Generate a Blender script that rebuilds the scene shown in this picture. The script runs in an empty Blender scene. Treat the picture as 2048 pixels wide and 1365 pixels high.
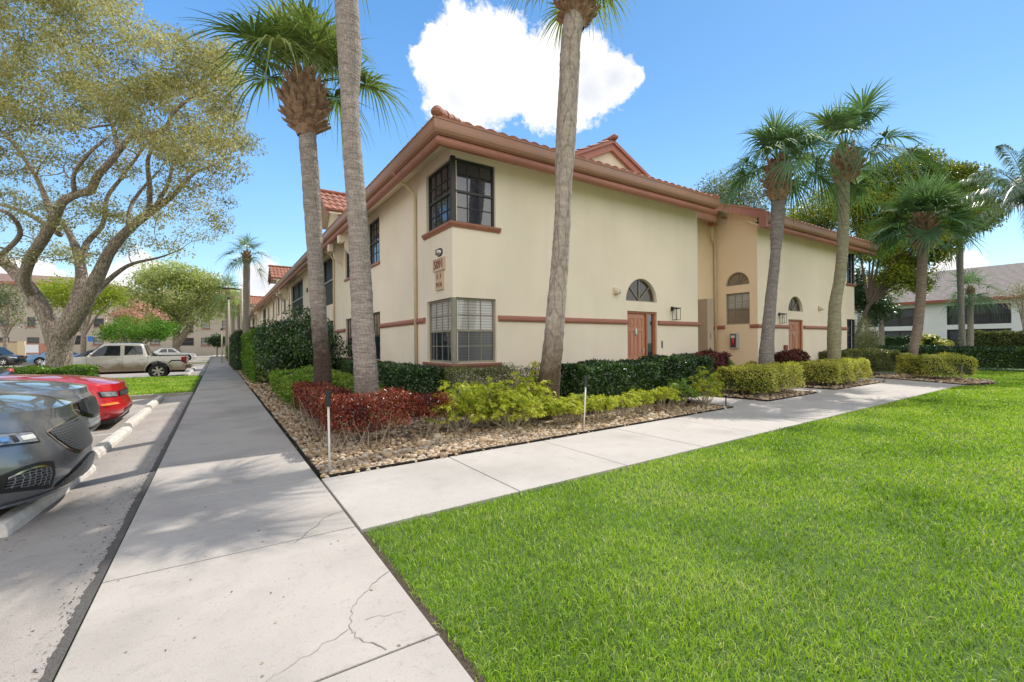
import bpy, bmesh, math, random
import numpy as np
from mathutils import Vector, Matrix
from mathutils.geometry import tessellate_polygon
PI = math.pi
random.seed(7); rng = np.random.default_rng(7)
sc = bpy.context.scene
C = sc.collection
# ---------------------------------------------------------------- camera
YAW, ROLL, CAMH, FPX = math.radians(33.2), math.radians(0.43), 1.4, 900.0
cam_d = bpy.data.cameras.new("camera"); cam = bpy.data.objects.new("camera", cam_d); C.objects.link(cam)
cam_d.sensor_width = 36; cam_d.lens = FPX/2048*36; cam_d.clip_end = 3000; cam_d.clip_start = .05
cam_d.shift_y = 6.1/2048
cam.matrix_world = Matrix.Translation((0, 0, CAMH)) @ Matrix.Rotation(-YAW, 4, 'Z') @ Matrix.Rotation(PI/2, 4, 'X') @ Matrix.Rotation(-ROLL, 4, 'Z')
sc.camera = cam
# ---------------------------------------------------------------- sky, sun, exposure
SUN_EL = math.radians(52.6); SUN_AZ = math.atan2(.964, .267)
w = bpy.data.worlds.new("World"); sc.world = w; w.use_nodes = True
nt = w.node_tree; nt.nodes.clear()
def wn(t, **k):
    n = nt.nodes.new(t)
    for a, b in k.items(): setattr(n, a, b)
    return n
L_ = nt.links.new
sky = wn('ShaderNodeTexSky', sky_type='NISHITA', sun_disc=False, sun_elevation=SUN_EL, sun_rotation=SUN_AZ,
         air_density=1.15, dust_density=.25, ozone_density=2.2)
bg = wn('ShaderNodeBackground'); bg.inputs[1].default_value = .15
out = wn('ShaderNodeOutputWorld')
geo = wn('ShaderNodeNewGeometry')
neg = wn('ShaderNodeVectorMath', operation='SCALE'); neg.inputs[3].default_value = -1
L_(geo.outputs['Incoming'], neg.inputs[0])
nz = wn('ShaderNodeTexNoise'); nz.inputs['Scale'].default_value = 12; nz.inputs['Detail'].default_value = 9; nz.inputs['Roughness'].default_value = .68
L_(neg.outputs[0], nz.inputs['Vector'])
def wmath(op, a, b=None, clamp=False):
    m = wn('ShaderNodeMath', operation=op); m.use_clamp = clamp
    for i, v in enumerate((a, b)):
        if v is None: continue
        if isinstance(v, (int, float)): m.inputs[i].default_value = v
        else: L_(v, m.inputs[i])
    return m.outputs[0]
def skydir(px, py):
    F = Vector((math.sin(YAW), math.cos(YAW), 0)); R = Vector((math.cos(YAW), -math.sin(YAW), 0))
    return (F*900 + R*(px-1024) + Vector((0, 0, 688.6-py))).normalized()
acc = None
CLOUDS = [(945, 95, 88), (885, 125, 60), (905, 190, 72), (1000, 165, 95), (1090, 140, 85), (1085, 195, 68), (1165, 130, 62), (1180, 185, 66), (1235, 160, 52),
          (970, 45, 42), (1010, 75, 62), (1130, 80, 44), (870, 60, 14), (60, 545, 60), (120, 575, 60), (270, 560, 70), (230, 590, 70), (520, 560, 55), (575, 610, 60),
          (1900, 545, 50), (1820, 575, 60), (1700, 600, 60), (1275, 155, 24), (845, 110, 22), (430, 600, 60), (2060, 395, 50)]
for px, py, r in CLOUDS:
    d = skydir(px, py)
    cs = Vector((math.sin(YAW), math.cos(YAW), 0)).dot(d)
    dt = wn('ShaderNodeVectorMath', operation='DISTANCE'); L_(neg.outputs[0], dt.inputs[0]); dt.inputs[1].default_value = d
    v = wmath('SUBTRACT', 1, wmath('DIVIDE', dt.outputs['Value'], r/900*cs**1.5*1.12))
    acc = v if acc is None else wmath('MAXIMUM', acc, v)
nf = wn('ShaderNodeTexNoise'); nf.inputs['Scale'].default_value = 46; nf.inputs['Detail'].default_value = 6; nf.inputs['Roughness'].default_value = .7; L_(neg.outputs[0], nf.inputs['Vector'])
acc = wmath('ADD', acc, wmath('MULTIPLY', wmath('SUBTRACT', nf.outputs[0], .5), .75))
dens = wmath('ADD', acc, wmath('MULTIPLY', wmath('SUBTRACT', nz.outputs[0], .5), 1.7))
mask = wmath('MULTIPLY', wmath('SUBTRACT', dens, .05), 3.6, True)
nz2 = wn('ShaderNodeTexNoise'); nz2.inputs['Scale'].default_value = 5; nz2.inputs['Detail'].default_value = 3
L_(neg.outputs[0], nz2.inputs['Vector'])
shade = wn('ShaderNodeMix', data_type='RGBA'); shade.inputs[6].default_value = (3.7, 3.65, 3.6, 1); shade.inputs[7].default_value = (2.5, 2.62, 2.85, 1)
L_(wmath('MULTIPLY', wmath('ADD', wmath('SUBTRACT', nz2.outputs[0], .47), wmath('MULTIPLY', wmath('SUBTRACT', acc, .35), .30)), 2.6, True), shade.inputs[0])
tint = wn('ShaderNodeMix', data_type='RGBA', blend_type='MULTIPLY'); tint.inputs[0].default_value = 1
sepz = wn('ShaderNodeSeparateXYZ'); L_(neg.outputs[0], sepz.inputs[0])
gr = wn('ShaderNodeValToRGB'); ge = gr.color_ramp.elements; ge[0].position = 0; ge[0].color = (.54, .56, .55, 1); ge[1].position = .75; ge[1].color = (.34, .60, .74, 1)
q_ = ge.new(.12); q_.color = (.52, .60, .64, 1); q_ = ge.new(.35); q_.color = (.45, .62, .72, 1)
L_(sepz.outputs[2], gr.inputs[0])
sd_ = wn('ShaderNodeVectorMath', operation='DOT_PRODUCT'); L_(neg.outputs[0], sd_.inputs[0]); sd_.inputs[1].default_value = (.964*math.cos(SUN_EL), .267*math.cos(SUN_EL), math.sin(SUN_EL))
sf = wn('ShaderNodeMapRange'); sf.inputs[1].default_value = .45; sf.inputs[2].default_value = .95; sf.inputs[3].default_value = 1.0; sf.inputs[4].default_value = .62; L_(sd_.outputs['Value'], sf.inputs[0])
gs = wn('ShaderNodeVectorMath', operation='SCALE'); L_(gr.outputs[0], gs.inputs[0]); L_(sf.outputs[0], gs.inputs[3]); L_(gs.outputs[0], tint.inputs[7]); L_(sky.outputs[0], tint.inputs[6])
# a broken bank of cloud behind the photographer, added unseen to fill the shaded facades
nb = wn('ShaderNodeTexNoise'); nb.inputs['Scale'].default_value = 2.6; nb.inputs['Detail'].default_value = 7; L_(neg.outputs[0], nb.inputs['Vector'])
fd = wn('ShaderNodeVectorMath', operation='DOT_PRODUCT'); L_(neg.outputs[0], fd.inputs[0]); fd.inputs[1].default_value = (math.sin(YAW), math.cos(YAW), 0)
back = wmath('MULTIPLY', wmath('SUBTRACT', .12, fd.outputs['Value']), 3.0, True)
bank = wmath('MULTIPLY', back, wmath('MULTIPLY', wmath('SUBTRACT', nb.outputs[0], .36), 7, True))
mx = wn('ShaderNodeMix', data_type='RGBA')
L_(wmath('MAXIMUM', mask, bank), mx.inputs[0])
bm_ = wn('ShaderNodeMix', data_type='RGBA'); L_(bank, bm_.inputs[0]); L_(shade.outputs[2], bm_.inputs[6]); bm_.inputs[7].default_value = (5.4, 5.2, 4.95, 1); L_(tint.outputs[2], mx.inputs[6]); L_(bm_.outputs[2], mx.inputs[7])
L_(mx.outputs[2], bg.inputs[0]); L_(bg.outputs[0], out.inputs[0])
sun_d = bpy.data.lights.new("sun", 'SUN'); sun_d.energy = 2.35; sun_d.angle = math.radians(.5); sun_d.color = (1, .95, .87)
sun = bpy.data.objects.new("sun", sun_d); C.objects.link(sun)
sdir = Vector((.964*math.cos(SUN_EL), .267*math.cos(SUN_EL), math.sin(SUN_EL)))
sun.rotation_euler = sdir.to_track_quat('Z', 'Y').to_euler()
sc.view_settings.view_transform = 'Standard'; sc.view_settings.look = 'None'; sc.view_settings.gamma = 1
sc.view_settings.exposure = 1.1
# ---------------------------------------------------------------- measuring helpers (pixel of the photo -> point on a known plane)
_F = (math.sin(YAW), math.cos(YAW)); _R = (math.cos(YAW), -math.sin(YAW))
def ray(px, py):
    u, v = px-1024, 688.6-py; c, s = math.cos(ROLL), math.sin(ROLL)
    u, v = u*c+v*s, -u*s+v*c
    return Vector((_F[0]*900+_R[0]*u, _F[1]*900+_R[1]*u, v))
def atY(px, py, Y): r = ray(px, py); return Vector((0, 0, CAMH)) + r*(Y/r.y)
def atD(px, py, D): return Vector((0, 0, CAMH)) + ray(px, py)*(D/900)
# ---------------------------------------------------------------- object helpers
def link(o, parent=None):
    C.objects.link(o)
    if parent is not None: o.parent = parent
    return o
def thing(name, label, cat, loc=(0, 0, 0), group=None, rz=0):
    o = bpy.data.objects.new(name, None); C.objects.link(o); o.location = loc; o.rotation_euler = (0, 0, rz)
    o['label'] = label; o['category'] = cat
    if group: o['group'] = group
    o.empty_display_size = .2
    return o
def tag(o, label=None, cat=None, group=None, kind=None):
    if label: o['label'] = label
    if cat: o['category'] = cat
    if group: o['group'] = group
    if kind: o['kind'] = kind
    return o
def np_mesh(name, V, F, mats, parent=None, attr=None, smooth=False, off=None, midx=None):
    """V (n,3); F (m,k) array, or a list of arrays of different k"""
    Fs = F if isinstance(F, list) else [F]
    V = np.asarray(V, np.float32)
    if off is not None: V = V - np.asarray(off, np.float32)
    me = bpy.data.meshes.new(name)
    me.vertices.add(len(V)); me.vertices.foreach_set('co', V.ravel())
    loops = np.concatenate([np.asarray(f, np.int32).ravel() for f in Fs])
    ks = np.concatenate([np.full(len(f), np.asarray(f).shape[1], np.int32) for f in Fs])
    me.loops.add(len(loops)); me.loops.foreach_set('vertex_index', loops)
    me.polygons.add(len(ks)); st = np.zeros(len(ks), np.int32); st[1:] = np.cumsum(ks)[:-1]
    me.polygons.foreach_set('loop_start', st); me.polygons.foreach_set('loop_total', ks)
    if midx is not None: me.polygons.foreach_set('material_index', np.asarray(midx, np.int32))
    if smooth: me.polygons.foreach_set('use_smooth', np.ones(len(ks), bool))
    me.update(calc_edges=True); me.validate()
    if attr is not None and len(me.polygons) == len(attr):
        a = me.attributes.new('v', 'FLOAT', 'FACE'); a.data.foreach_set('value', np.asarray(attr, np.float32))
    for m in (mats if isinstance(mats, (list, tuple)) else [mats]): me.materials.append(m)
    return link(bpy.data.objects.new(name, me), parent)
class MB:
    """collects shapes with python lists, builds one mesh object"""
    def __init__(s): s.v = []; s.f = []; s.m = []
    def add(s, vs, fs, m=0):
        b = len(s.v); s.v += [tuple(p) for p in vs]; s.f += [tuple(i+b for i in f) for f in fs]; s.m += [m]*len(fs); return s
    def box(s, a, b, m=0):
        x0, y0, z0 = a; x1, y1, z1 = b
        return s.add([(x0,y0,z0),(x1,y0,z0),(x1,y1,z0),(x0,y1,z0),(x0,y0,z1),(x1,y0,z1),(x1,y1,z1),(x0,y1,z1)],
                     [(0,3,2,1),(4,5,6,7),(0,1,5,4),(1,2,6,5),(2,3,7,6),(3,0,4,7)], m)
    def obox(s, o, U, V, W, m=0):
        """box with corner o and edge vectors U V W"""
        o, U, V, W = map(Vector, (o, U, V, W))
        p = [o, o+U, o+U+V, o+V]; p += [q+W for q in p]
        f = [(0,3,2,1),(4,5,6,7),(0,1,5,4),(1,2,6,5),(2,3,7,6),(3,0,4,7)]
        if U.cross(V).dot(W) < 0: f = [t[::-1] for t in f]
        return s.add(p, f, m)
    def tube(s, pts, rad, n=10, m=0, cap=True):
        pts = [Vector(p) for p in pts]; rings = []
        if isinstance(rad, (int, float)): rad = [rad]*len(pts)
        prev = None
        for i, p in enumerate(pts):
            d = (pts[min(i+1, len(pts)-1)] - pts[max(i-1, 0)]).normalized()
            if prev is None:
                a = Vector((1, 0, 0)) if abs(d.x) < .9 else Vector((0, 1, 0)); u = d.cross(a).normalized()
            else: u = (prev - d*prev.dot(d)).normalized()
            prev = u; v = d.cross(u)
            rings.append([p + (u*math.cos(t)+v*math.sin(t))*rad[i] for t in (2*PI*k/n for k in range(n))])
        b = [q for r in rings for q in r]
        f = [(i*n+k, i*n+(k+1) % n, (i+1)*n+(k+1) % n, (i+1)*n+k) for i in range(len(pts)-1) for k in range(n)]
        if cap: f += [tuple(range(n))[::-1], tuple((len(pts)-1)*n+k for k in range(n))]
        return s.add(b, f, m)
    def lathe(s, prof, c=(0,0,0), axis='z', n=32, m=0):
        vs = []
        for r, h in prof:
            for k in range(n):
                a = 2*PI*k/n; p = (r*math.cos(a), r*math.sin(a), h)
                if axis == 'y': p = (p[0], p[2], p[1])
                elif axis == 'x': p = (p[2], p[0], p[1])
                vs.append((p[0]+c[0], p[1]+c[1], p[2]+c[2]))
        f = [(i*n+k, i*n+(k+1) % n, (i+1)*n+(k+1) % n, (i+1)*n+k) for i in range(len(prof)-1) for k in range(n)]
        return s.add(vs, f, m)
    def build(s, name, mats, parent=None, smooth=False, off=None, bevel=0):
        me = bpy.data.meshes.new(name)
        vs = s.v if off is None else [(p[0]-off[0], p[1]-off[1], p[2]-off[2]) for p in s.v]
        me.from_pydata(vs, [], s.f)
        for m in (mats if isinstance(mats, (list, tuple)) else [mats]): me.materials.append(m)
        me.polygons.foreach_set('material_index', s.m)
        if smooth: me.polygons.foreach_set('use_smooth', [True]*len(s.f))
        me.update()
        o = link(bpy.data.objects.new(name, me), parent)
        if bevel:
            b = o.modifiers.new('bevel', 'BEVEL'); b.width = bevel; b.segments = 2; b.limit_method = 'ANGLE'
        return o
# ---------------------------------------------------------------- materials
MATS = {}
def mat(name, col, rough=.7, metal=0, col2=None, scale=3, bump=0, bscale=20, spec=.5, coat=0, detail=6, stretch=(1, 1, 1), voro=False, contrast=1.0, alpha=None):
    if name in MATS: return MATS[name]
    m = bpy.data.materials.new(name); m.use_nodes = True; n = m.node_tree; b = n.nodes['Principled BSDF']; l = n.links.new
    b.inputs['Base Color'].default_value = (*col, 1); b.inputs['Roughness'].default_value = rough; b.inputs['Metallic'].default_value = metal
    b.inputs['Specular IOR Level'].default_value = spec
    if coat: b.inputs['Coat Weight'].default_value = coat; b.inputs['Coat Roughness'].default_value = .03
    tc = n.nodes.new('ShaderNodeTexCoord'); mp = n.nodes.new('ShaderNodeMapping'); mp.inputs['Scale'].default_value = stretch
    l(tc.outputs['Object'], mp.inputs[0])
    if col2:
        t = n.nodes.new('ShaderNodeTexNoise'); t.inputs['Scale'].default_value = scale; t.inputs['Detail'].default_value = detail; t.inputs['Roughness'].default_value = .6
        l(mp.outputs[0], t.inputs['Vector'])
        r = n.nodes.new('ShaderNodeMapRange'); r.inputs[1].default_value = .5-.22/contrast; r.inputs[2].default_value = .5+.22/contrast; l(t.outputs[0], r.inputs[0])
        x = n.nodes.new('ShaderNodeMix'); x.data_type = 'RGBA'; x.inputs[6].default_value = (*col, 1); x.inputs[7].default_value = (*col2, 1)
        l(r.outputs[0], x.inputs[0]); l(x.outputs[2], b.inputs['Base Color'])
    if bump:
        t = n.nodes.new('ShaderNodeTexVoronoi' if voro else 'ShaderNodeTexNoise'); t.inputs['Scale'].default_value = bscale
        if not voro: t.inputs['Detail'].default_value = 5
        l(mp.outputs[0], t.inputs['Vector'])
        bp = n.nodes.new('ShaderNodeBump'); bp.inputs['Strength'].default_value = 1; bp.inputs['Distance'].default_value = bump
        l(t.outputs[0], bp.inputs['Height']); l(bp.outputs[0], b.inputs['Normal'])
    MATS[name] = m; return m
def cracks(m, scale=13, st=(1, 1, .33), dark=.42, w_=.12, dist=.03):
    n = m.node_tree; b = n.nodes['Principled BSDF']; l = n.links; src = b.inputs['Base Color'].links[0].from_socket; tc = n.nodes.new('ShaderNodeTexCoord')
    ns = n.nodes.new('ShaderNodeTexNoise'); ns.inputs['Scale'].default_value = 3; l.new(tc.outputs['Object'], ns.inputs['Vector']); av = n.nodes.new('ShaderNodeVectorMath'); av.operation = 'MULTIPLY_ADD'; av.inputs[1].default_value = (.25, .25, .25); l.new(ns.outputs['Color'], av.inputs[0]); l.new(tc.outputs['Object'], av.inputs[2])
    mp = n.nodes.new('ShaderNodeMapping'); mp.inputs['Scale'].default_value = st; l.new(av.outputs[0], mp.inputs[0]); v = n.nodes.new('ShaderNodeTexVoronoi'); v.feature = 'DISTANCE_TO_EDGE'; v.inputs['Scale'].default_value = scale; l.new(mp.outputs[0], v.inputs['Vector'])
    r = n.nodes.new('ShaderNodeMapRange'); r.inputs[2].default_value = w_; r.inputs[3].default_value = dark; l.new(v.outputs['Distance'], r.inputs[0])
    x = n.nodes.new('ShaderNodeMix'); x.data_type = 'RGBA'; x.blend_type = 'MULTIPLY'; x.inputs[0].default_value = 1; l.new(src, x.inputs[6]); l.new(r.outputs[0], x.inputs[7]); l.new(x.outputs[2], b.inputs['Base Color'])
    bp = n.nodes.new('ShaderNodeBump'); bp.inputs['Distance'].default_value = dist; l.new(r.outputs[0], bp.inputs['Height']); l.new(bp.outputs[0], b.inputs['Normal']); return m
def leafmat(name, cols, trans=.3, rough=.45, spec=.4, sc_=1.2):
    if name in MATS: return MATS[name]
    m = bpy.data.materials.new(name); m.use_nodes = True; n = m.node_tree; b = n.nodes['Principled BSDF']; l = n.links.new
    at = n.nodes.new('ShaderNodeAttribute'); at.attribute_name = 'v'
    rp = n.nodes.new('ShaderNodeValToRGB'); e = rp.color_ramp.elements
    e[0].color = (*cols[0], 1); e[1].color = (*cols[-1], 1)
    for i, c in enumerate(cols[1:-1]): q = e.new((i+1)/(len(cols)-1)); q.color = (*c, 1)
    tc = n.nodes.new('ShaderNodeTexCoord'); t = n.nodes.new('ShaderNodeTexNoise'); t.inputs['Scale'].default_value = sc_; t.inputs['Detail'].default_value = 3
    l(tc.outputs['Object'], t.inputs['Vector'])
    mt = n.nodes.new('ShaderNodeMath'); mt.operation = 'MULTIPLY_ADD'; mt.inputs[1].default_value = .9; mt.inputs[2].default_value = -.45
    l(t.outputs[0], mt.inputs[0]); ad = n.nodes.new('ShaderNodeMath'); l(at.outputs['Fac'], ad.inputs[0]); l(mt.outputs[0], ad.inputs[1])
    l(ad.outputs[0], rp.inputs[0]); l(rp.outputs[0], b.inputs['Base Color'])
    b.inputs['Roughness'].default_value = rough; b.inputs['Specular IOR Level'].default_value = spec
    tr = n.nodes.new('ShaderNodeBsdfTranslucent'); hs = n.nodes.new('ShaderNodeMix'); hs.data_type = 'RGBA'; hs.blend_type = 'MULTIPLY'; hs.inputs[0].default_value = 1
    hs.inputs[7].default_value = (1.25, 1.3, .5, 1); l(rp.outputs[0], hs.inputs[6]); l(hs.outputs[2], tr.inputs[0])
    ms = n.nodes.new('ShaderNodeMixShader'); ms.inputs[0].default_value = trans
    l(b.outputs[0], ms.inputs[1]); l(tr.outputs[0], ms.inputs[2]); l(ms.outputs[0], n.nodes['Material Output'].inputs[0])
    MATS[name] = m; return m
# stucco with fine trowel bump and faint weather staining
STUCCO = mat('cream_stucco', (.84, .735, .59), .9, col2=(.79, .685, .54), scale=.9, bump=.004, bscale=38, spec=.2, detail=10)
def weather(m, streak=.16, base=.35, hi=5.6):
    """rain streaks, blotches and a dirty splash zone near the ground, all fixed in the paint"""
    n = m.node_tree; b = n.nodes['Principled BSDF']; l = n.links; src = b.inputs['Base Color'].links[0].from_socket
    tc = n.nodes.new('ShaderNodeTexCoord'); sp = n.nodes.new('ShaderNodeSeparateXYZ'); l.new(tc.outputs['Object'], sp.inputs[0])
    def nz_(scale, st, det=6):
        mp = n.nodes.new('ShaderNodeMapping'); mp.inputs['Scale'].default_value = st; l.new(tc.outputs['Object'], mp.inputs[0]); t = n.nodes.new('ShaderNodeTexNoise'); t.inputs['Scale'].default_value = scale; t.inputs['Detail'].default_value = det; l.new(mp.outputs[0], t.inputs['Vector']); return t.outputs[0]
    def rng_(v, a, c, o0, o1): r = n.nodes.new('ShaderNodeMapRange'); r.inputs[1].default_value = a; r.inputs[2].default_value = c; r.inputs[3].default_value = o0; r.inputs[4].default_value = o1; l.new(v, r.inputs[0]); return r.outputs[0]
    def mul(a, c): x = n.nodes.new('ShaderNodeMath'); x.operation = 'MULTIPLY'; l.new(a, x.inputs[0]); l.new(c, x.inputs[1]); return x.outputs[0]
    st = rng_(nz_(3.2, (1, 1, .09)), .50, .74, 1, 1-streak); bl = rng_(nz_(.55, (1, 1, 1)), .35, .68, 1.03, .90)
    zz = n.nodes.new('ShaderNodeMath'); zz.operation = 'MULTIPLY_ADD'; zz.inputs[1].default_value = -.7; l.new(nz_(4, (1, 1, 1)), zz.inputs[0]); l.new(sp.outputs[2], zz.inputs[2]); dz = rng_(zz.outputs[0], -.35, .45, 1-base, 1)
    f = mul(mul(st, bl), dz); x = n.nodes.new('ShaderNodeMix'); x.data_type = 'RGBA'; x.inputs[6].default_value = (.30, .25, .18, 1); l.new(src, x.inputs[7]); l.new(f, x.inputs[0]); l.new(x.outputs[2], b.inputs['Base Color'])
weather(STUCCO, .07, .25)
TRIM = mat('terracotta_trim', (.38, .155, .095), .5, col2=(.30, .12, .08), scale=2.5, bump=.001, bscale=60)
GUTTER = mat('gutter_paint', (.42, .215, .135), .42, col2=(.33, .18, .125), scale=1.6)
PIPE = mat('cream_pipe', (.70, .57, .38), .5, col2=(.62, .50, .33), scale=4)
TILE = mat('clay_tile', (.40, .15, .085), .75, col2=(.22, .09, .06), scale=5, bump=.003, bscale=40)
TILE2 = mat('grey_brown_tile', (.21, .16, .15), .8, col2=(.30, .23, .21), scale=1.5, bump=.003, bscale=30)
FRAME = mat('bronze_frame', (.035, .032, .028), .45)
FRAME2 = mat('weathered_frame', (.30, .27, .20), .6, col2=(.22, .2, .15), scale=6)
SILL = mat('rose_sill', (.40, .17, .12), .6, col2=(.33, .15, .115), scale=4)
DOORM = mat('rose_door', (.50, .225, .135), .45, col2=(.45, .20, .12), scale=2)
DOORF = mat('door_frame_wood', (.42, .15, .06), .45, col2=(.34, .11, .05), scale=5)
BLACK = mat('black_plastic', (.012, .012, .013), .4)
STEEL = mat('brushed_steel', (.5, .5, .5), .3, metal=1)
WHITE = mat('white_paint', (.75, .74, .70), .5, col2=(.66, .64, .6), scale=6)
def glassmat(name, base, rough=.03, stripes=None, blind=(.5, .49, .46)):
    if name in MATS: return MATS[name]
    m = mat(name, base, rough, spec=.9)
    if stripes:
        n = m.node_tree; b = n.nodes['Principled BSDF']; tc = n.nodes.new('ShaderNodeTexCoord'); sp = n.nodes.new('ShaderNodeSeparateXYZ')
        n.links.new(tc.outputs['Object'], sp.inputs[0])
        f = n.nodes.new('ShaderNodeMath'); f.operation = 'MULTIPLY'; f.inputs[1].default_value = stripes; n.links.new(sp.outputs[2], f.inputs[0])
        g = n.nodes.new('ShaderNodeMath'); g.operation = 'FRACT'; n.links.new(f.outputs[0], g.inputs[0])
        k = n.nodes.new('ShaderNodeMath'); k.operation = 'GREATER_THAN'; k.inputs[1].default_value = .2; n.links.new(g.outputs[0], k.inputs[0])
        x = n.nodes.new('ShaderNodeMix'); x.data_type = 'RGBA'; x.inputs[6].default_value = (blind[0]*.4, blind[1]*.4, blind[2]*.4, 1); x.inputs[7].default_value = (*blind, 1)
        n.links.new(k.outputs[0], x.inputs[0]); n.links.new(x.outputs[2], b.inputs['Base Color'])
    return m
GLASS = glassmat('dark_glass', (.016, .022, .038)); GLASS.node_tree.nodes['Principled BSDF'].inputs['IOR'].default_value = 1.7
BLIND = glassmat('glass_over_white_blinds', (.4, .4, .4), .05, 17, (.42, .41, .38))
SCREEN = glassmat('screened_glass_over_blinds', (.1, .1, .1), .25, 17, (.075, .078, .085))
TANGL = glassmat('glass_over_tan_shade', (.26, .2, .15), .08)
PORCHM = mat('dark_porch_screen', (.018, .02, .024), .6)
# ================================================================ GROUND
def lz(x):  # parking lot height
    return float(np.interp(x, [-4, -1.4, -.6], [-.18, -.08, -.03]))
SOIL = mat('lawn_soil', (.055, .10, .018), .95, col2=(.085, .15, .02), scale=1.3, bump=.02, bscale=60)
xs = [-1500, -.8, -.62, 1500]; zs = [-.45, -.45, -.035, -.035]
m = MB(); ys = [-1500, 1500]
m.add([(x, y, z) for x, z in zip(xs, zs) for y in ys], [(2*i, 2*i+2, 2*i+3, 2*i+1) for i in range(3)])
tag(m.build('ground', SOIL), kind='structure')
CONC = mat('concrete', (.45, .41, .37), .85, col2=(.375, .34, .305), scale=1.4, bump=.0025, bscale=140, detail=12, spec=.25)
def near(x): return 3.5+.035*(x-.92)
def far(x): return 5.06+.052*(x-.92)
def slab(m, q, z=0, t=.12, mi=0):
    m.add([(x, y, z-t) for x, y in q]+[(x, y, z) for x, y in q], [(3,2,1,0),(4,5,6,7),(0,1,5,4),(1,2,6,5),(2,3,7,6),(3,0,4,7)], mi)
def speckle(m, a=.80, sc1=.7, sc2=70):
    n = m.node_tree; b = n.nodes['Principled BSDF']; l = n.links; src = b.inputs['Base Color'].links[0].from_socket; tc = n.nodes.new('ShaderNodeTexCoord')
    for sc_, lo, hi, k in ((sc1, .50, .66, a), (sc2, .60, .72, .72), (sc2*.22, .58, .76, .86), (4, .55, .75, .90)):
        t = n.nodes.new('ShaderNodeTexNoise'); t.inputs['Scale'].default_value = sc_; t.inputs['Detail'].default_value = 7; t.inputs['Distortion'].default_value = .5; l.new(tc.outputs['Object'], t.inputs['Vector'])
        r = n.nodes.new('ShaderNodeMapRange'); r.inputs[1].default_value = lo; r.inputs[2].default_value = hi; r.inputs[3].default_value = 1; r.inputs[4].default_value = k; l.new(t.outputs[0], r.inputs[0])
        x = n.nodes.new('ShaderNodeMix'); x.data_type = 'RGBA'; x.blend_type = 'MULTIPLY'; x.inputs[0].default_value = 1; l.new(src, x.inputs[6]); l.new(r.outputs[0], x.inputs[7]); src = x.outputs[2]
    l.new(src, b.inputs['Base Color'])
speckle(CONC)
PATHC = mat('pale_concrete', (.47, .435, .40), .85, col2=(.40, .37, .335), scale=1.1, bump=.002, bscale=140, detail=12, spec=.25); speckle(PATHC, .90)
g = .006
m = MB(); y = -5.75
js = [y+1.555*k for k in range(62)]
for a, b in zip(js[:-1], js[1:]):
    slab(m, [(-.585, a+g), (.885, a+g), (.885, b-g), (-.585, b-g)])
tag(m.build('sidewalk', CONC, bevel=.006), kind='structure')
m = MB(); x = .9
px_ = [.9, 2.4, 3.92, 5.46, 7.0, 8.55, 10.1, 11.6, 13.15, 14.7, 16.2, 17.7, 19.2]
for a, b in zip(px_[:-1], px_[1:]):
    slab(m, [(a+g, near(a)), (b-g, near(b)), (b-g, far(b)), (a+g, far(a))], z=-.001*(int(a*7) % 2))
slab(m, [(19.2+g, near(19.2)), (19.75, 4.05), (21.1, 6.5), (19.3, 6.0)])
slab(m, [(19.3, 6.03), (21.1, 6.53), (21.1, 12), (19.8, 12)])
slab(m, [(9.3, far(9.3)+g), (10.85, far(10.85)+g), (10.75, 8.36), (9.1, 8.36)], z=-.002)
slab(m, [(13.8, far(13.8)+g), (15.0, far(15)+g), (15.0, 9.96), (13.8, 9.96)], z=-.002)
tag(m.build('footpath', PATHC, bevel=.006), kind='structure')
# cracks across the sidewalk: thin dirt-filled strips
CRK = mat('dirt_in_crack', (.22, .195, .165), .95)
def strip(m, pts, w=.008, z=.003):
    P = [Vector((p[0], p[1], z)) for p in pts]
    Q = []
    for i in range(len(P)-1):
        n = 6
        for k in range(n):
            q = P[i].lerp(P[i+1], k/n); j = .012 if (i or k) else 0
            Q.append(q+Vector((random.uniform(-j, j), random.uniform(-j, j), 0)))
    Q.append(P[-1]); vs = []
    for i, q in enumerate(Q):
        d = (Q[min(i+1, len(Q)-1)]-Q[max(i-1, 0)]).normalized(); nn = Vector((-d.y, d.x, 0))*w*random.uniform(.15, .42)
        vs += [q+nn, q-nn]
    m.add(vs, [(2*i, 2*i+1, 2*i+3, 2*i+2) for i in range(len(Q)-1)])
m = MB()
strip(m, [(.885, 3.98), (.72, 3.9), (.6, 3.72), (.45, 3.52)], .009)
strip(m, [(.88, 2.75), (.72, 2.63), (.6, 2.5), (.53, 2.3), (.56, 2.2), (.64, 2.05)], .008)
strip(m, [(.53, 2.3), (.3, 2.2), (.1, 2.1)], .004); strip(m, [(.62, 2.33), (.8, 2.3)], .004)
tag(m.build('sidewalk_cracks', CRK), kind='structure')
m = MB()
for p in ((.15, 2.18), (-.1, 2.65), (-.36, 2.7), (.3, 2.8), (.35, 3.0)):
    m.lathe([(0.001, .004), (.004+.003*random.random(), .003)], (p[0], p[1], 0), n=7)
tag(m.build('sidewalk_pits', CRK), kind='structure')
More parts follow.
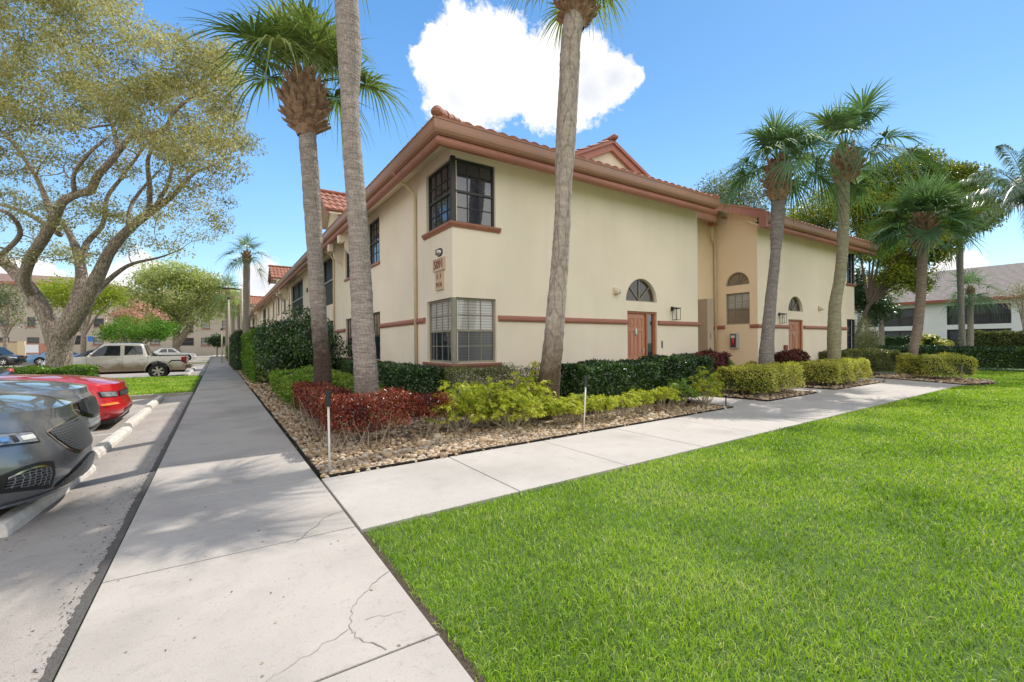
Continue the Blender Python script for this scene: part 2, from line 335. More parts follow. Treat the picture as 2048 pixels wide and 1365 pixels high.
# parking lot
ASPH = mat('asphalt', (.40, .36, .325), .9, col2=(.31, .28, .25), scale=1.1, bump=.006, bscale=110, detail=12, spec=.25); speckle(ASPH, .85, .5, 45)
X = [-85, -30, -12, -4, -2.6, -1.4, -.9, -.64, -.60]; m = MB()
Z = [lz(x) for x in X]; Z[-2] = -.03; Z[-1] = -.06
Y = [-30, 0, 4, 8, 12, 16, 26, 60, 86]
m.add([(x, y, z) for x, z in zip(X, Z) for y in Y], [(i*9+j, (i+1)*9+j, (i+1)*9+j+1, i*9+j+1) for i in range(8) for j in range(8)])
tag(m.build('parking_lot', ASPH), kind='structure')
m = MB()   # crumbling dark joint of broken asphalt along the sidewalk edge
prev = None
for k in range(900):
    y = -2+k*.03; wv = .022+.004*abs(math.sin(k*.31)+.6*math.sin(k*1.43))+random.uniform(0, .022)
    cur = ((-.62-wv, y), (-.60, y))
    if prev: m.add([(prev[0][0], prev[0][1], -.0285), (prev[1][0], prev[1][1], -.026), (cur[1][0], cur[1][1], -.026), (cur[0][0], cur[0][1], -.0285)], [(0, 1, 2, 3)])
    prev = cur
tag(m.build('asphalt_edge', mat('dark_asphalt', (.10, .092, .085), .95, bump=.02, bscale=60)), kind='structure')
_n = 1500; _y = rng.uniform(1.5, 16, _n); _x = -.64-np.abs(rng.normal(0, .05, _n)); _s = rng.uniform(.002, .006, _n)
_V = np.stack([_x, _y, np.full(_n, -.028)], 1)[:, None]+rng.normal(0, 1, (_n, 4, 3))*_s[:, None, None]*np.array([1, 1, .5])
_i = 4*np.arange(_n)[:, None]
tag(np_mesh('asphalt_crumbs', _V.reshape(-1, 3), np.concatenate([np.concatenate([_i+a, _i+b, _i+c], 1) for a, b, c in ((0, 1, 2), (0, 1, 3), (0, 2, 3), (1, 2, 3))]), MATS['dark_asphalt']), 'dark crumbs of broken asphalt beside the sidewalk', 'grit', kind='stuff')
LINE = mat('worn_white_paint', (.62, .61, .58), .8, col2=(.35, .33, .3), scale=14)
m = MB()
for yy in (1.7, 4.55, 7.3, 10.2, 13.1, 29.2, 32, 34.8, 37.6, 40.4):
    a = [(x, yy) for x in (-1.5, -2.6, -4, -6.5)]
    for p, q in zip(a[:-1], a[1:]):
        m.add([(p[0], p[1]-.05, lz(p[0])+.004), (q[0], q[1]-.05, lz(q[0])+.004), (q[0], q[1]+.05, lz(q[0])+.004), (p[0], p[1]+.05, lz(p[0])+.004)], [(3, 2, 1, 0)])
tag(m.build('parking_lines', LINE), kind='structure')
# grass island with kerb
def island(x0, x1, y0, y1, h):
    k = MB(); g_ = MB()
    k.box((x0, y0, -.3), (x1, y0+.14, h)); k.box((x0, y1-.14, -.3), (x1, y1, h)); k.box((x0, y0+.14, -.3), (x0+.14, y1-.14, h))
    tag(k.build('kerb', mat('kerb_concrete', (.40, .36, .31), .9, col2=(.22, .2, .17), scale=3, bump=.006, bscale=50), bevel=.02), kind='structure')
    g_.box((x0+.14, y0+.14, -.3), (x1, y1-.14, h-.01))
    tag(g_.build('island_ground', SOIL), kind='structure')
island(-13, -.62, 16.6, 26.3, .02)
island(-7, -.62, 46.0, 49, .02)
island(-34, -11, 58, 61, .05)
# planting beds
BED = mat('bed_soil', (.30, .22, .15), .95, col2=(.18, .13, .09), scale=14, bump=.03, bscale=50)
def poly_sheet(name, pts, z, mt):
    me = bpy.data.meshes.new(name); t = tessellate_polygon([[Vector((x, y, 0)) for x, y in pts]])
    me.from_pydata([(x, y, z) for x, y in pts], [], [tuple(q) for q in t]); me.materials.append(mt)
    for p in me.polygons:
        pass
    me.update(); return tag(link(bpy.data.objects.new(name, me)), kind='structure')
BEDS = [[(.92, far(.92)), (9.25, far(9.25)), (9.05, 8.4), (4.05, 8.4), (4.05, 75), (.92, 75)],
        [(10.9, far(10.9)+.05), (13.75, far(13.75)), (13.75, 10), (12.3, 10), (12.3, 8.4), (10.8, 8.4)],
        [(15.05, far(15.05)), (19.15, far(19.15)-.1), (19.6, 8.4), (15.05, 8.4)],
        [(19.8, 4.08), (21.3, 3.7), (22.4, 3.9), (23.6, 5.2), (25, 7), (26, 9), (21.15, 9), (21.15, 6.6)]]
for b in BEDS: poly_sheet('planting_bed', b, -.018, BED)
# edging strips of black plastic
for i, path in enumerate([[(.905, 75), (.905, 5.2), (.99, 5.07), (9.25, far(9.25)), (9.2, 8.3)], [(10.8, 8.3), (10.9, far(10.9)), (13.75, far(13.75)), (13.75, 9.9)],
                          [(15.05, 9), (15.05, far(15.05)), (19.15, far(19.15)-.1), (19.6, 8.3)], [(21.15, 9), (21.15, 6.6), (19.8, 4.1), (21.3, 3.7)]]):
    m = MB(); pts = []
    for p, q in zip(path[:-1], path[1:]):
        n = max(2, int(math.dist(p, q)/.5))
        pts += [(p[0]+(q[0]-p[0])*k/n+random.uniform(-.008, .008), p[1]+(q[1]-p[1])*k/n+random.uniform(-.008, .008), .012+random.uniform(-.004, .006)) for k in range(n)]
    m.tube(pts+[(*path[-1], .012)], .016, 6)
    tag(m.build('bed_edging', mat('matte_black_edging', (.02, .018, .016), .95, spec=.1)), ['black plastic edging between the sidewalk and the main bed', 'black plastic edging round the small bed beside the first door path',
        'black plastic edging round the bed before the second door', 'black plastic edging of the farthest bed beside the lawn'][i], 'edging', 'garden bed edging')
# gravel stones
def in_poly(x, y, P):
    ins = np.zeros(len(x), bool); j = len(P)-1
    for i in range(len(P)):
        xi, yi = P[i]; xj, yj = P[j]
        c = ((yi > y) != (yj > y)) & (x < (xj-xi)*(y-yi)/(yj-yi+1e-9)+xi); ins ^= c; j = i
    return ins
def stones():
    t = (1+5**.5)/2
    iv = np.array([(-1,t,0),(1,t,0),(-1,-t,0),(1,-t,0),(0,-1,t),(0,1,t),(0,-1,-t),(0,1,-t),(t,0,-1),(t,0,1),(-t,0,-1),(-t,0,1)], float); iv /= np.linalg.norm(iv[0])
    jf = np.array([(0,11,5),(0,5,1),(0,1,7),(0,7,10),(0,10,11),(1,5,9),(5,11,4),(11,10,2),(10,7,6),(7,1,8),(3,9,4),(3,4,2),(3,2,6),(3,6,8),(3,8,9),(4,9,5),(2,4,11),(6,2,10),(8,6,7),(9,8,1)])
    P = []
    for (x0, x1, y0, y1, n, s) in ((.92, 6.6, 5.05, 6.5, 7500, 1), (.92, 1.6, 6.2, 13, 3200, 1), (1.5, 6, 6.4, 8.4, 2200, 1.15), (6.5, 9.3, 5.3, 8.0, 3800, 1.1), (.92, 1.7, 13, 30, 2200, 1.6), (10.8, 23.6, 3.7, 7.5, 9000, 1.35)):
        x = rng.uniform(x0, x1, n); y = rng.uniform(y0, y1, n)
        ok = in_poly(x, y, BEDS[0]) | in_poly(x, y, BEDS[1]) | in_poly(x, y, BEDS[2]) | in_poly(x, y, BEDS[3])
        P.append(np.stack([x[ok], y[ok], np.full(ok.sum(), s)], 1))
    P = np.concatenate(P); n = len(P)
    sz = rng.lognormal(math.log(.019), .38, n)*P[:, 2]
    sc3 = np.stack([sz*rng.uniform(.8, 1.4, n), sz*rng.uniform(.8, 1.3, n), sz*rng.uniform(.5, .9, n)], 1)
    a = rng.uniform(0, 2*PI, n); V = iv[None]*(1+rng.uniform(-.22, .22, (n, 12, 1)))*sc3[:, None, :]
    ca, sa = np.cos(a)[:, None], np.sin(a)[:, None]
    V = np.stack([V[..., 0]*ca-V[..., 1]*sa, V[..., 0]*sa+V[..., 1]*ca, V[..., 2]], -1)
    V += np.stack([P[:, 0], P[:, 1], -.012+sz*.45+rng.uniform(0, .012, n)], 1)[:, None]
    F = (jf[None]+12*np.arange(n)[:, None, None]).reshape(-1, 3)
    mt = leafmat('river_gravel', [(.10, .07, .045), (.26, .18, .11), (.42, .30, .18), (.52, .43, .32), (.34, .31, .27)], trans=0, rough=.8, spec=.3, sc_=.8)
    tag(np_mesh('gravel', V.reshape(-1, 3), F, mt, attr=np.repeat(rng.uniform(.15, .85, n), 20), smooth=False), 'tan and brown river stones covering the planting beds', 'gravel', kind='stuff')
stones()
# lawn blades
GRASS = leafmat('grass_blade', [(.07, .14, .003), (.17, .31, .006), (.29, .46, .018), (.45, .56, .10), (.58, .54, .28)], trans=.35, rough=.45, sc_=.9)
def blades(name, x, y, z, wd, hh, label):
    n = len(x); a = rng.uniform(0, 2*PI, n); lean = rng.uniform(.2, 1.3, n)*hh; b = rng.uniform(0, 2*PI, n)
    sx, sy = np.cos(a)*wd/2, np.sin(a)*wd/2; lx, ly = np.cos(b)*lean, np.sin(b)*lean
    V = np.stack([np.stack([x-sx, y-sy, z], 1), np.stack([x+sx, y+sy, z], 1),
                  np.stack([x+sx*.9+lx*.35, y+sy*.9+ly*.35, z+hh*.6], 1), np.stack([x-sx*.9+lx*.35, y-sy*.9+ly*.35, z+hh*.6], 1),
                  np.stack([x+lx, y+ly, z+hh*(1-.35*(lean/hh)**2)], 1)], 1).reshape(-1, 3)
    i = 5*np.arange(n)[:, None]
    return tag(np_mesh(name, V, [np.concatenate([i, i+1, i+2, i+3], 1), np.concatenate([i+3, i+2, i+4], 1)], GRASS, attr=np.tile(np.clip(rng.normal(.42, .17, n)+.13*np.sin(x*.9+1.3*np.sin(y*.7))*np.sin(y*1.3+.6)+.07*np.sin(x*4.1+2*np.sin(y*3.1))*np.sin(y*3.7+x)+(rng.random(n) < .03+.10*(np.sin(x*2.3+1.1*y)*np.sin(y*2.9-x*.8) > .72))*.5, 0, 1), 2)), label, 'grass', kind='stuff')
LAWN = [(.93, -3), (.93, near(.93)+.01), (19.6, near(19.6)+.01), (20.3, 3.72), (21.6, 3.62), (22.8, 3.9), (24.2, 5.3), (25.5, 7.3), (30.4, 8.2), (30.4, -3)]
n = 560000
th = rng.uniform(math.radians(12), math.radians(97), n); r = rng.uniform(1.0, 32, n)**1
x = np.sin(th)*r; y = np.cos(th)*r
ex = rng.normal(0, .012, n); ok = in_poly(x+ex, y+ex, LAWN); x, y, r = x[ok], y[ok], r[ok]
mow = .75+.5*np.sin(x*1.7+np.sin(y*1.3)*2)*np.sin(y*2.1+x*.4)*.5
blades('lawn', x, y, np.full(len(x), -.034), .0038*np.maximum(1, r/3.2)*rng.uniform(.7, 1.4, len(x)), (.022+.018*rng.random(len(x)))*mow+.022, 'bright green mown lawn in front of the footpath')
n = 60000; x = rng.uniform(-12.8, -.68, n); y = 16.75+(26.1-16.75)*rng.uniform(0, 1, n)**1.3
blades('island_grass', x, y, np.full(n, .008), rng.uniform(.012, .024, n), rng.uniform(.04, .08, n), 'green grass of the kerbed island in the parking lot')
poly_sheet('lawn_edge_soil', [(.885, -3), (.95, -3), (.96, 0), (.945, 1.5), (.955, 2.6), (.94, 3.5), (.885, 3.5)], -.030, mat('bare_soil', (.07, .05, .035), .95, bump=.01, bscale=60))
# small fallen leaves
def litter(n, gen, name, label):
    x, y, z = gen(n); a = rng.uniform(0, 2*PI, n); s = rng.uniform(.005, .014, n); c, q = np.cos(a)*s, np.sin(a)*s
    h = z+rng.uniform(.002, .008, n)
    V = np.stack([np.stack([x-c, y-q, z+.002], 1), np.stack([x+q*.4, y-c*.4, h], 1), np.stack([x+c, y+q, z+.003], 1), np.stack([x-q*.4, y+c*.4, h], 1)], 1).reshape(-1, 3)
    i = 4*np.arange(n)[:, None]
    tag(np_mesh(name, V, np.concatenate([i, i+1, i+2, i+3], 1), leafmat('dry_leaf', [(.05, .035, .02), (.13, .07, .03), (.3, .17, .06), (.38, .3, .15)], 0.1, .7), attr=rng.random(n)), label, 'leaves', kind='stuff')
def g1(n):
    k = rng.integers(0, 3, n); y = rng.uniform(4, 17, n); x = np.where(k == 0, rng.normal(-.8, .1, n), np.where(k == 1, rng.normal(-1.45, .16, n), rng.uniform(-2.6, -.65, n)))
    x = np.minimum(x, -.66); return x, y, np.array([lz(t) for t in x])
litter(900, g1, 'leaf_litter', 'dry brown leaves gathered on the asphalt by the wheel stops')
def g2(n):
    x = rng.uniform(-.55, .85, n); y = 2+26*rng.random(n)**1.3; return x, y, np.zeros(n)
litter(170, g2, 'fallen_leaves', 'few dark leaves lying on the concrete sidewalk')
def g3(n):
    x = rng.uniform(.95, 14, n); return x, np.minimum(rng.uniform(1.0, 5.3, n), far(x)-.1), np.where(rng.random(n) < .5, .0, .0)+.001
def g4(n):
    x = rng.uniform(.95, 9.2, n); y = np.where(rng.random(n) < .6, rng.uniform(5.15, 8.3, n), rng.uniform(5.15, 22, n)); x = np.where(y > 8.3, rng.uniform(.95, 3.9, n), x); y = np.maximum(y, far(x)+.04); return x, y, rng.uniform(0, .035, n)
litter(9000, g4, 'bed_litter', 'dry brown leaves and twigs scattered over the stones of the planting bed')
def g5(n):
    x = rng.uniform(10.9, 23, n); y = rng.uniform(4.4, 8.4, n); k = in_poly(x, y, BEDS[1]) | in_poly(x, y, BEDS[2]) | in_poly(x, y, BEDS[3]); x, y = x[k], y[k]; return x, y, rng.uniform(0, .035, len(x))
def litter2(n):
    x, y, z = g5(n); return x, y, z
_q = litter2(5000); litter(len(_q[0]), lambda n: _q, 'bed_litter', 'brown leaves over the far planting beds')
litter(60, g3, 'path_leaves', 'few pale leaves on the footpath and lawn edge')
# ================================================================ WALLS
def wall(name, parent, o, U, poly, holes=(), mt=STUCCO, N=None, depth=.16):
    """flat wall with openings; o origin, U horizontal unit, poly/holes in (u,z)"""
    o, U = Vector(o), Vector(U); Zv = Vector((0, 0, 1)); N = Vector(N) if N else U.cross(Zv)
    P = [[Vector((a, b, 0)) for a, b in poly]]+[[Vector((a, b, 0)) for a, b in h] for h in holes]
    T = tessellate_polygon(P); flat = [p for q in P for p in q]
    vs = [o+U*p.x+Zv*p.y for p in flat]; fs = []
    for t in T:
        a, b, c = (vs[i] for i in t)
        fs.append(tuple(t) if (b-a).cross(c-a).dot(N) > 0 else tuple(t)[::-1])
    m = MB(); m.add(vs, fs)
    k = len(poly)
    for h in holes:
        n = len(h); f = [vs[k+i] for i in range(n)]; bk = [q-N*depth for q in f]
        m.add(f+bk, [(i, (i+1) % n, n+(i+1) % n, n+i) for i in range(n)]); k += n
    return m.build(name, mt, parent)
def rect(a, b, c, d): return [(a, c), (b, c), (b, d), (a, d)]
def arch(a, b, z0, z1, n=20):
    c, r = (a+b)/2, (b-a)/2
    return [(c+r*math.cos(PI*k/n), z0+(z1-z0)*math.sin(PI*k/n)) for k in range(n+1)]
def window(parent, o, U, a, b, z0, z1, N=None, cols=3, rows=(2, 2), panes=(GLASS, GLASS), fm=FRAME, top_fm=None, sill=True, lab=None, dep=.07, fw=.045):
    o, U = Vector(o), Vector(U); Zv = Vector((0, 0, 1)); N = Vector(N) if N else U.cross(Zv)
    def B(m, u0, u1, v0, v1, d0, d1, mi=0): m.obox(o+U*u0+Zv*v0+N*d0, U*(u1-u0), Zv*(v1-v0), N*(d1-d0), mi)
    m = MB(); d0, d1 = -dep-.05, -dep+.012
    B(m, a, a+fw, z0, z1, d0, d1); B(m, b-fw, b, z0, z1, d0, d1); B(m, a+fw, b-fw, z0, z0+fw, d0, d1); B(m, a+fw, b-fw, z1-fw, z1, d0, d1)
    zm = (z0+z1)/2 if len(rows) == 2 else z1-fw
    if len(rows) == 2: B(m, a+fw, b-fw, zm-.024, zm+.024, d0, d1-.002)
    f = m.build('window', fm, parent)
    if lab: f['label'] = lab
    segs = [(z0+fw, zm-.024), (zm+.024, z1-fw)] if len(rows) == 2 else [(z0+fw, z1-fw)]
    for i, (s0, s1) in enumerate(segs):
        p = MB(); B(p, a+fw, b-fw, s0, s1, d0+.012, d0+.03); p.build('pane', panes[i], f)
        q = MB(); t = .0085
        for k in range(1, cols):
            u = a+fw+(b-a-2*fw)*k/cols; B(q, u-t, u+t, s0, s1, d0+.0305, d0+.044)
        for k in range(1, rows[i]):
            v = s0+(s1-s0)*k/rows[i]; B(q, a+fw, b-fw, v-t, v+t, d0+.0305, d0+.0455)
        q.build('muntins', (top_fm or fm) if i == len(segs)-1 else fm, f)
    if sill:
        q = MB(); B(q, a-.06, b+.06, z0-.09, z0-.002, -.02, .055); q.build('sill', SILL, f, bevel=.02)
    return f
def sweep(path, prof, closed=False, caps=True):
    """sweep an (out,z) profile along a horizontal polyline; out = left of travel direction negated (right side)"""
    n = len(path); m = MB(); rings = []
    P = [Vector((*p[:2], 0)) for p in path]; Zs = [p[2] if len(p) > 2 else 0 for p in path]
    for i in range(n):
        d0 = (P[i]-P[i-1]).normalized() if i > 0 else None; d1 = (P[i+1]-P[i]).normalized() if i < n-1 else None
        if d0 is None: d0 = d1
        if d1 is None: d1 = d0
        n0 = Vector((d0.y, -d0.x, 0)); n1 = Vector((d1.y, -d1.x, 0)); b = (n0+n1).normalized(); s = 1/max(.3, b.dot(n0))
        rings.append([P[i]+b*s*o+Vector((0, 0, z+Zs[i])) for o, z in prof])
    k = len(prof); vs = [q for r in rings for q in r]
    fs = [(i*k+j, (i+1)*k+j, (i+1)*k+(j+1) % k, i*k+(j+1) % k) for i in range(n-1) for j in range(k)]
    if caps: fs += [tuple(range(k))[::-1], tuple((n-1)*k+j for j in range(k))]
    m.add(vs, fs); return m
EAVE = 5.20
GPROF = [(.53, .16), (.58, .165), (.63, .19), (.665, .235), (.675, .28), (.675, .405), (.69, .41), (.69, .43), (.655, .43), (.645, .38), (.56, .37), (.50, .37), (.50, .16)]
FPROF = [(.475, -.012), (.555, -.012), (.585, .015), (.60, .05), (.60, .09), (.585, .125), (.555, .15), (.475, .158)]
BELT = [(.0, -.065), (.03, -.065), (.052, -.05), (.066, -.02), (.066, .02), (.052, .05), (.03, .065), (.0, .065)]
def tiles(name, parent, o, U, W, slope, width, vmax, mt=TILE, per=.27, amp=.05, course=.4, vmin=lambda u: 0, per_n=6):
    o, U, W = Vector(o), Vector(U), Vector(W); nu = int(width/per)*per_n; vs = []; fs = []; b = 0
    du = width/nu
    for i in range(nu):
        u0, u1 = i*du, (i+1)*du; um = (u0+u1)/2
        v0, v1 = vmin(um), vmax(um)
        if v1-v0 < .05: continue
        nc = max(1, int(math.ceil((v1-v0)/course)))
        def hh(u): t = (u/per) % 1; return amp*abs(math.sin(PI*t))**.8
        for c in range(nc):
            a0 = v0+c*course; a1 = min(v1, a0+course+.02)
            for (u, v, e) in ((u0, a0, .028), (u1, a0, .028), (u1, a1, 0), (u0, a1, 0)):
                vs.append(o+U*u+W*v+Vector((0, 0, v*slope+hh(u)+e)))
            fs.append((b, b+1, b+2, b+3)); b += 4
            if c == 0:   # the open end of the tile at the eave
                vs += [vs[-4]-Vector((0, 0, .028+hh(u0)+.01)), vs[-3]-Vector((0, 0, .028+hh(u1)+.01))]
                fs.append((b, b+1, b-3, b-4)); b += 2
    m = MB(); m.add(vs, fs); return m.build(name, mt, parent)
def caps(name, parent, p, q, r=.10, mt=TILE, step=.38):
    p, q = Vector(p), Vector(q); n = max(1, int((q-p).length/step)); m = MB()
    for i in range(n):
        a = p.lerp(q, i/n); b = p.lerp(q, (i+1.12)/n); m.tube([a, b], [r*1.12, r*.92], 12)
    m.lathe([(0, r*.9), (r*.7, r*.75), (r*1.1, r*.2), (r*1.1, -r*.3), (r*.5, -r*.9)], tuple(p), n=14)
    return m.build(name, mt, parent, smooth=False)
H = thing('apartment_building', 'two storey cream stucco building with terracotta trim filling the middle of the view', 'building', (0, 0, 0))
WX = 4.05; SY = 8.4
# --- west facade (faces the parking lot)
wo, wU = (WX, 0, 0), (0, 1, 0)
wN = (-1, 0, 0)
WH = [rect(8.46, 9.76, 3.93, 5.28), rect(8.46, 9.76, 1.01, 2.38), rect(13.35, 14.55, 3.9, 5.26), rect(13.35, 14.55, .96, 2.4), rect(16.6, 17.62, 3.88, 5.24), rect(16.6, 17.62, .96, 2.38)]
for (a, b) in ((19.75, 24.5), (27.7, 32.5)): WH += [rect(a, b, 3.15, 5.25), rect(a, b, .12, 2.45)]
for a in (35.4, 39.2, 43, 48, 60, 64): WH += [rect(a, a+1.1, 3.9, 5.2), rect(a, a+1.1, .96, 2.4)]
for (a, b) in ((51, 54.5), (67.5, 72)): WH += [rect(a, b, 3.15, 5.2), rect(a, b, .12, 2.45)]
wall('wall', H, wo, wU, rect(8.4, 76, -.05, 5.52), WH, N=wN, depth=.14)
# --- south fronts
FAN1 = arch(9.15, 10.41, 2.54, 3.17); FAN2 = arch(17.83, 18.95, 2.56, 3.13)
wall('wall', H, (0, SY, 0), (1, 0, 0), rect(WX, 12.3, -.05, 5.52), [rect(4.11, 5.09, 3.93, 5.28), rect(4.11, 5.09, 1.01, 2.38), rect(9.2, 10.4, -.02, 2.27), FAN1])
wall('wall', H, (0, SY, 0), (1, 0, 0), rect(15.7, 23.7, -.05, 5.52), [rect(22.92, 23.64, 3.93, 5.28), rect(22.92, 23.64, 1.01, 2.38), rect(17.84, 18.96, -.02, 2.25), FAN2])
wall('wall', H, (0, 10, 0), (1, 0, 0), rect(12.3, 15.7, -.05, 5.9), mt=mat('warm_bounce_stucco', (.88, .70, .50), .9, col2=(.84, .66, .465), scale=.9, bump=.004, bscale=38, spec=.2, detail=10))
wall('wall', H, (12.3, 0, 0), (0, 1, 0), [(8.4, -.05), (20, -.05), (20, 6.9), (13.5, 7.77), (8.4, 5.73)], N=(1, 0, 0))
BOUNCE_STUCCO = mat('warm_bounce_stucco', (.88, .70, .50), .9, col2=(.84, .66, .465), scale=.9, bump=.004, bscale=38, spec=.2, detail=10)  # cream stucco of the recess, warm bounced light tinted into its colour
SWIN = rect(8.68, 9.57, 2.05, 3.18); SARC = arch(8.68, 9.57, 3.46, 3.93)
wall('wall', H, (15.7, 0, 0), (0, 1, 0), [(8.4, -.05), (20, -.05), (20, 7.4), (13.5, 7.77), (8.4, 5.73)], [SWIN, SARC], N=(-1, 0, 0), mt=BOUNCE_STUCCO)
wall('wall', H, (23.7, 0, 0), (0, 1, 0), [(8.4, -.05), (20, -.05), (20, 6.9), (14, 7.4), (8.4, 5.52)], [rect(8.46, 9.7, 3.93, 5.28), rect(8.46, 9.7, 1.01, 2.38)], N=(1, 0, 0))
wall('wall', H, (0, 20, 0), (-1, 0, 0), rect(-23.7, -12.3, -.05, 6.9), N=(0, 1, 0))
wall('wall', H, (12.3, 0, 0), (0, 1, 0), rect(20, 76, -.05, 5.5), N=(1, 0, 0)); wall('wall', H, (0, 76, 0), (-1, 0, 0), rect(-12.3, -4.05, -.05, 5.5), N=(0, 1, 0))
# partition in the recess
m = MB(); m.box((14.0, 9.2, 0), (14.35, 9.99, 2.9)); m.build('partition', mat('tan_partition', (.42, .33, .24), .85), H)
# windows
win = lambda o, U, a, b, z0, z1, **k: window(H, o, U, a, b, z0, z1, **k)
win(wo, wU, 8.46, 9.76, 3.93, 5.28, N=wN, cols=4, sill=False, lab='upper corner window, side toward the parking lot')
win((0, SY, 0), (1, 0, 0), 4.11, 5.09, 3.93, 5.28, cols=3, sill=False, lab='upper corner window above the house number')
win(wo, wU, 8.46, 9.76, 1.01, 2.38, N=wN, cols=4, sill=False, fm=FRAME2, panes=(GLASS, BLIND), lab='lower corner window, side toward the parking lot')
win((0, SY, 0), (1, 0, 0), 4.11, 5.09, 1.01, 2.38, cols=3, sill=False, fm=FRAME2, panes=(SCREEN, BLIND), lab='lower corner window with white blinds')
for z0, fm in ((1.01, FRAME2), (3.93, FRAME)):   # corner posts
    m = MB(); m.box((WX-.012, SY-.012, z0), (WX+.075, SY+.075, z0+1.36)); m.build('window_post', fm, H)
win(wo, wU, 13.35, 14.55, 3.9, 5.26, N=wN, cols=4, rows=(2, 3)); win(wo, wU, 13.35, 14.55, .96, 2.4, N=wN, cols=4, rows=(1, 2), panes=(GLASS, TANGL))
win(wo, wU, 16.6, 17.62, 3.88, 5.24, N=wN, cols=3); win(wo, wU, 16.6, 17.62, .96, 2.38, N=wN, cols=3, rows=(1, 2), panes=(GLASS, TANGL))
for a in (35.4, 39.2, 43, 48, 60, 64):
    for z0, z1 in ((3.9, 5.2), (.96, 2.4)): win(wo, wU, a, a+1.1, z0, z1, N=wN, cols=2)
def porch(a, b, z0, z1):
    m = MB(); d = .1
    for u in [a, (a+b)/2-.03, b-.06]: m.obox((WX+d, u, z0), (.05, 0, 0), (0, .06, 0), (0, 0, z1-z0))
    f = m.build('porch_frame', FRAME, H)
    m = MB(); m.obox((WX+.16, a, z0), (.02, 0, 0), (0, b-a, 0), (0, 0, z1-z0)); m.build('screen', PORCHM, f)
    if z0 > 2:
        m = MB(); m.obox((WX+.05, a, z0+1.02), (.05, 0, 0), (0, b-a, 0), (0, 0, .06)); m.build('rail', mat('grey_rail', (.36, .36, .35), .5), f)
        m = MB(); k = a
        while k < b: m.obox((WX+.085, k, z0), (.02, 0, 0), (0, .018, 0), (0, 0, 1.02)); k += .12
        m.build('balusters', mat('grey_baluster', (.13, .13, .14), .5), f)
for (a, b) in ((19.75, 24.5), (27.7, 32.5), (51, 54.5), (67.5, 72)): porch(a, b, 3.15, 5.25 if a < 40 else 5.2); porch(a, b, .12, 2.45)
win((0, SY, 0), (1, 0, 0), 22.92, 23.64, 3.93, 5.28, cols=2, sill=False); win((0, SY, 0), (1, 0, 0), 22.92, 23.64, 1.01, 2.38, cols=2, sill=False)
win((23.7, 0, 0), (0, 1, 0), 8.46, 9.7, 3.93, 5.28, N=(1, 0, 0), cols=4, sill=False); win((23.7, 0, 0), (0, 1, 0), 8.46, 9.7, 1.01, 2.38, N=(1, 0, 0), cols=4, sill=False)
for z0 in (1.01, 3.93):
    m = MB(); m.box((23.7-.075, SY-.012, z0), (23.712, SY+.075, z0+1.36)); m.build('window_post', FRAME, H)
win((15.7, 0, 0), (0, 1, 0), 8.68, 9.57, 2.05, 3.18, N=(-1, 0, 0), cols=3, fm=FRAME2, panes=(TANGL, BLIND), sill=False, lab='window under the half round light in the side wall')
def fan(o, U, poly, N=None, nsp=4, dep=.1, fm=FRAME2, pm=None):
    o, U = Vector(o), Vector(U); Zv = Vector((0, 0, 1)); N = Vector(N) if N else U.cross(Zv)
    xs_ = [p[0] for p in poly]; z0 = poly[0][1]; c = (min(xs_)+max(xs_))/2; n = len(poly); T = lambda u, z, d: o+U*u+Zv*z+N*d
    ins = [(c+(p[0]-c)*.93, z0+.035+(p[1]-z0)*.90) for p in poly]
    m = MB(); q = [T(a, b, -dep+.015) for a, b in poly]+[T(a, b, -dep+.015) for a, b in ins]+[T(a, b, -dep-.03) for a, b in ins]
    m.add(q, [(i, (i+1) % n, n+(i+1) % n, n+i) for i in range(n)]+[(n+i, n+(i+1) % n, 2*n+(i+1) % n, 2*n+i) for i in range(n)])
    for k in range(1, nsp):
        a = PI*k/nsp; i = min(n-2, int(a/PI*(n-1))); e = ins[i]; p0, p1 = T(c, z0+.03, -dep), T(e[0], e[1], -dep)
        d = (p1-p0).normalized(); s = d.cross(N)*.012; m.obox(p0-s, p1-p0, s*2, N*.012)
    f = m.build('fanlight', fm, H); p = MB(); p.add([T(a, b, -dep-.02) for a, b in ins], [tuple(range(n))]); p.build('pane', pm or GLASS, f)
FANG = glassmat('amber_dark_glass', (.05, .03, .012), .22); fan((0, SY, 0), (1, 0, 0), FAN1, pm=FANG); fan((0, SY, 0), (1, 0, 0), FAN2, pm=FANG); fan((15.7, 0, 0), (0, 1, 0), SARC, N=(-1, 0, 0), nsp=6, pm=TANGL)
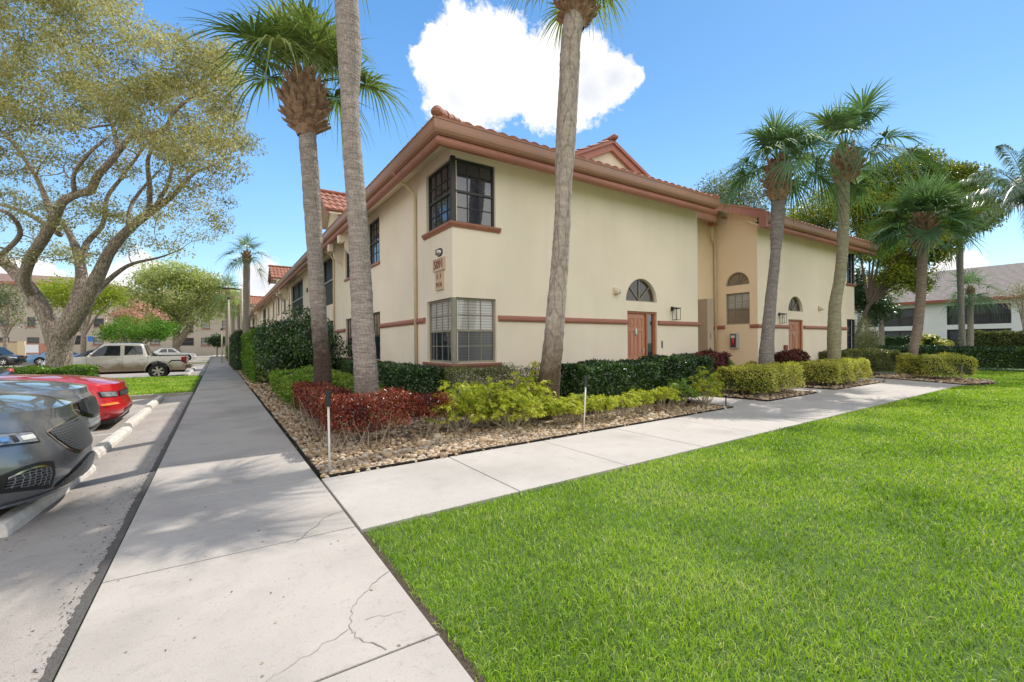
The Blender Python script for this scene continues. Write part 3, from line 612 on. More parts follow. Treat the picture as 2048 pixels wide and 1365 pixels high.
# doors
def door(x0, x1, ztop, side, lab):
    """six panel door with a sidelight; side=+1 sidelight on the right, 0 none"""
    y = SY+.1; m = MB(); fw = .055
    xs2 = x1-.40 if side else x1-fw
    for (a, b) in ((x0, x0+fw), (x1-fw, x1))+(((xs2, xs2+fw),) if side else ()): m.box((a, y-.06, 0), (b, y+.05, ztop))
    m.box((x0+fw, y-.058, ztop-fw), (x1-fw, y+.05, ztop-.001))
    if side: m.box((xs2+fw, y-.05, .78), (x1-fw, y+.04, .86))
    f = m.build('door_frame', DOORF, H, bevel=.008)
    if side:
        m = MB(); m.box((xs2+fw, y+.0, .05), (x1-fw, y+.02, ztop-fw)); m.build('sidelight', GLASS, f)
        m = MB(); m.box((xs2+fw, y-.03, .05), (xs2+fw+.03, y-.001, ztop-fw)); m.box((x1-fw-.03, y-.03, .05), (x1-fw, y-.001, ztop-fw)); m.build('sidelight_trim', DOORF, f)
    a, b = x0+fw+.004, xs2-.004; m = MB(); m.box((a, y-.004, .02), (b, y+.03, ztop-fw-.004)); W_ = b-a
    d = m.build('door', DOORM, H); d['label'] = lab
    m = MB(); cw = (W_-.30)/2
    for cx in (a+.10, a+.20+cw):
        for (z0, z1) in ((ztop-.42, ztop-.17), (ztop-1.22, ztop-.52), (.22, .80)):
            for (p, q) in (((cx, z0), (cx+cw, z0+.025)), ((cx, z1-.025), (cx+cw, z1)), ((cx, z0+.025), (cx+.025, z1-.025)), ((cx+cw-.025, z0+.025), (cx+cw, z1-.025))):
                m.box((p[0], y-.022, p[1]), (q[0], y-.0045, q[1]))
            m.box((cx+.06, y-.018, z0+.06), (cx+cw-.06, y-.0045, z1-.06))
    m.build('panels', DOORM, d, bevel=.006)
    hx = b-.07 if side else a+.07
    m = MB(); m.box((hx-.022, y-.03, 1.12), (hx+.022, y-.0045, 1.26)); m.tube([(hx, y-.03, 1.02), (hx, y-.06, 1.0), (hx, y-.065, .94), (hx, y-.03, .9)], .009, 8); m.lathe([(0, -.07), (.027, -.065), (.03, -.04), (.012, -.02), (.012, -.004)], (hx, y, .86), axis='y', n=14)
    m.build('handle', STEEL, d)
    m = MB(); cx = (a+b)/2; m.box((cx-.035, y-.028, ztop-.65), (cx+.035, y-.0045, ztop-.47)); m.tube([(cx-.02, y-.03, ztop-.6), (cx, y-.045, ztop-.67), (cx+.02, y-.03, ztop-.6)], .006, 6)
    m.build('knocker', STEEL, d)
    m = MB(); m.box((x0-.1, SY-.25, -.02), (x1+.1, SY+.1, .018)); m.build('threshold', CONC, H)
door(9.2, 10.4, 2.27, 1, 'six panel rose door with sidelight, nearest entrance'); door(17.84, 18.96, 2.25, 0, 'six panel rose door of the far wing')
# sills of the corner windows (moulded, wrap the corner)
SP = [(0, -.10), (.03, -.10), (.05, -.07), (.075, -.05), (.085, -.02), (.085, .0), (0, .0)]
sweep([(WX, 9.86), (WX, SY), (5.19, SY)][::1], [(a, b+3.925) for a, b in SP]).build('sill', TRIM, H)
sweep([(WX, 9.86), (WX, SY), (5.19, SY)], [(a, b+1.005) for a, b in SP]).build('sill', SILL, H)
sweep([(22.82, SY), (23.7, SY), (23.7, 9.8)], [(a, b+3.925) for a, b in SP]).build('sill', TRIM, H)
for pth in ([(WX, 13.3), (WX, 9.84)], [(5.14, SY), (9.17, SY)], [(10.43, SY), (12.3, SY), (12.3, 9.9)], [(WX, 19.6), (WX, 17.65)], [(WX, 27.6), (WX, 24.6)],
            [(12.3, 10), (15.7, 10), (15.7, 9.6)], [(15.7, 8.65), (15.7, SY), (17.82, SY)], [(18.98, SY), (22.86, SY)]):
    sweep(pth, [(a, b+1.965) for a, b in BELT]).build('belt_course', TRIM, H)
# eaves: soffit, stepped fascia, gutter
def eave(path, soff=True):
    P = [(x, y) for x, y in path]
    sweep(P, [(a, b+EAVE) for a, b in FPROF]).build('fascia', TRIM, H); sweep(P, [(a, b+EAVE) for a, b in GPROF]).build('gutter', GUTTER, H)
    if soff: sweep(P, [(0, 5.50), (.50, EAVE+.0), (.50, EAVE+.04), (0, 5.54)]).build('soffit', STUCCO, H)
eave([(WX, 76), (WX, SY), (12.4, SY)]); eave([(15.15, SY), (24.35, SY)])
ZR = EAVE+.45; SL = .4
tiles('roof', H, (WX-.62, SY-.62, ZR), (1, 0, 0), (0, 1, 0), SL, 12.4-WX+.62, lambda u: min(u, 6) if u < 6 else 6, vmin=lambda u: 0)
tiles('roof', H, (WX-.62, SY-.62, ZR), (0, 1, 0), (1, 0, 0), SL, 68, lambda u: min(u, 6), per_n=4)
tiles('roof', H, (12.9, 76, ZR), (0, -1, 0), (-1, 0, 0), SL, 61, lambda u: 4.6, per_n=4)
tiles('roof', H, (15.1, SY-.62, ZR), (1, 0, 0), (0, 1, 0), SL, 9.2, lambda u: min(6, 9.3-u) if u > 3.3 else 6)
tiles('roof', H, (12.2, 9.5, 5.93), (1, 0, 0), (0, 1, 0), SL, 3.6, lambda u: 4.4)
m = MB()   # back slopes and flat closing surfaces
m.add([(WX+5.35, 14.05, ZR+2.38), (12.4, 13.7, ZR+2.38), (12.4, 20, 6.2), (9.4, 20, 7.6)], [(0, 1, 2, 3)])
m.add([(15.1, 13.7, ZR+2.38), (18.4, 13.7, ZR+2.38), (24.3, 20.3, 5.4), (15.1, 20.3, 5.4)], [(0, 1, 2, 3)]); m.add([(24.32, 7.8, ZR), (24.32, 20.3, 5.4), (18.4, 13.75, ZR+2.38)], [(0, 1, 2)])
m.build('roof', TILE, H)
caps('hip_ridge', H, (WX-.58, SY-.58, ZR+.12), (WX+5.3, SY+5.3, ZR+2.5))
# rake trims of wing two (left) and wing one (right end)
for x0, x1, y1 in ((15.0, 15.12, 13.8), (12.36, 12.46, 13.8)):
    m = MB(); y0 = 7.77
    for (dz0, dz1, e) in ((-.20, .05, 0), (.05, .10, .03)):
        m.add([(x0-e, y0, ZR+dz0), (x1, y0, ZR+dz0), (x1, y1, ZR+dz0+SL*(y1-y0)), (x0-e, y1, ZR+dz0+SL*(y1-y0)), (x0-e, y0, ZR+dz1), (x1, y0, ZR+dz1), (x1, y1, ZR+dz1+SL*(y1-y0)), (x0-e, y1, ZR+dz1+SL*(y1-y0))],
              [(0,3,2,1),(4,5,6,7),(0,1,5,4),(1,2,6,5),(2,3,7,6),(3,0,4,7)])
    m.build('rake_board', mat('rose_fascia', (.46, .19, .14), .55, col2=(.4, .17, .12), scale=3), H)
m = MB(); m.box((15.02, 7.74, 5.19), (15.147, 7.98, 5.62)); m.build('eave_return', MATS['rose_fascia'], H)
m = MB(); m.box((12.32, 9.45, 5.72), (14.98, 9.62, 5.9)); m.build('gutter', GUTTER, H)
m = MB(); m.add([(15.1, 7.9, 5.51), (15.75, 7.9, 5.51), (15.75, 13.7, 7.83), (15.1, 13.7, 7.83)], [(0, 1, 2, 3)]); m.add([(12.25, 7.9, 5.51), (12.38, 7.9, 5.51), (12.38, 13.7, 7.83), (12.25, 13.7, 7.83)], [(0, 1, 2, 3)])
m.build('soffit', STUCCO, H)
# cross gable above the front roof
gx, gy, gz, hw, gs = 9.83, 9.5, 7.42, 2.7, .475
m = MB(); m.add([(gx-hw, gy+.12, gz-hw*gs), (gx+hw, gy+.12, gz-hw*gs), (gx, gy+.12, gz-.06)], [(0, 1, 2)]); m.build('gable_wall', STUCCO, H)
for sgn in (-1, 1):
    m = MB()
    for (t0, t1, y0) in ((.0, -.10, -.06), (-.10, -.30, 0)):
        m.add([(gx, gy+y0, gz+t0), (gx+sgn*(hw+.2), gy+y0, gz+t0-(hw+.2)*gs), (gx+sgn*(hw+.2), gy+y0, gz+t1-(hw+.2)*gs), (gx, gy+y0, gz+t1),
               (gx, gy+.1, gz+t0), (gx+sgn*(hw+.2), gy+.1, gz+t0-(hw+.2)*gs), (gx+sgn*(hw+.2), gy+.1, gz+t1-(hw+.2)*gs), (gx, gy+.1, gz+t1)],
              [(0, 3, 2, 1), (4, 5, 6, 7), (0, 1, 5, 4), (3, 7, 6, 2)] if sgn > 0 else [(0, 1, 2, 3), (7, 6, 5, 4), (4, 5, 1, 0), (2, 6, 7, 3)])
    m.build('rake_board', MATS['rose_fascia'], H)
    tiles('roof', H, (gx+sgn*(hw+.25), gy-.08 if sgn < 0 else 16, gz+.0-(hw+.25)*gs), (0, 1 if sgn < 0 else -1, 0), (-sgn, 0, 0), gs, 6.5, lambda u: hw+.25)
caps('ridge', H, (gx, gy-.1, gz+.05), (gx, 16, gz+.05), .085)
# projecting gabled bays on the west facade
def bay(y0):
    y1 = y0+1.95; xf = 3.5; ym = (y0+y1)/2; n = 18
    hole = arch(y0+.28, y1-.28, 4.55, 5.62, n)
    pts = [(y0, 4.93), (y0+.26, 4.93)]+[(ym+(ym-y0-.26)*math.cos(PI-PI*k/n), 4.93+.72*math.sin(PI*k/n)) for k in range(n+1)][1:-1]+[(y1-.26, 4.93), (y1, 4.93), (y1, 5.8), (ym, 6.62), (y0, 5.8)]
    m = MB()
    T = tessellate_polygon([[Vector((a, b, 0)) for a, b in pts]])
    k = len(pts); m.add([(xf, a, b) for a, b in pts]+[(xf+.14, a, b) for a, b in pts], [tuple(t) for t in T]+[tuple(i+k for i in t) for t in T]+[(i, (i+1) % k, k+(i+1) % k, k+i) for i in range(k)])
    b = m.build('gable_bay', STUCCO, H)
    for ya in (y0, y1-.12):   # side panels with a scooped lower edge
        q = [(xf+.14, 4.93)]+[(xf+.14+.42*math.sin(t)*1.0, 4.93-.46*(1-math.cos(t))) for t in (PI/2*k/8 for k in range(1, 9))]
        q = [(xf+.14, 4.98), (xf+.18, 4.98)]+[(xf+.18+.30*(1-math.cos(t)), 4.98-.46*math.sin(t)) for t in (PI/2*k/8 for k in range(1, 9))]+[(xf+.52, 4.44), (WX, 4.44), (WX, 5.8), (xf+.14, 5.8)]
        T = tessellate_polygon([[Vector((a, c, 0)) for a, c in q]]); k = len(q); s = MB()
        s.add([(a, ya, c) for a, c in q]+[(a, ya+.12, c) for a, c in q], [tuple(t) for t in T]+[tuple(i+k for i in t) for t in T]+[(i, (i+1) % k, k+(i+1) % k, k+i) for i in range(k)])
        s.build('side_panel', STUCCO, b)
    for sg in (-1, 1):
        r = MB(); o = Vector((3.05, ym, 6.83)); e = Vector((0, sg*(ym-y0+.22), -(ym-y0+.22)*.74)); r.obox(o+Vector((0, 0, -.2)), e, (.09, 0, 0), (0, 0, .19)); r.build('rake_board', TRIM, b)
        r = MB(); r.obox(o+Vector((.09, 0, -.12)), e, (.9, 0, 0), (0, 0, .05)); r.build('soffit', STUCCO, b)
        tiles('roof', b, (3.0 if sg > 0 else 5.6, ym+sg*(ym-y0+.25), 6.84-(ym-y0+.25)*.74), (1 if sg > 0 else -1, 0, 0), (0, -sg, 0), .74, 2.6, lambda u: ym-y0+.25, per=.22, course=.3)
    caps('ridge', b, (3.0, ym, 6.9), (5.6, ym, 6.9), .07)
for y0 in (16.1, 34.0, 56.5): bay(y0)
# downpipes
def downpipe(pts, r=.038):
    m = MB(); m.tube(pts, r, 10); return m.build('downpipe', PIPE, H, smooth=True)
x = WX-.045
downpipe([(3.5, 10.2, 5.30), (3.62, 10.25, 5.22), (3.85, 10.33, 5.14), (3.95, 10.36, 5.06), (x, 10.36, 4.9), (x, 10.36, .05)])
m = MB(); m.tube([(3.46, 10.2, 5.55), (3.46, 10.2, 5.36), (3.52, 10.2, 5.27)], [.05, .06, .05], 10); m.build('outlet', TRIM, H, smooth=True)
for yy in (19.45, 33.1, 37.5, 41, 47, 57.5): downpipe([(3.5, yy, 5.30), (3.85, yy, 5.14), (x, yy, 4.9), (x, yy, .05)])
downpipe([(15.2, 9.75, 5.75), (15.25, 9.8, 5.3), (15.45, 9.88, 5.15), (15.6, 9.92, 5.1), (15.63, 9.93, 4.9), (15.63, 9.93, .05)], .045)
m = MB(); m.box((15.08, 9.62, 5.66), (15.3, 9.86, 5.92)); m.build('rainwater_head', TRIM, H, bevel=.02)
# ================================================================ FOLIAGE TOOLS
def unit(a): return a/np.maximum(1e-9, np.linalg.norm(a, axis=-1, keepdims=True))
def leaf_geo(P, D, N, L, W, fold=.12):
    """rhombic leaves: base points P, directions D, rough normals N, lengths L, widths W"""
    D = unit(D); S = unit(np.cross(D, N)); Nn = np.cross(S, D); L = np.asarray(L)[:, None]; W = np.asarray(W)[:, None]
    V = np.stack([P, P+D*L*.48+S*W*.5+Nn*W*fold, P+D*L-Nn*L*.12, P+D*L*.48-S*W*.5+Nn*W*fold], 1)
    return V.reshape(-1, 3)
def quads(n, k=4): i = k*np.arange(n)[:, None]; return np.concatenate([i+j for j in range(k)], 1)
def leaf_obj(name, Vs, mt, parent, attr, off=None):
    V = np.concatenate(Vs) if isinstance(Vs, list) else Vs
    return np_mesh(name, V, quads(len(V)//4), mt, parent, attr=attr, off=off)
def rdir(n): return unit(rng.normal(size=(n, 3)))
BARKT = mat('twig_bark', (.46, .37, .27), .9, col2=(.30, .23, .165), scale=9)
def lumpy(P, amp, f=2.3, ph=0):
    return amp*(np.sin(P[:, 0]*f*1.3+ph)+np.sin(P[:, 1]*f*1.7+1.3+ph)+np.sin((P[:, 0]+P[:, 2])*f*2.1+2.1)+np.sin((P[:, 1]-P[:, 2])*f*2.9))*.5
def hedge(name, label, cat, path, wd, z0, z1, mt, dens=1500, size=.045, asp=.5, group=None, core=True, stems=0, rag=.03, inner=.05, round_=.12, corecol=(.035, .055, .02), off=None):
    path = [Vector((x, y, 0)) for x, y in path]; c = sum(path, Vector())/len(path); root = thing(name, label, cat, (c.x, c.y, 0), group)
    Ps, Ns = [], []; kc = MB(); st = MB()
    for i in range(len(path)-1):
        a, b = path[i], path[i+1]; d = (b-a); Ln = d.length; d.normalize(); s = Vector((-d.y, d.x, 0)); h = z1-z0
        a2 = a-d*(wd/2 if i else 0); Ln2 = Ln+(wd/2 if i else 0)
        areas = [(Ln2*h, 1), (Ln2*h, -1), (Ln2*wd, 0), (wd*h, 2), (wd*h, 3)]
        for A, kind in areas:
            n = int(A*dens); u = rng.uniform(0, Ln2, n); v = rng.uniform(-wd/2, wd/2, n); zz = z0+h*rng.uniform(0, 1, n)**.85
            sd = np.array(s[:]); dd = np.array(d[:]); a0 = np.array(a2[:])
            if kind in (1, -1):
                P = a0+dd*u[:, None]+sd*(kind*wd/2); P[:, 2] = zz; Nn = np.tile(sd*kind, (n, 1))
                t = np.clip((zz-(z1-round_))/round_, 0, 1)[:, None]; P -= sd*kind*(round_*.6*t**2); Nn = Nn+np.array([0, 0, 1.])*t
            elif kind == 0:
                P = a0+dd*u[:, None]+sd*v[:, None]; P[:, 2] = z1-round_*.5*np.clip((abs(v)-(wd/2-round_))/round_, 0, 1)**2; Nn = np.tile([0, 0, 1.], (n, 1))
            else:
                e = Ln2 if kind == 2 else 0
                P = a0+dd*e+sd*v[:, None]; P[:, 2] = zz; Nn = np.tile(dd*(1 if kind == 2 else -1), (n, 1))
                t = np.clip((abs(v)-(wd/2-round_))/round_, 0, 1)[:, None]; P -= Nn*(round_*.7*t**2)
            Ps.append(P); Ns.append(unit(Nn))
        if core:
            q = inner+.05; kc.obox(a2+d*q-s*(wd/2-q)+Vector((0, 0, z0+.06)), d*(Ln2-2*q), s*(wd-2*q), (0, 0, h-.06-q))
        for k in range(int(stems*Ln2*wd*2)):
            u, v = random.uniform(.05, Ln2-.05), random.uniform(-wd/2+.06, wd/2-.06); p = a2+d*u+s*v
            e = p+d*random.uniform(-.3, .3)+s*random.uniform(-.2, .2)*(1 if v > 0 else -1)
            tz = z0+random.uniform(.1, .8)*h; r = random.uniform(.005, .011)
            st.tube([p+Vector((0, 0, -.03)), p.lerp(e, .5)+Vector((random.uniform(-.04, .04), random.uniform(-.04, .04), tz*.5)), e+Vector((0, 0, tz))], [r, r*.8, r*.4], 5)
    P = np.concatenate(Ps); N = np.concatenate(Ns); n = len(P)
    P = P+N*(lumpy(P, rag, 3.0)[:, None]-np.abs(rng.normal(0, inner, n))[:, None]+rng.normal(0, .012, n)[:, None])
    D = unit(N*.55+rdir(n)*.8+np.array([0, 0, .35])); L = size*rng.uniform(.65, 1.35, n)
    V = leaf_geo(P, D, N+rdir(n)*.6, L, L*asp)
    at = np.clip(.5+rng.normal(0, .17, n)+lumpy(P, .12, 5), 0, 1)
    o = (c.x, c.y, 0)
    leaf_obj('foliage', V, mt, root, at, off=o)
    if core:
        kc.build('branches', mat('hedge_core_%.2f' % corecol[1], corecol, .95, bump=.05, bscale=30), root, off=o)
    if stems: st.build('stems', BARKT, root, off=o)
    return root
def whorls(P, N, k, L, W, droop=.25):
    """k leaflets radiating round every point"""
    n = len(P); A = unit(np.cross(N, rdir(n))); B = np.cross(N, A); out = []
    for i in range(k):
        a = 2*PI*i/k+rng.uniform(-.3, .3, n); d = A*np.cos(a)[:, None]+B*np.sin(a)[:, None]+N*rng.uniform(.1, .7, n)[:, None]
        l = L*rng.uniform(.6, 1.3, n); out.append(leaf_geo(P, d-np.array([0, 0, droop])*.3, N, l, l*W))
    return np.concatenate([o.reshape(n, 4, 3) for o in out], 1).reshape(-1, 3), k
def bush(name, label, cat, c, r, mt, nclump=26, per=26, k=6, L=.06, W=.42, group=None, stems=True, z0=.12, crad=.13, barkm=None):
    cx, cy = c; rx, ry, rz = r; root = thing(name, label, cat, (cx, cy, 0), group)
    d = rdir(nclump); d[:, 2] = np.abs(d[:, 2])*1.1-.15; q = unit(d)*rng.uniform(.55, 1.0, nclump)[:, None]
    Cc = np.stack([q[:, 0]*rx, q[:, 1]*ry, z0+.1+(rz-z0-.1)*(.08+.92*q[:, 2]+rng.normal(0, .10, nclump)).clip(0.0, 1.25)], 1)
    Ps = []; Ns = []
    for p in Cc:
        u = rdir(per); u[:, 2] = np.abs(u[:, 2])*.9-.1; rr = crad*rng.uniform(.4, 1.1, per)[:, None]
        Ps.append(p+u*rr); Ns.append(unit(u+np.array([0, 0, .5])))
    P = np.concatenate(Ps); N = np.concatenate(Ns); P[:, 2] = P[:, 2].clip(.05, None)
    V, kk = whorls(P, N, k, L, W)
    cl = np.repeat(rng.normal(0, .12, nclump), per)+rng.normal(0, .12, len(P))
    at = np.clip(.5+np.repeat(cl, kk)+rng.normal(0, .06, len(P)*kk), 0, 1)
    leaf_obj('foliage', V, mt, root, at)
    if stems:
        m = MB()
        for p in Cc[::max(1, len(Cc)//16)]:
            b = Vector((random.uniform(-.07, .07), random.uniform(-.07, .07), -.03)); e = Vector(p); e.z -= .02
            mid = b.lerp(e, .5)+Vector((random.uniform(-.03, .03), random.uniform(-.03, .03), -.03)); m.tube([b, mid, e], [.010, .007, .003], 5)
        m.build('stems', barkm or BARKT, root)
    return root
class Skel:
    """branch skeleton grown toward foliage clumps"""
    def __init__(s): s.n = []; s.r = []; s.m = MB()
    def limb(s, pts, rad, n=10, sub=5, wob=.0):
        pts = [Vector(p) for p in pts]; P = []; R = []
        for i in range(len(pts)-1):
            p0 = pts[max(0, i-1)]; p1 = pts[i]; p2 = pts[i+1]; p3 = pts[min(len(pts)-1, i+2)]
            for k in range(sub):
                t = k/sub
                q = .5*((2*p1)+(p2-p0)*t+(2*p0-5*p1+4*p2-p3)*t*t+(3*p1-p0-3*p2+p3)*t**3)
                if wob: q += Vector([random.uniform(-wob, wob) for _ in range(3)])
                P.append(q); R.append(rad[i]*(1-t)+rad[i+1]*t)
        P.append(pts[-1]); R.append(rad[-1]); s.m.tube(P, R, n)
        for p, r in zip(P, R): s.n.append(p[:]); s.r.append(r)
    def grow(s, clumps, rmin=.012, up=.25, maxr=.5):
        cl = [np.array(c) for c in clumps]; N = np.array(s.n); base = N[0]
        order = sorted(range(len(cl)), key=lambda i: np.min(np.linalg.norm(N-cl[i], axis=1)))
        for i in order:
            N = np.array(s.n); d = np.linalg.norm(N-cl[i], axis=1)+np.maximum(0, N[:, 2]-cl[i][2])*.8; j = int(np.argmin(d)); a = Vector(N[j]); b = Vector(cl[i]); L = (b-a).length
            if L < .05: continue
            r0 = min(s.r[j]*.75, rmin*.9+.022*L+.006); r1 = max(rmin*.5, r0*.35)
            side = Vector(rdir(1)[0])*L*.13; pts = []
            for t in (0, .25, .5, .75, 1): pts.append(a.lerp(b, t)+side*math.sin(PI*t)+Vector((0, 0, -up*L*.3*math.sin(PI*t)))+Vector(rdir(1)[0])*L*.035*(0 < t < 1))
            rr = [r0+(r1-r0)*t for t in (0, .25, .5, .75, 1)]
            s.m.tube(pts, rr, 6 if r0 > .02 else 4, cap=False)
            for p, r in zip(pts[1:], rr[1:]): s.n.append(p[:]); s.r.append(r)
def clump_leaves(clumps, rad, per, L, W, flat=.7, wind=None, drop=0):
    c = np.array(clumps); n = len(c); rad = np.broadcast_to(rad, (n,)); P = np.repeat(c, per, 0); R = np.repeat(rad, per)
    o = rdir(n*per)*(rng.uniform(0, 1, n*per)**.45)[:, None]; o[:, 2] *= flat; P = P+o*R[:, None]
    D = rdir(n*per)*.9+o*.8+np.array([0, 0, -drop]); 
    if wind is not None: D = D+np.array(wind)
    l = L*rng.uniform(.6, 1.4, n*per); V = leaf_geo(P, unit(D), rdir(n*per)+np.array([0, 0, .8]), l, l*W)
    at = np.clip(.5+np.repeat(rng.normal(0, .13, n), per)+rng.normal(0, .13, n*per), 0, 1)
    return V, at
OAKBARK = mat('oak_bark', (.50, .42, .34), .95, col2=(.22, .17, .13), scale=11, bump=.05, bscale=16, stretch=(1, 1, .35), detail=10)
def tree(name, label, base, limbs, clumps, mt, rad=.5, per=120, L=.1, W=.45, bark=OAKBARK, group=None, cat='tree', flat=.7, wind=None, drop=0, n=10):
    root = thing(name, label, cat, base, group); S = Skel(); o = tuple(base)
    for pts, rr in limbs: S.limb(pts, rr, n=n)
    S.grow(clumps); S.m.build('trunk', bark, root, smooth=True, off=o)
    V, at = clump_leaves(clumps, rad, per, L, W, flat, wind, drop); leaf_obj('crown', V, mt, root, at, off=o)
    return root
def ell_clumps(blobs, n):
    """clump centres in a union of ellipsoids (x,y,z,rx,ry,rz), mostly near their shells"""
    vol = np.array([b[3]*b[4]*b[5] for b in blobs])**(2/3); k = (vol/vol.sum()*n).astype(int)+1; out = []
    for b, q in zip(blobs, k):
        d = rdir(q)*(rng.uniform(.35, 1, q)**.6)[:, None]; out.append(np.array(b[:3])+d*np.array(b[3:6]))
    return [tuple(p) for p in np.concatenate(out)]
def px_clumps(poly, D0, spread, n):
    P = np.array(poly, float); out = []
    while len(out) < n:
        x = rng.uniform(P[:, 0].min(), P[:, 0].max(), 200); y = rng.uniform(P[:, 1].min(), P[:, 1].max(), 200)
        for a, b in zip(x[(k := in_poly(x, y, poly))], y[k]): out.append(tuple(atD(a, b, D0+random.uniform(-spread, spread))))
    return out[:n]
# ---------------------------------------------------------------- palms
cracks(OAKBARK)
PALMBARK = mat('palm_bark', (.33, .285, .245), .95, col2=(.20, .165, .14), scale=6, bump=.02, bscale=9, stretch=(1, 1, 4.5), detail=9)
PALMBARK2 = mat('peeling_palm_bark', (.42, .34, .26), .95, col2=(.19, .14, .10), scale=4, bump=.035, bscale=5, stretch=(1, 1, .5), voro=True)
MOSSB = mat('rough_dark_palm_base', (.16, .115, .08), .97, col2=(.28, .22, .16), scale=9, bump=.05, bscale=14, stretch=(1, 1, .5), detail=9)
GREENB = mat('lichen_palm_bark', (.36, .35, .24), .95, col2=(.24, .22, .15), scale=5, bump=.015, bscale=9, stretch=(1, 1, 3.5), detail=9)
BOOT = mat('palm_boot', (.46, .29, .18), .9, col2=(.12, .065, .04), scale=13, bump=.01, bscale=30, stretch=(1, 1, .4))
FANL = leafmat('fan_leaf', [(.08, .13, .05), (.17, .24, .08), (.32, .38, .16), (.60, .62, .42)], trans=.35, rough=.6, spec=.12, sc_=.8)
FANB = leafmat('blue_fan_leaf', [(.04, .09, .055), (.08, .16, .08), (.16, .26, .13), (.42, .48, .36)], trans=.25, rough=.6, spec=.12, sc_=.8)
FANP = leafmat('pale_fan_leaf', [(.08, .14, .06), (.14, .22, .10), (.22, .31, .14)], trans=.3, rough=.4, spec=.5)
def bark_low(m, mossc, z0, soft=.5):
    """rough dark weathered foot of the trunk, blended over a noisy height"""
    n = m.node_tree; b = n.nodes['Principled BSDF']; l = n.links; src = b.inputs['Base Color'].links[0].from_socket
    tc = n.nodes.new('ShaderNodeTexCoord'); sp = n.nodes.new('ShaderNodeSeparateXYZ'); l.new(tc.outputs['Object'], sp.inputs[0])
    t = n.nodes.new('ShaderNodeTexNoise'); t.inputs['Scale'].default_value = 5; t.inputs['Detail'].default_value = 8; t.inputs['Roughness'].default_value = .7; l.new(tc.outputs['Object'], t.inputs['Vector'])
    a = n.nodes.new('ShaderNodeMath'); a.operation = 'MULTIPLY_ADD'; a.inputs[1].default_value = 1.6; l.new(t.outputs[0], a.inputs[0]); l.new(sp.outputs[2], a.inputs[2])
    r = n.nodes.new('ShaderNodeMapRange'); r.inputs[1].default_value = z0+.8-soft/2; r.inputs[2].default_value = z0+.8+soft/2; r.inputs[3].default_value = 1; r.inputs[4].default_value = 0; l.new(a.outputs[0], r.inputs[0])
    t2 = n.nodes.new('ShaderNodeTexNoise'); t2.inputs['Scale'].default_value = 22; t2.inputs['Detail'].default_value = 4; l.new(tc.outputs['Object'], t2.inputs['Vector'])
    c = n.nodes.new('ShaderNodeMix'); c.data_type = 'RGBA'; c.inputs[6].default_value = (*[q*.08 for q in mossc], 1); c.inputs[7].default_value = (*[q*.95 for q in mossc], 1); l.new(t2.outputs[0], c.inputs[0])
    x = n.nodes.new('ShaderNodeMix'); x.data_type = 'RGBA'; l.new(r.outputs[0], x.inputs[0]); l.new(src, x.inputs[6]); l.new(c.outputs[2], x.inputs[7]); l.new(x.outputs[2], b.inputs['Base Color'])
    return m
def palm_bark(name, c1, c2, z0=.0, moss=(.14, .10, .07), rings=True, bump=.02, soft=.5, crack=0):
    m = mat(name, c1, .95, col2=c2, scale=5, detail=9, stretch=(1, 1, 3))
    n = m.node_tree; b = n.nodes['Principled BSDF']; l = n.links; tc = n.nodes.new('ShaderNodeTexCoord')
    mp = n.nodes.new('ShaderNodeMapping'); mp.inputs['Scale'].default_value = (1, 1, 7) if rings else (1, 1, .38); l.new(tc.outputs['Object'], mp.inputs[0])
    t = n.nodes.new('ShaderNodeTexNoise'); t.inputs['Scale'].default_value = 5 if rings else 26; t.inputs['Detail'].default_value = 7; t.inputs['Roughness'].default_value = .65; l.new(mp.outputs[0], t.inputs['Vector'])
    mp2 = n.nodes.new('ShaderNodeMapping'); mp2.inputs['Scale'].default_value = (1, 1, .30); l.new(tc.outputs['Object'], mp2.inputs[0])
    v = n.nodes.new('ShaderNodeTexVoronoi'); v.feature = 'DISTANCE_TO_EDGE'; v.inputs['Scale'].default_value = 26 if not crack else crack; l.new(mp2.outputs[0], v.inputs['Vector'])
    k = n.nodes.new('ShaderNodeMapRange'); k.inputs[1].default_value = .0; k.inputs[2].default_value = .10; l.new(v.outputs['Distance'], k.inputs[0])
    ad = n.nodes.new('ShaderNodeMath'); ad.operation = 'MULTIPLY_ADD'; ad.inputs[1].default_value = .22 if not rings else .16; l.new(k.outputs[0], ad.inputs[0]); l.new(t.outputs[0], ad.inputs[2])
    bp = n.nodes.new('ShaderNodeBump'); bp.inputs['Distance'].default_value = bump*1.6; l.new(ad.outputs[0], bp.inputs['Height']); l.new(bp.outputs[0], b.inputs['Normal'])
    src = b.inputs['Base Color'].links[0].from_socket; x = n.nodes.new('ShaderNodeMix'); x.data_type = 'RGBA'; x.blend_type = 'MULTIPLY'; x.inputs[0].default_value = .75
    r = n.nodes.new('ShaderNodeMapRange'); r.inputs[1].default_value = .45; r.inputs[2].default_value = .86 if not rings else .80; r.inputs[3].default_value = .42; r.inputs[4].default_value = 1.12; l.new(ad.outputs[0], r.inputs[0])
    l.new(src, x.inputs[6]); l.new(r.outputs[0], x.inputs[7]); l.new(x.outputs[2], b.inputs['Base Color'])
    return bark_low(m, moss, z0, soft) if z0 else m
PB1 = palm_bark('grey_ringed_bark_a', (.46, .395, .34), (.32, .27, .235), 1.75, moss=(.15, .10, .07), soft=.9)
PB2 = palm_bark('grey_ringed_bark_b', (.50, .42, .365), (.35, .29, .25), .75, moss=(.24, .185, .135), soft=.8)
PB3 = palm_bark('shaggy_peeling_bark', (.58, .49, .41), (.40, .32, .255), 1.35, moss=(.20, .135, .07), soft=1.0, rings=False, bump=.035, crack=6)
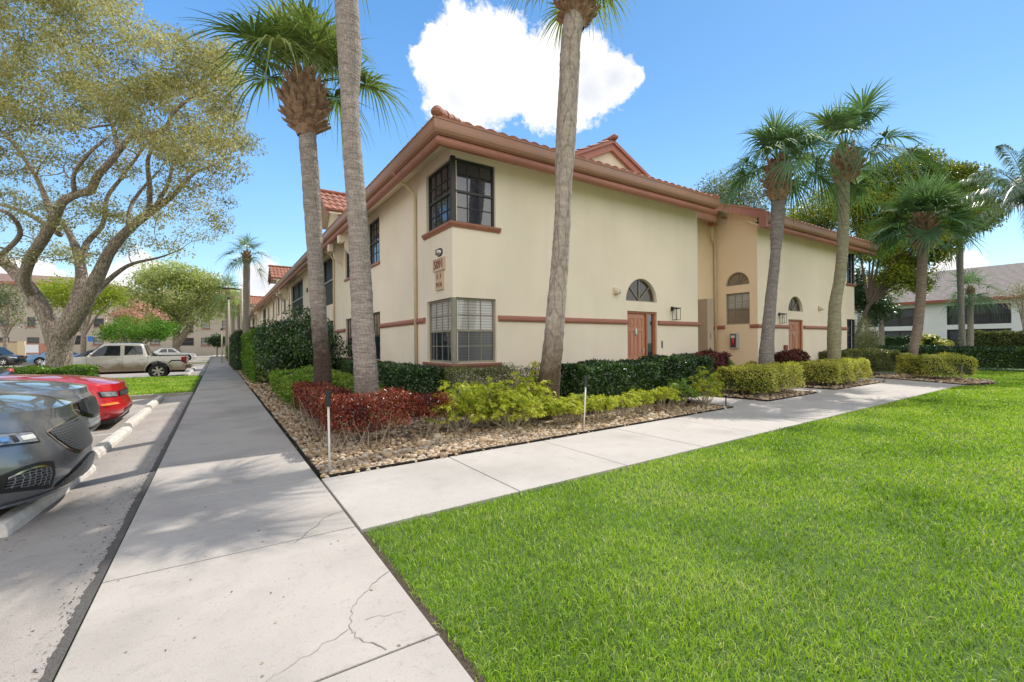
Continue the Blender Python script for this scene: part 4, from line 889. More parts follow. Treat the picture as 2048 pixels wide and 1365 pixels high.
PB4 = palm_bark('grey_ringed_bark_c', (.33, .295, .27), (.22, .19, .18)); PB5 = palm_bark('lichen_ringed_bark', (.40, .37, .24), (.27, .25, .16)); PB6 = palm_bark('brown_ringed_bark', (.31, .245, .185), (.20, .155, .12))
def fan_leaf(hub0, az, el, pet, R, fold, droop, nseg=38):
    """one costapalmate leaf; returns quads"""
    d = np.array([math.cos(az)*math.cos(el), math.sin(az)*math.cos(el), math.sin(el)]); g_ = np.array([0, 0, -1.])
    ts = np.linspace(0, 1, 7); pts = np.array([hub0+d*pet*t+g_*droop*.45*pet*t*t for t in ts])
    side = np.cross(d, g_); side /= np.linalg.norm(side)+1e-9
    V = []
    for i in range(6):
        w0, w1 = .028-.012*ts[i], .028-.012*ts[i+1]
        V.append(np.array([pts[i]-side*w0, pts[i]+side*w0, pts[i+1]+side*w1, pts[i+1]-side*w1]))
    hub = pts[-1]; c = pts[-1]-pts[-2]; c /= np.linalg.norm(c); up = np.cross(side, c); up *= np.sign(up[2]+1e-6)
    a = np.linspace(-2.25, 2.25, nseg)+rng.normal(0, .03, nseg)
    dirs = c[None]*np.cos(a)[:, None]+side[None]*np.sin(a)[:, None]+up[None]*(fold*np.abs(np.sin(a))[:, None])
    dirs = unit(dirs); Ls = R*(.72+.28*np.cos(a*.7))*rng.uniform(.88, 1.08, nseg)
    orig = hub[None]+c[None]*(.18*R*np.clip(1-np.abs(a)/1.6, 0, 1))[:, None]
    perp = unit(np.cross(dirs, up[None])+1e-6)
    tt = [0, .28, .55, .8, 1.0]; ww = [.006, .019, .014, .007, .001]; rows = []
    dr = droop*rng.uniform(.4, 2.0, nseg)
    for t, w_ in zip(tt, ww):
        p = orig+dirs*(Ls*t)[:, None]+g_[None]*(Ls*dr*max(0, t-.25)**1.8*1.0)[:, None]; s = perp*(w_*R/.8)
        rows.append((p-s, p+s))
    for i in range(4): V.append(np.stack([rows[i][0], rows[i][1], rows[i+1][1], rows[i+1][0]], 1).reshape(-1, 3))
    return np.concatenate(V)
def fan_palm(label, path, top, mt=FANL, bark=PALMBARK, R=.8, pet=.85, nl=26, ball=(.30, .44, 1.0), base=None, group='cabbage palms round the building', seed=1, el=(80, -38), boots=90, nm='cabbage_palm', low=None, bend=None, cat='palm tree', nseg=38, droopk=1.0):
    """path: [(x,y,z,r)...] up the trunk; top: (x,y,z) of the bud; ball (r_neck, r_max, height) of old leaf bases"""
    random.seed(seed); b = path[0]; root = thing(nm, label, cat, (b[0], b[1], 0), group); o = (b[0], b[1], 0)
    P = []; R_ = []
    for i in range(len(path)-1):
        n = max(3, int((path[i+1][2]-path[i][2])/.07))
        p0, p1, p2, p3 = path[max(0, i-1)], path[i], path[i+1], path[min(len(path)-1, i+2)]
        for k in range(n):
            t = k/n; P.append([.5*((2*p1[j])+(p2[j]-p0[j])*t+(2*p0[j]-5*p1[j]+4*p2[j]-p3[j])*t*t+(3*p1[j]-p0[j]-3*p2[j]+p3[j])*t**3) for j in range(3)])
            R_.append((p1[3]*(1-t)+p2[3]*t)*(1+random.uniform(-.03, .03)))
    P.append(list(path[-1][:3])); R_.append(path[-1][3]); P.append([top[0], top[1], top[2]-.15]); R_.append(path[-1][3]*.8)
    m = MB(); m.tube(P, R_, 22)
    for i, v in enumerate(m.v):
        k = i//22; a = (i % 22)/22*2*PI; c = P[k]; f = 1+.035*math.sin(3*a+v[2]*2.2)+.02*math.sin(7*a-v[2]*5)+random.uniform(-.02, .02)
        m.v[i] = (c[0]+(v[0]-c[0])*f, c[1]+(v[1]-c[1])*f, v[2])
    mats = [bark]
    m.build("trunk", mats, root, smooth=True, off=o)
    T = np.array(top)
    if ball:
        rn, rm, h = ball; m = MB()
        for k in range(boots):
            t = (k+.5)/boots; az = k*2.39996+random.uniform(-.15, .15); z = T[2]-h+h*t*.93; prof = math.sin(PI*min(1, .10+t*.84))**.8
            rr = rn*.45+(rm-rn*.45)*prof*.86; d = Vector((math.cos(az), math.sin(az), 0)); s = Vector((-d.y, d.x, 0)); c = Vector((T[0], T[1], z))+d*rr*.72
            tilt = .5+.5*t if t > .3 else .15+t; dd = (d*(.95-.6*t+random.uniform(-.25, .25))+Vector((0, 0, .50+.45*t))).normalized()+s*random.uniform(-.25, .25); ln = rm*random.uniform(.36, .70); wd = random.uniform(.05, .09)*rm/.44; nn = dd.cross(s).normalized()*(.022)
            e = c+dd*ln; w2 = wd*random.uniform(.35, .8)
            m.add([c-s*wd-nn, c+s*wd-nn, c+s*wd+nn, c-s*wd+nn, e-s*w2-nn*.6, e+s*w2-nn*.6, e+s*w2*.8+nn*.6+dd*.02, e-s*w2*.8+nn*.6-dd*.03],
                  [(0,3,2,1),(4,5,6,7),(0,1,5,4),(1,2,6,5),(2,3,7,6),(3,0,4,7)])
        m.lathe([(rn*.8, T[2]-h-.1), (rn*1.25, T[2]-h+.1), (rm*.68, T[2]-h*.72), (rm*.74, T[2]-h*.45), (rm*.6, T[2]-h*.2), (rn*.6, T[2])], (T[0], T[1], 0), n=18)
        m.build('leaf_bases', BOOT, root, off=o)
    Vs = []; at = []
    for k in range(nl):
        t = (k+.5)/nl; e = math.radians(el[0]+(el[1]-el[0])*t**.85+random.uniform(-14, 14)); az = k*2.39996+random.uniform(-.3, .3)
        V = fan_leaf(T+np.array([0, 0, -.06-.10*t]), az, e, pet*random.uniform(.8, 1.15)*(.75+.35*t), R*random.uniform(.85, 1.1), random.uniform(.15, .5), (.30+.55*t)*random.uniform(.7, 1.2)*droopk, nseg)
        if bend: V = V+np.array(bend)*(np.linalg.norm(V-T, axis=1)**1.5)[:, None]
        Vs.append(V); at.append(np.clip(.62-.35*t+rng.normal(0, .08)+rng.normal(0, .10, len(V)//4), 0, 1))
    leaf_obj('crown', Vs, mt, root, np.concatenate(at), off=o)
    return root
def P3(pts, Y, dy=0):
    """photo pixels (x, y, radius) up a trunk standing in the plane Y -> world (x,y,z,r)"""
    out = []
    for i, (px, py, rp) in enumerate(pts):
        v = atY(px, py, Y+dy*i); D = v.x*_F[0]+v.y*_F[1]; th = math.atan((px-1024)/900); out.append((v.x, v.y, v.z, rp/900*D*math.cos(th)))
    v = out[0]
    return [(v[0], v[1], -.05, v[3]*1.05)]+out if v[2] > .05 else out
fan_palm('cabbage palm with round brown ball of leaf bases under a full green crown', P3([(645, 745, 18), (643, 700, 16.5), (637, 620, 16), (629, 500, 16), (623.5, 380, 18), (616, 290, 18), (615, 250, 18)], 9.3),
         tuple(atY(611, 160, 9.3)), R=.92, pet=1.15, ball=(.19, .47, .98), bark=PB1, seed=3, bend=(-.05, .0, 0), el=(88, 38), droopk=1.1, nl=30)
fan_palm('tall smooth grey palm left of the building corner, crown above the view', P3([(734, 800, 26), (731, 740, 24.5), (726, 640, 22.5), (719, 510, 21), (711, 385, 20), (704.5, 290, 18.5), (700, 200, 17.5), (699, 150, 22), (698, 100, 24.5), (694, 20, 24)], 7.4)+[(1.70, 7.4, 8.0, .17), (1.66, 7.42, 9.2, .16)],
         (1.64, 7.42, 9.9), R=.9, pet=1.0, nl=28, bark=PB2, seed=5, ball=(.2, .4, .8))
fan_palm('palm with shaggy peeling diamond bark before the front wall, leaning right', P3([(1091, 825, 27), (1096, 776, 23), (1107, 680, 19.5), (1117, 565, 18), (1123, 470, 16.5), (1126, 395, 16), (1131, 300, 20), (1134, 240, 20.5), (1140, 105, 20), (1146, 50, 20)], 6.7),
         tuple(atY(1153, -58, 6.7)), bark=PB3, R=.78, pet=.85, nl=26, ball=(.18, .43, 1.05), seed=8, el=(88, 12))
fan_palm('grey cabbage palm with wind swept fans between the two entrances', P3([(1532, 725, 16), (1537, 650, 13), (1546, 560, 11), (1551, 505, 10.5), (1553, 470, 13.5), (1555, 440, 14.5), (1557, 405, 14.5)], 6.8),
         tuple(atY(1556, 318, 6.8)), mt=FANB, bark=PB4, R=.95, pet=1.0, nl=24, droopk=1.4, el=(88, 4), ball=(.24, .42, 1.15), seed=11, bend=(-.03, 0, .0))
fan_palm('taller curved cabbage palm beside the second entrance, yellowish lichen on its trunk', P3([(1668, 715, 14), (1668, 670, 14.5), (1670, 615, 13), (1680, 553, 12), (1685, 489, 12), (1688, 400, 11.5), (1688, 350, 12)], 6.8),
         tuple(atY(1690, 300, 6.8)), mt=FANB, bark=PB5, R=1.15, pet=1.55, nl=22, droopk=1.2, el=(85, -5), ball=(.26, .55, 1.1), seed=13)
fan_palm('curved cabbage palm right of the building, dense spiky crown', P3([(1827, 703, 10), (1834, 665, 11), (1841, 600, 10.5), (1844, 530, 11), (1846, 490, 11.5)], 6.4),
         tuple(atY(1847, 432, 6.4)), mt=FANB, bark=PB6, R=1.35, pet=1.0, nl=34, ball=(.3, .55, 1.3), seed=17, el=(85, -20), droopk=.55)
v7 = atY(1922, 700, 8.5)
fan_palm('straight grey palm trunk at right behind the hedges, crown lost in a yellow green tree', P3([(1927, 700, 7), (1923, 645, 7), (1920, 530, 7.5), (1917, 440, 7.5)], 8.5),
         tuple(atY(1917, 410, 8.5)), mt=FANL, bark=PB4, R=1.0, pet=.9, nl=22, ball=(.25, .45, .9), seed=19, boots=60, nseg=24)
# small far palms
def far_palm(label, px, base_y, top_y, D, r, R, pet, seed, mt=FANP, nl=18, g_='small palms in the distance'):
    b = atD(px, 690, D); t = atD(px, top_y, D)
    fan_palm(label, [(b.x, b.y, -.1, r*1.15), (b.x+.02, b.y, (t.z)*.5, r), (t.x, t.y, t.z-.4, r*.9)], tuple(t), mt=mt, R=R, pet=pet, nl=nl, ball=(r, r*1.7, .6), seed=seed, boots=24, nseg=20, group=g_, nm='palm')
far_palm('slender palm rising behind the dark shrub against the sky', 493, 700, 503, 24, .17, .75, .75, 23)
far_palm('short palm behind the lamp post at the end of the sidewalk', 466, 700, 592, 44, .16, 1.1, .9, 25, mt=FANL)
far_palm('pale palm left of the lamp post, before the distant condos', 455, 700, 577, 52, .2, 1.5, 1.2, 27)
far_palm('yellowish young palm beside the lamp post', 477, 700, 610, 38, .12, .8, .7, 28, mt=FANL)
far_palm('small palm in front of the white building, nearest the cream building', 1763, 690, 580, 34, .17, 1.0, .8, 31)
far_palm('small palm before the white building balcony, under the feathery fronds', 1941, 690, 573, 31, .16, 1.1, .9, 33, mt=FANB)
# feather palm at the right edge
def feather_palm(label, base, top, mt, seed, n=16, L=3.2):
    random.seed(seed); root = thing('queen_palm', label, 'palm tree', base); m = MB()
    o = tuple(base); m.tube([(base[0], base[1], -.1), (base[0], base[1], top[2]*.5), (top[0], top[1], top[2]-.3)], [.2, .17, .15], 14); m.build('trunk', PALMBARK, root, smooth=True, off=o)
    Vs = []; g_ = np.array([0, 0, -1.])
    for k in range(n):
        t = (k+.5)/n; az = k*2.39996; el_ = math.radians(75-75*t+random.uniform(-8, 8)); d = np.array([math.cos(az)*math.cos(el_), math.sin(az)*math.cos(el_), math.sin(el_)])
        s = np.array([-math.sin(az), math.cos(az), 0.]); u = np.linspace(0, 1, 60); Lf = L*random.uniform(.85, 1.1)
        C_ = np.array(top)+d*(Lf*u)[:, None]+g_*(Lf*(.45+.25*t)*u**2.1)[:, None]; tan = unit(np.gradient(C_, axis=0))
        w_ = (.03*(1-u)+.006)[:, None]
        Vs.append(np.stack([C_[:-1]-s*w_[:-1], C_[:-1]+s*w_[:-1], C_[1:]+s*w_[1:], C_[1:]-s*w_[1:]], 1).reshape(-1, 3))
        for sg in (-1, 1):
            for rep in range(2):
                ll = .62*np.sin(PI*np.clip(u*.9+.12, 0, 1))**.6*rng.uniform(.8, 1.15, 60); dd = unit(s*sg*1.0+tan*.7+g_*.25+rng.normal(0, .16, (60, 3)))
                mid = C_+dd*(ll*.5)[:, None]; tip = C_+dd*(ll*.85)[:, None]+g_*(ll*.5)[:, None]; ww = tan*.017
                Vs.append(np.stack([C_-ww*.5, mid-ww, tip, mid+ww], 1).reshape(-1, 3))
    V = np.concatenate(Vs); leaf_obj('crown', V, mt, root, np.clip(rng.normal(.5, .2, len(V)//4), 0, 1), off=o)
FEATH = leafmat('feather_leaf', [(.03, .075, .05), (.07, .13, .08), (.18, .24, .17), (.32, .37, .30)], trans=.25, rough=.35, spec=.7)
t = atD(2062, 400, 20); feather_palm('feathery queen palm whose arching fronds enter from the right edge', (t.x, t.y, 0), tuple(t), FEATH, 5, n=26, L=4.6)
# ---------------------------------------------------------------- the great oak on the island
OAKL = leafmat('oak_leaf', [(.12, .125, .05), (.27, .26, .11), (.46, .43, .23), (.68, .65, .46)], trans=.3, rough=.55, spec=.25, sc_=.35)
def oak():
    D0 = 17.9; q = lambda px, py, dd=0: tuple(atD(px, py, D0+dd)); r = lambda p: p/900*D0*.69
    b = atD(118, 735, D0); base = (b.x, b.y, 0)
    limbs = [([(b.x, b.y, -.1), q(118, 735), q(120, 700), q(122, 668)], [r(34), r(29), r(27), r(34)]),
        ([q(112, 690), q(96, 640), q(66, 588), q(30, 545), q(-5, 515), q(-60, 470, 1), q(-120, 400, 2)], [r(22), r(20), r(18), r(15), r(12), r(9), r(5)]),
        ([q(66, 592), q(50, 560, -.6), q(60, 520, -1), q(85, 480, -1.4), q(108, 440, -1.7), q(125, 405, -2), q(155, 388, -2), q(180, 382, -2.1), q(196, 352, -2.2), q(226, 318, -2.4), q(240, 300, -2.4)], [r(15), r(13), r(13), r(13), r(12), r(10), r(9.5), r(10), r(8.5), r(7.5), r(6)]),
        ([q(240, 302, -2.4), q(262, 275, -2.5), q(325, 262, -2.7), q(350, 222, -2.8), q(400, 182, -3), q(440, 150, -3)], [r(6), r(6), r(5), r(4), r(3), r(1.5)]),
        ([q(236, 300, -2.4), q(226, 250, -1.5), q(220, 215, -1), q(262, 172, -1), q(300, 140, -.5)], [r(6), r(5), r(4.5), r(3), r(1.5)]),
        ([q(108, 440, -1.7), q(92, 400, -1), q(70, 350, -.5), q(28, 290, 0), q(0, 260, .5)], [r(9), r(7), r(5.5), r(4), r(3)]),
        ([q(150, 390, -2), q(148, 350, -2.5), q(175, 310, -3), q(215, 275, -3)], [r(6), r(4.5), r(4), r(2.5)]),
        ([q(120, 680), q(150, 612), q(163, 560, .6), q(156, 510, 1), q(140, 470, 1.2), q(120, 440, 1.3)], [r(24), r(18), r(15), r(12), r(9), r(7)]),
        ([q(158, 530, .8), q(175, 485, 1.4), q(205, 450, 1.6), q(215, 395, 1.8), q(240, 360, 2), q(270, 320, 2), q(300, 280, 2.2)], [r(12), r(8.5), r(7), r(6), r(5), r(4), r(2)]),
        ([q(128, 668), q(165, 612), q(196, 552), q(222, 500), q(262, 455), q(300, 425), q(345, 392), q(385, 350), q(430, 330)], [r(24), r(21), r(17), r(14), r(12), r(11), r(7), r(4.5), r(2)]),
        ([q(298, 428), q(300, 380, -.5), q(296, 320, -.8), q(315, 280, -1)], [r(8), r(6.5), r(5), r(2)]), ([q(255, 462), q(262, 412, .5), q(290, 372, .7), q(320, 340, .7)], [r(6), r(5), r(4), r(2)]),
        ([q(310, 415), q(335, 370, -.5), q(350, 320, -.5), q(375, 290, -.5)], [r(6), r(4.5), r(3.5), r(2)]),
        ([q(180, 600, 1), q(206, 572, 1.4), q(232, 548, 1.6), q(265, 528, 1.8), q(320, 515, 2), q(360, 500, 2)], [r(10), r(8), r(7), r(5), r(3), r(1.5)]),
        ([q(0, 512, .2), q(40, 470, -1), q(20, 430, -2), q(-20, 415, -2)], [r(7), r(6), r(5), r(3)]),
        ([q(120, 470, 1.2), q(60, 430, 2), q(10, 412, 2.5), q(-40, 400, 3)], [r(8), r(7), r(5), r(4)])]
    top = [(-260, 330), (-260, -330), (60, -420), (230, -160), (262, -10), (300, 62), (355, 72), (400, 98), (452, 88), (478, 150), (462, 205), (482, 250), (508, 300), (478, 345), (400, 330), (330, 330), (250, 250), (120, 235), (0, 250), (-100, 330)]
    low = [(-160, 440), (-100, 300), (0, 235), (120, 220), (260, 260), (340, 330), (480, 330), (468, 400), (438, 460), (400, 500), (300, 505), (180, 520), (60, 520), (-60, 540)]
    cl = px_clumps(top, D0-.5, 4.2, 520)+px_clumps(low, D0+.5, 3.6, 170)
    root = tree('live_oak', 'spreading live oak with twisting limbs and fissured trunk at left, on the kerbed island', base, limbs, cl, OAKL, rad=.58, per=1, L=.1, n=14)
    for ch in list(root.children):
        if ch.name.startswith('crown'): bpy.data.objects.remove(ch)
    c1, c2 = cl[:520], cl[520:]
    V1, a1 = clump_leaves(c1, .60, 350, .11, .38, .75, wind=(-.3, -.1, -.45)); V2, a2 = clump_leaves(c2, .55, 170, .10, .42, .6, wind=(-.3, -.1, -.45))
    leaf_obj('crown', [V1, V2], OAKL, root, np.concatenate([a1, a2]), off=base)
oak()
YG = leafmat('yellow_green_leaf', [(.12, .17, .015), (.27, .34, .03), (.44, .48, .06)], trans=.35, sc_=.6)
PALEG = leafmat('pale_green_leaf', [(.18, .22, .08), (.32, .38, .13), (.46, .50, .22), (.56, .57, .34)], trans=.35, sc_=.3)
PINK = leafmat('pink_blossom', [(.45, .22, .18), (.62, .33, .33), (.72, .48, .46)], trans=.35)
DGREEN = leafmat('dark_leaf', [(.012, .03, .008), (.025, .06, .012), (.05, .10, .02), (.10, .16, .03)], trans=.2, rough=.35, spec=.6, sc_=.6)
MIXG = leafmat('mixed_leaf', [(.03, .06, .01), (.11, .16, .018), (.32, .35, .03), (.60, .56, .06)], trans=.3, rough=.4, spec=.5, sc_=.35)
GREYG = leafmat('grey_green_leaf', [(.05, .07, .03), (.10, .13, .05), (.20, .22, .09), (.32, .31, .16)], trans=.25, rough=.4, sc_=.4)
def ftree(name, label, tx, D, blobs, mt, n, rad, per, L, W=.5, tr=.2, lean=0, group=None, cat='tree', bark=OAKBARK, extra=()):
    """far tree: blobs in photo pixels (x, y, rx, ry) at depth D"""
    b = atD(tx, 692, D); k = D/900; cx, cy = np.mean([q[0] for q in blobs]), np.mean([q[1] for q in blobs]); top = atD(cx, cy, D)
    B = [(*atD(x, y, D), rx*k, rx*k*1.0, ry*k) for x, y, rx, ry in blobs]
    limbs = [([(b.x, b.y, -.3), ((b.x*2+top.x)/3+lean, (b.y*2+top.y)/3, top.z*.42), tuple(top)], [tr, tr*.8, tr*.35])]
    for x, y, z, rx, ry, rz in B: limbs.append(([limbs[0][0][1], ((limbs[0][0][1][0]+x)/2, (limbs[0][0][1][1]+y)/2, (limbs[0][0][1][2]+z)/2+.2), (x, y, z)], [tr*.6, tr*.4, tr*.15]))
    for e in extra: limbs.append(([tuple(atD(x, y, D)) for x, y, _ in e], [r*k for _, _, r in e]))
    return tree(name, label, (b.x, b.y, 0), limbs, ell_clumps(B, n), mt, rad=rad, per=per, L=L, W=W, group=group, cat=cat, bark=bark)
ftree('tree', 'yellow green tree seen behind the oak trunk', 165, 38, [(165, 590, 62, 30), (110, 590, 35, 25), (215, 610, 28, 26), (200, 580, 35, 20)], YG, 60, .9, 110, .2, tr=.22)
ftree('tree', 'broad pale green tree behind the pickup, before the condos', 352, 52, [(345, 590, 80, 52), (290, 605, 50, 35), (400, 600, 40, 45), (350, 555, 60, 26), (330, 640, 50, 25), (420, 560, 20, 25)], PALEG, 150, 1.6, 150, .28, tr=.42,
      extra=([(352, 692, 7), (368, 670, 6), (385, 645, 4)],))
ftree('flowering_tree', 'low tree of pink blossom and fresh green leaves behind the pickup', 280, 38, [(285, 658, 58, 22), (250, 668, 38, 14), (318, 665, 28, 14)], leafmat('fresh_leaf', [(.05, .14, .01), (.10, .24, .02), (.22, .33, .05)], trans=.35), 60, .75, 130, .17, tr=.14)
b_ = ftree('flowering_tree', 'tall pink flowering shrub rising over the low green tree', 262, 40.5, [(270, 625, 28, 16), (250, 640, 30, 18), (300, 640, 26, 16), (228, 668, 14, 14)], PINK, 34, .7, 110, .17, tr=.1)
ftree('tree', 'sparse grey green tree at the left edge beyond the parked cars', 10, 46, [(20, 595, 40, 26), (-20, 610, 40, 40), (35, 640, 22, 14)], GREYG, 46, 1.2, 75, .2, tr=.2)
ftree('topiary_tree', 'small round clipped tree at the far end of the sidewalk', 434, 62, [(434, 682, 16, 10)], DGREEN, 22, .7, 120, .2, tr=.1)
# trees behind the wings at right
ftree('tree', 'grey green tree showing over the roof of the middle wing', 1455, 36, [(1450, 392, 50, 36), (1500, 405, 35, 30), (1400, 400, 30, 22), (1470, 440, 60, 30)], GREYG, 90, 1.1, 170, .15, tr=.25)
ftree('tree', 'yellow green tree over the far wing, between the two tall palms', 1620, 30, [(1620, 430, 48, 44), (1590, 460, 40, 36), (1655, 450, 36, 40)], YG if 0 else MIXG, 80, .85, 180, .13, tr=.2)
ftree('ficus_tree', 'large dark and yellow leaved tree right of the building', 1690, 27, [(1800, 350, 62, 38), (1880, 370, 60, 34), (1760, 420, 52, 50), (1850, 440, 62, 44), (1740, 490, 45, 30), (1830, 500, 60, 36), (1930, 440, 42, 44), (1915, 400, 40, 38), (1960, 430, 30, 16), (1700, 400, 35, 50), (1790, 560, 30, 24), (1835, 560, 20, 22)], MIXG, 330, .66, 300, .14, tr=.13, bark=mat('dark_bark', (.085, .065, .048), .95),
      extra=([(1712, 497, 5), (1745, 502, 7), (1790, 480, 7), (1840, 455, 5)], [(1745, 502, 6), (1770, 470, 4), (1790, 430, 3)]))
ftree('tree', 'dense dark tree just beyond the right end of the far wing', 1732, 31, [(1735, 590, 32, 30), (1750, 620, 28, 22), (1720, 560, 16, 20)], DGREEN, 60, .75, 170, .13, tr=.15)
ftree('flowering_shrub', 'pale shrub with pink flowers at the right corner of the far wing', 1728, 24.5, [(1722, 665, 14, 30), (1735, 690, 16, 14), (1745, 672, 12, 14)], leafmat('pale_flower_leaf', [(.10, .14, .06), (.24, .28, .13), (.38, .36, .22), (.52, .26, .25)], trans=.3), 34, .4, 90, .08, tr=.05, cat='shrub')
ftree('bare_tree', 'thin pale leaved tree before the white building at the right edge', 2052, 34, [(2030, 592, 30, 14), (2060, 575, 30, 18), (2040, 610, 22, 12)], leafmat('bleached_leaf', [(.20, .17, .13), (.32, .28, .21), (.42, .37, .28)], trans=.2), 40, .6, 55, .11, tr=.1)
# ---------------------------------------------------------------- hedges and shrubs
RED = leafmat('red_croton', [(.018, .006, .007), (.05, .010, .010), (.13, .018, .014), (.28, .045, .025), (.42, .15, .09), (.16, .17, .03)], trans=.25, rough=.35, spec=.5, sc_=2)
GOLD = leafmat('golden_leaf', [(.12, .18, .02), (.30, .36, .03), (.52, .53, .06), (.66, .64, .20)], trans=.35, rough=.55, spec=.2, sc_=2.2)
LIME = leafmat('lime_leaf', [(.06, .13, .02), (.13, .24, .03), (.24, .36, .05), (.36, .44, .10)], trans=.35, rough=.4, sc_=1.2)
DARKH = leafmat('glossy_dark_leaf', [(.01, .028, .008), (.022, .055, .012), (.05, .11, .02), (.13, .20, .05)], trans=.15, rough=.28, spec=.7, sc_=1.5)
OLIVE = leafmat('olive_hedge_leaf', [(.04, .05, .015), (.09, .11, .03), (.16, .18, .05), (.26, .27, .10)], trans=.25, rough=.4, sc_=1.5)
PURP = leafmat('purple_croton', [(.02, .01, .01), (.08, .015, .02), (.16, .03, .03), (.14, .14, .03)], trans=.2, rough=.35, sc_=2)
YHED = leafmat('gold_hedge_leaf', [(.14, .17, .02), (.34, .36, .05), (.55, .53, .11), (.66, .62, .26)], trans=.3, rough=.4, sc_=1.3)
BRIGHT = leafmat('bright_clipped_leaf', [(.05, .11, .01), (.12, .24, .02), (.25, .36, .04)], trans=.3, rough=.4, sc_=1.2)
hedge('croton_hedge', 'dark red clipped croton hedge turning the corner where sidewalk and footpath meet', 'hedge', [(1.46, 9.4), (1.46, 6.35), (2.25, 6.38)], .56, .25, .70, RED, 3400, .042, .36, stems=16, rag=.05, core=False, inner=.11, round_=.08)
hedge('croton_hedge', 'thinner right end of the red hedge, showing green tips and bare stems', 'hedge', [(2.45, 6.4), (2.98, 6.45)], .46, .30, .66, RED, 2400, .042, .36, stems=22, rag=.07, core=False, inner=.12, round_=.06)
hedge('shrub_mass', 'loose light green shrubs along the sidewalk behind the red hedge', 'shrub', [(2.0, 9.9), (2.0, 14.5)], 1.5, .12, .66, LIME, 1700, .07, .42, rag=.09, stems=6)
bush('shrub', 'light green shrub at the foot of the tall grey trunk', 'shrub', (2.15, 8.5), (.55, .6, .72), LIME, 30, 26)
bush('shrub', 'light green shrub squeezed between the two leftmost palm trunks', 'shrub', (1.9, 7.6), (.4, .4, .6), LIME, 20, 22)
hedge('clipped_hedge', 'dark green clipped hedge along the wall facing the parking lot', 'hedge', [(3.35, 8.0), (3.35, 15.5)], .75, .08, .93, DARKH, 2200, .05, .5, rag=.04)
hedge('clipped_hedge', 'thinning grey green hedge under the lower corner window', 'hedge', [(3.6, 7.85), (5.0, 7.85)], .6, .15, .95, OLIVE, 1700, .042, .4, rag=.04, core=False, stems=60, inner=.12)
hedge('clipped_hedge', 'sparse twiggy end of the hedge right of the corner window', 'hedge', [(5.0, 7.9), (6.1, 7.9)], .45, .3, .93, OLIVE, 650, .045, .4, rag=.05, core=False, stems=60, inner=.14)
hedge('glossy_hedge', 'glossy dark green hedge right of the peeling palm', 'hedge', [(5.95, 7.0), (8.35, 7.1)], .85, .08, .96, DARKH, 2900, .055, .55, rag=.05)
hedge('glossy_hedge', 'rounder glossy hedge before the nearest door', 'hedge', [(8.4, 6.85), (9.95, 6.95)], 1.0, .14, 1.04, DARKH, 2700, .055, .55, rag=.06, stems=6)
GB = ['bushy golden shrub beside the red hedge', 'second golden shrub right of the red hedge', 'golden shrub in the middle of the row left of the peeling palm', 'tall golden shrub with a sprig reaching above the others, left of the peeling palm', 'golden shrub against the foot of the peeling palm']
for i, (x, y, rx, h) in enumerate([(3.2, 6.45, .52, .72), (3.75, 6.6, .5, .74), (4.05, 6.15, .5, .62), (4.6, 6.55, .5, .82), (4.95, 6.0, .36, .42)]):
    bush('golden_shrub', GB[i], 'shrub', (x, y), (rx*1.05, rx, h+.03), GOLD, 190, 8, L=.036, W=.36, crad=.075, group='golden shrubs along the footpath')
GB = ['small golden shrub with bare spreading stems behind the white garden stake', 'low golden shrub right of the white garden stake', 'open golden shrub before the glossy hedge, showing its stems', 'thin golden shrub before the rounder glossy hedge', 'leggy pale green shrub near the corner of the first door path', 'upright golden shrub at the edge of the first door path', 'sparse golden sprigs at the foot of the peeling palm']
for i, (x, y, rx, h, n, st) in enumerate([(5.75, 5.95, .42, .46, 20, 1), (6.35, 5.95, .38, .42, 16, 1), (7.0, 6.1, .38, .48, 15, 1), (7.7, 6.05, .38, .5, 17, 1), (8.45, 6.2, .42, .60, 24, 1), (9.0, 6.0, .42, .78, 30, 1), (5.4, 6.15, .28, .5, 7, 1)]):
    bush('golden_shrub', GB[i], 'shrub', (x, y), (rx, rx*.9, h), GOLD if i not in (4,) else LIME, int(n*4.2), 8, L=.035, W=.36, group='golden shrubs along the footpath', crad=.07)
bush('golden_shrub', 'single tall sprig of golden leaves before the wall, left of the peeling palm', 'shrub', (5.05, 6.9), (.3, .25, .95), GOLD, 12, 14, L=.06, group='golden shrubs along the footpath')
hedge('golden_hedge', 'golden leaved hedge between the two side paths, grey palm growing through it', 'hedge', [(11.25, 6.45), (13.5, 6.7)], 1.3, .14, .74, YHED, 1700, .055, .45, rag=.07, stems=8)
hedge('golden_hedge', 'clipped golden hedge around the curved palm before the far wing', 'hedge', [(15.35, 6.45), (18.6, 6.75)], 1.15, .14, .76, YHED, 1700, .055, .45, rag=.06, stems=8)
hedge('golden_hedge', 'rounded golden brown hedge at the bend of the path beside the lawn', 'hedge', [(21.4, 5.9), (22.75, 4.75)], 1.35, .14, .84, YHED, 1500, .055, .42, rag=.08, stems=16)
hedge('clipped_hedge', 'grey green hedge before the right end of the far wing', 'hedge', [(20.2, 8.1), (24.4, 7.6)], 1.3, .1, 1.0, OLIVE, 1300, .06, .5, rag=.06, stems=3)
hedge('croton_hedge', 'purple red croton row at the wall left of the recess', 'hedge', [(11.1, 7.85), (12.7, 7.95)], .6, .3, 1.06, PURP, 1900, .07, .42, rag=.07, stems=6)
hedge('croton_hedge', 'dark purple croton beside the far door', 'hedge', [(15.9, 7.8), (17.3, 7.8)], .6, .3, 1.02, PURP, 1500, .07, .42, rag=.08, stems=6)
hedge('shrub_mass', 'low green shrubs along the wall of the recess', 'shrub', [(13.1, 8.8), (13.7, 8.2)], .8, .1, .85, LIME, 900, .06, .42, rag=.08)
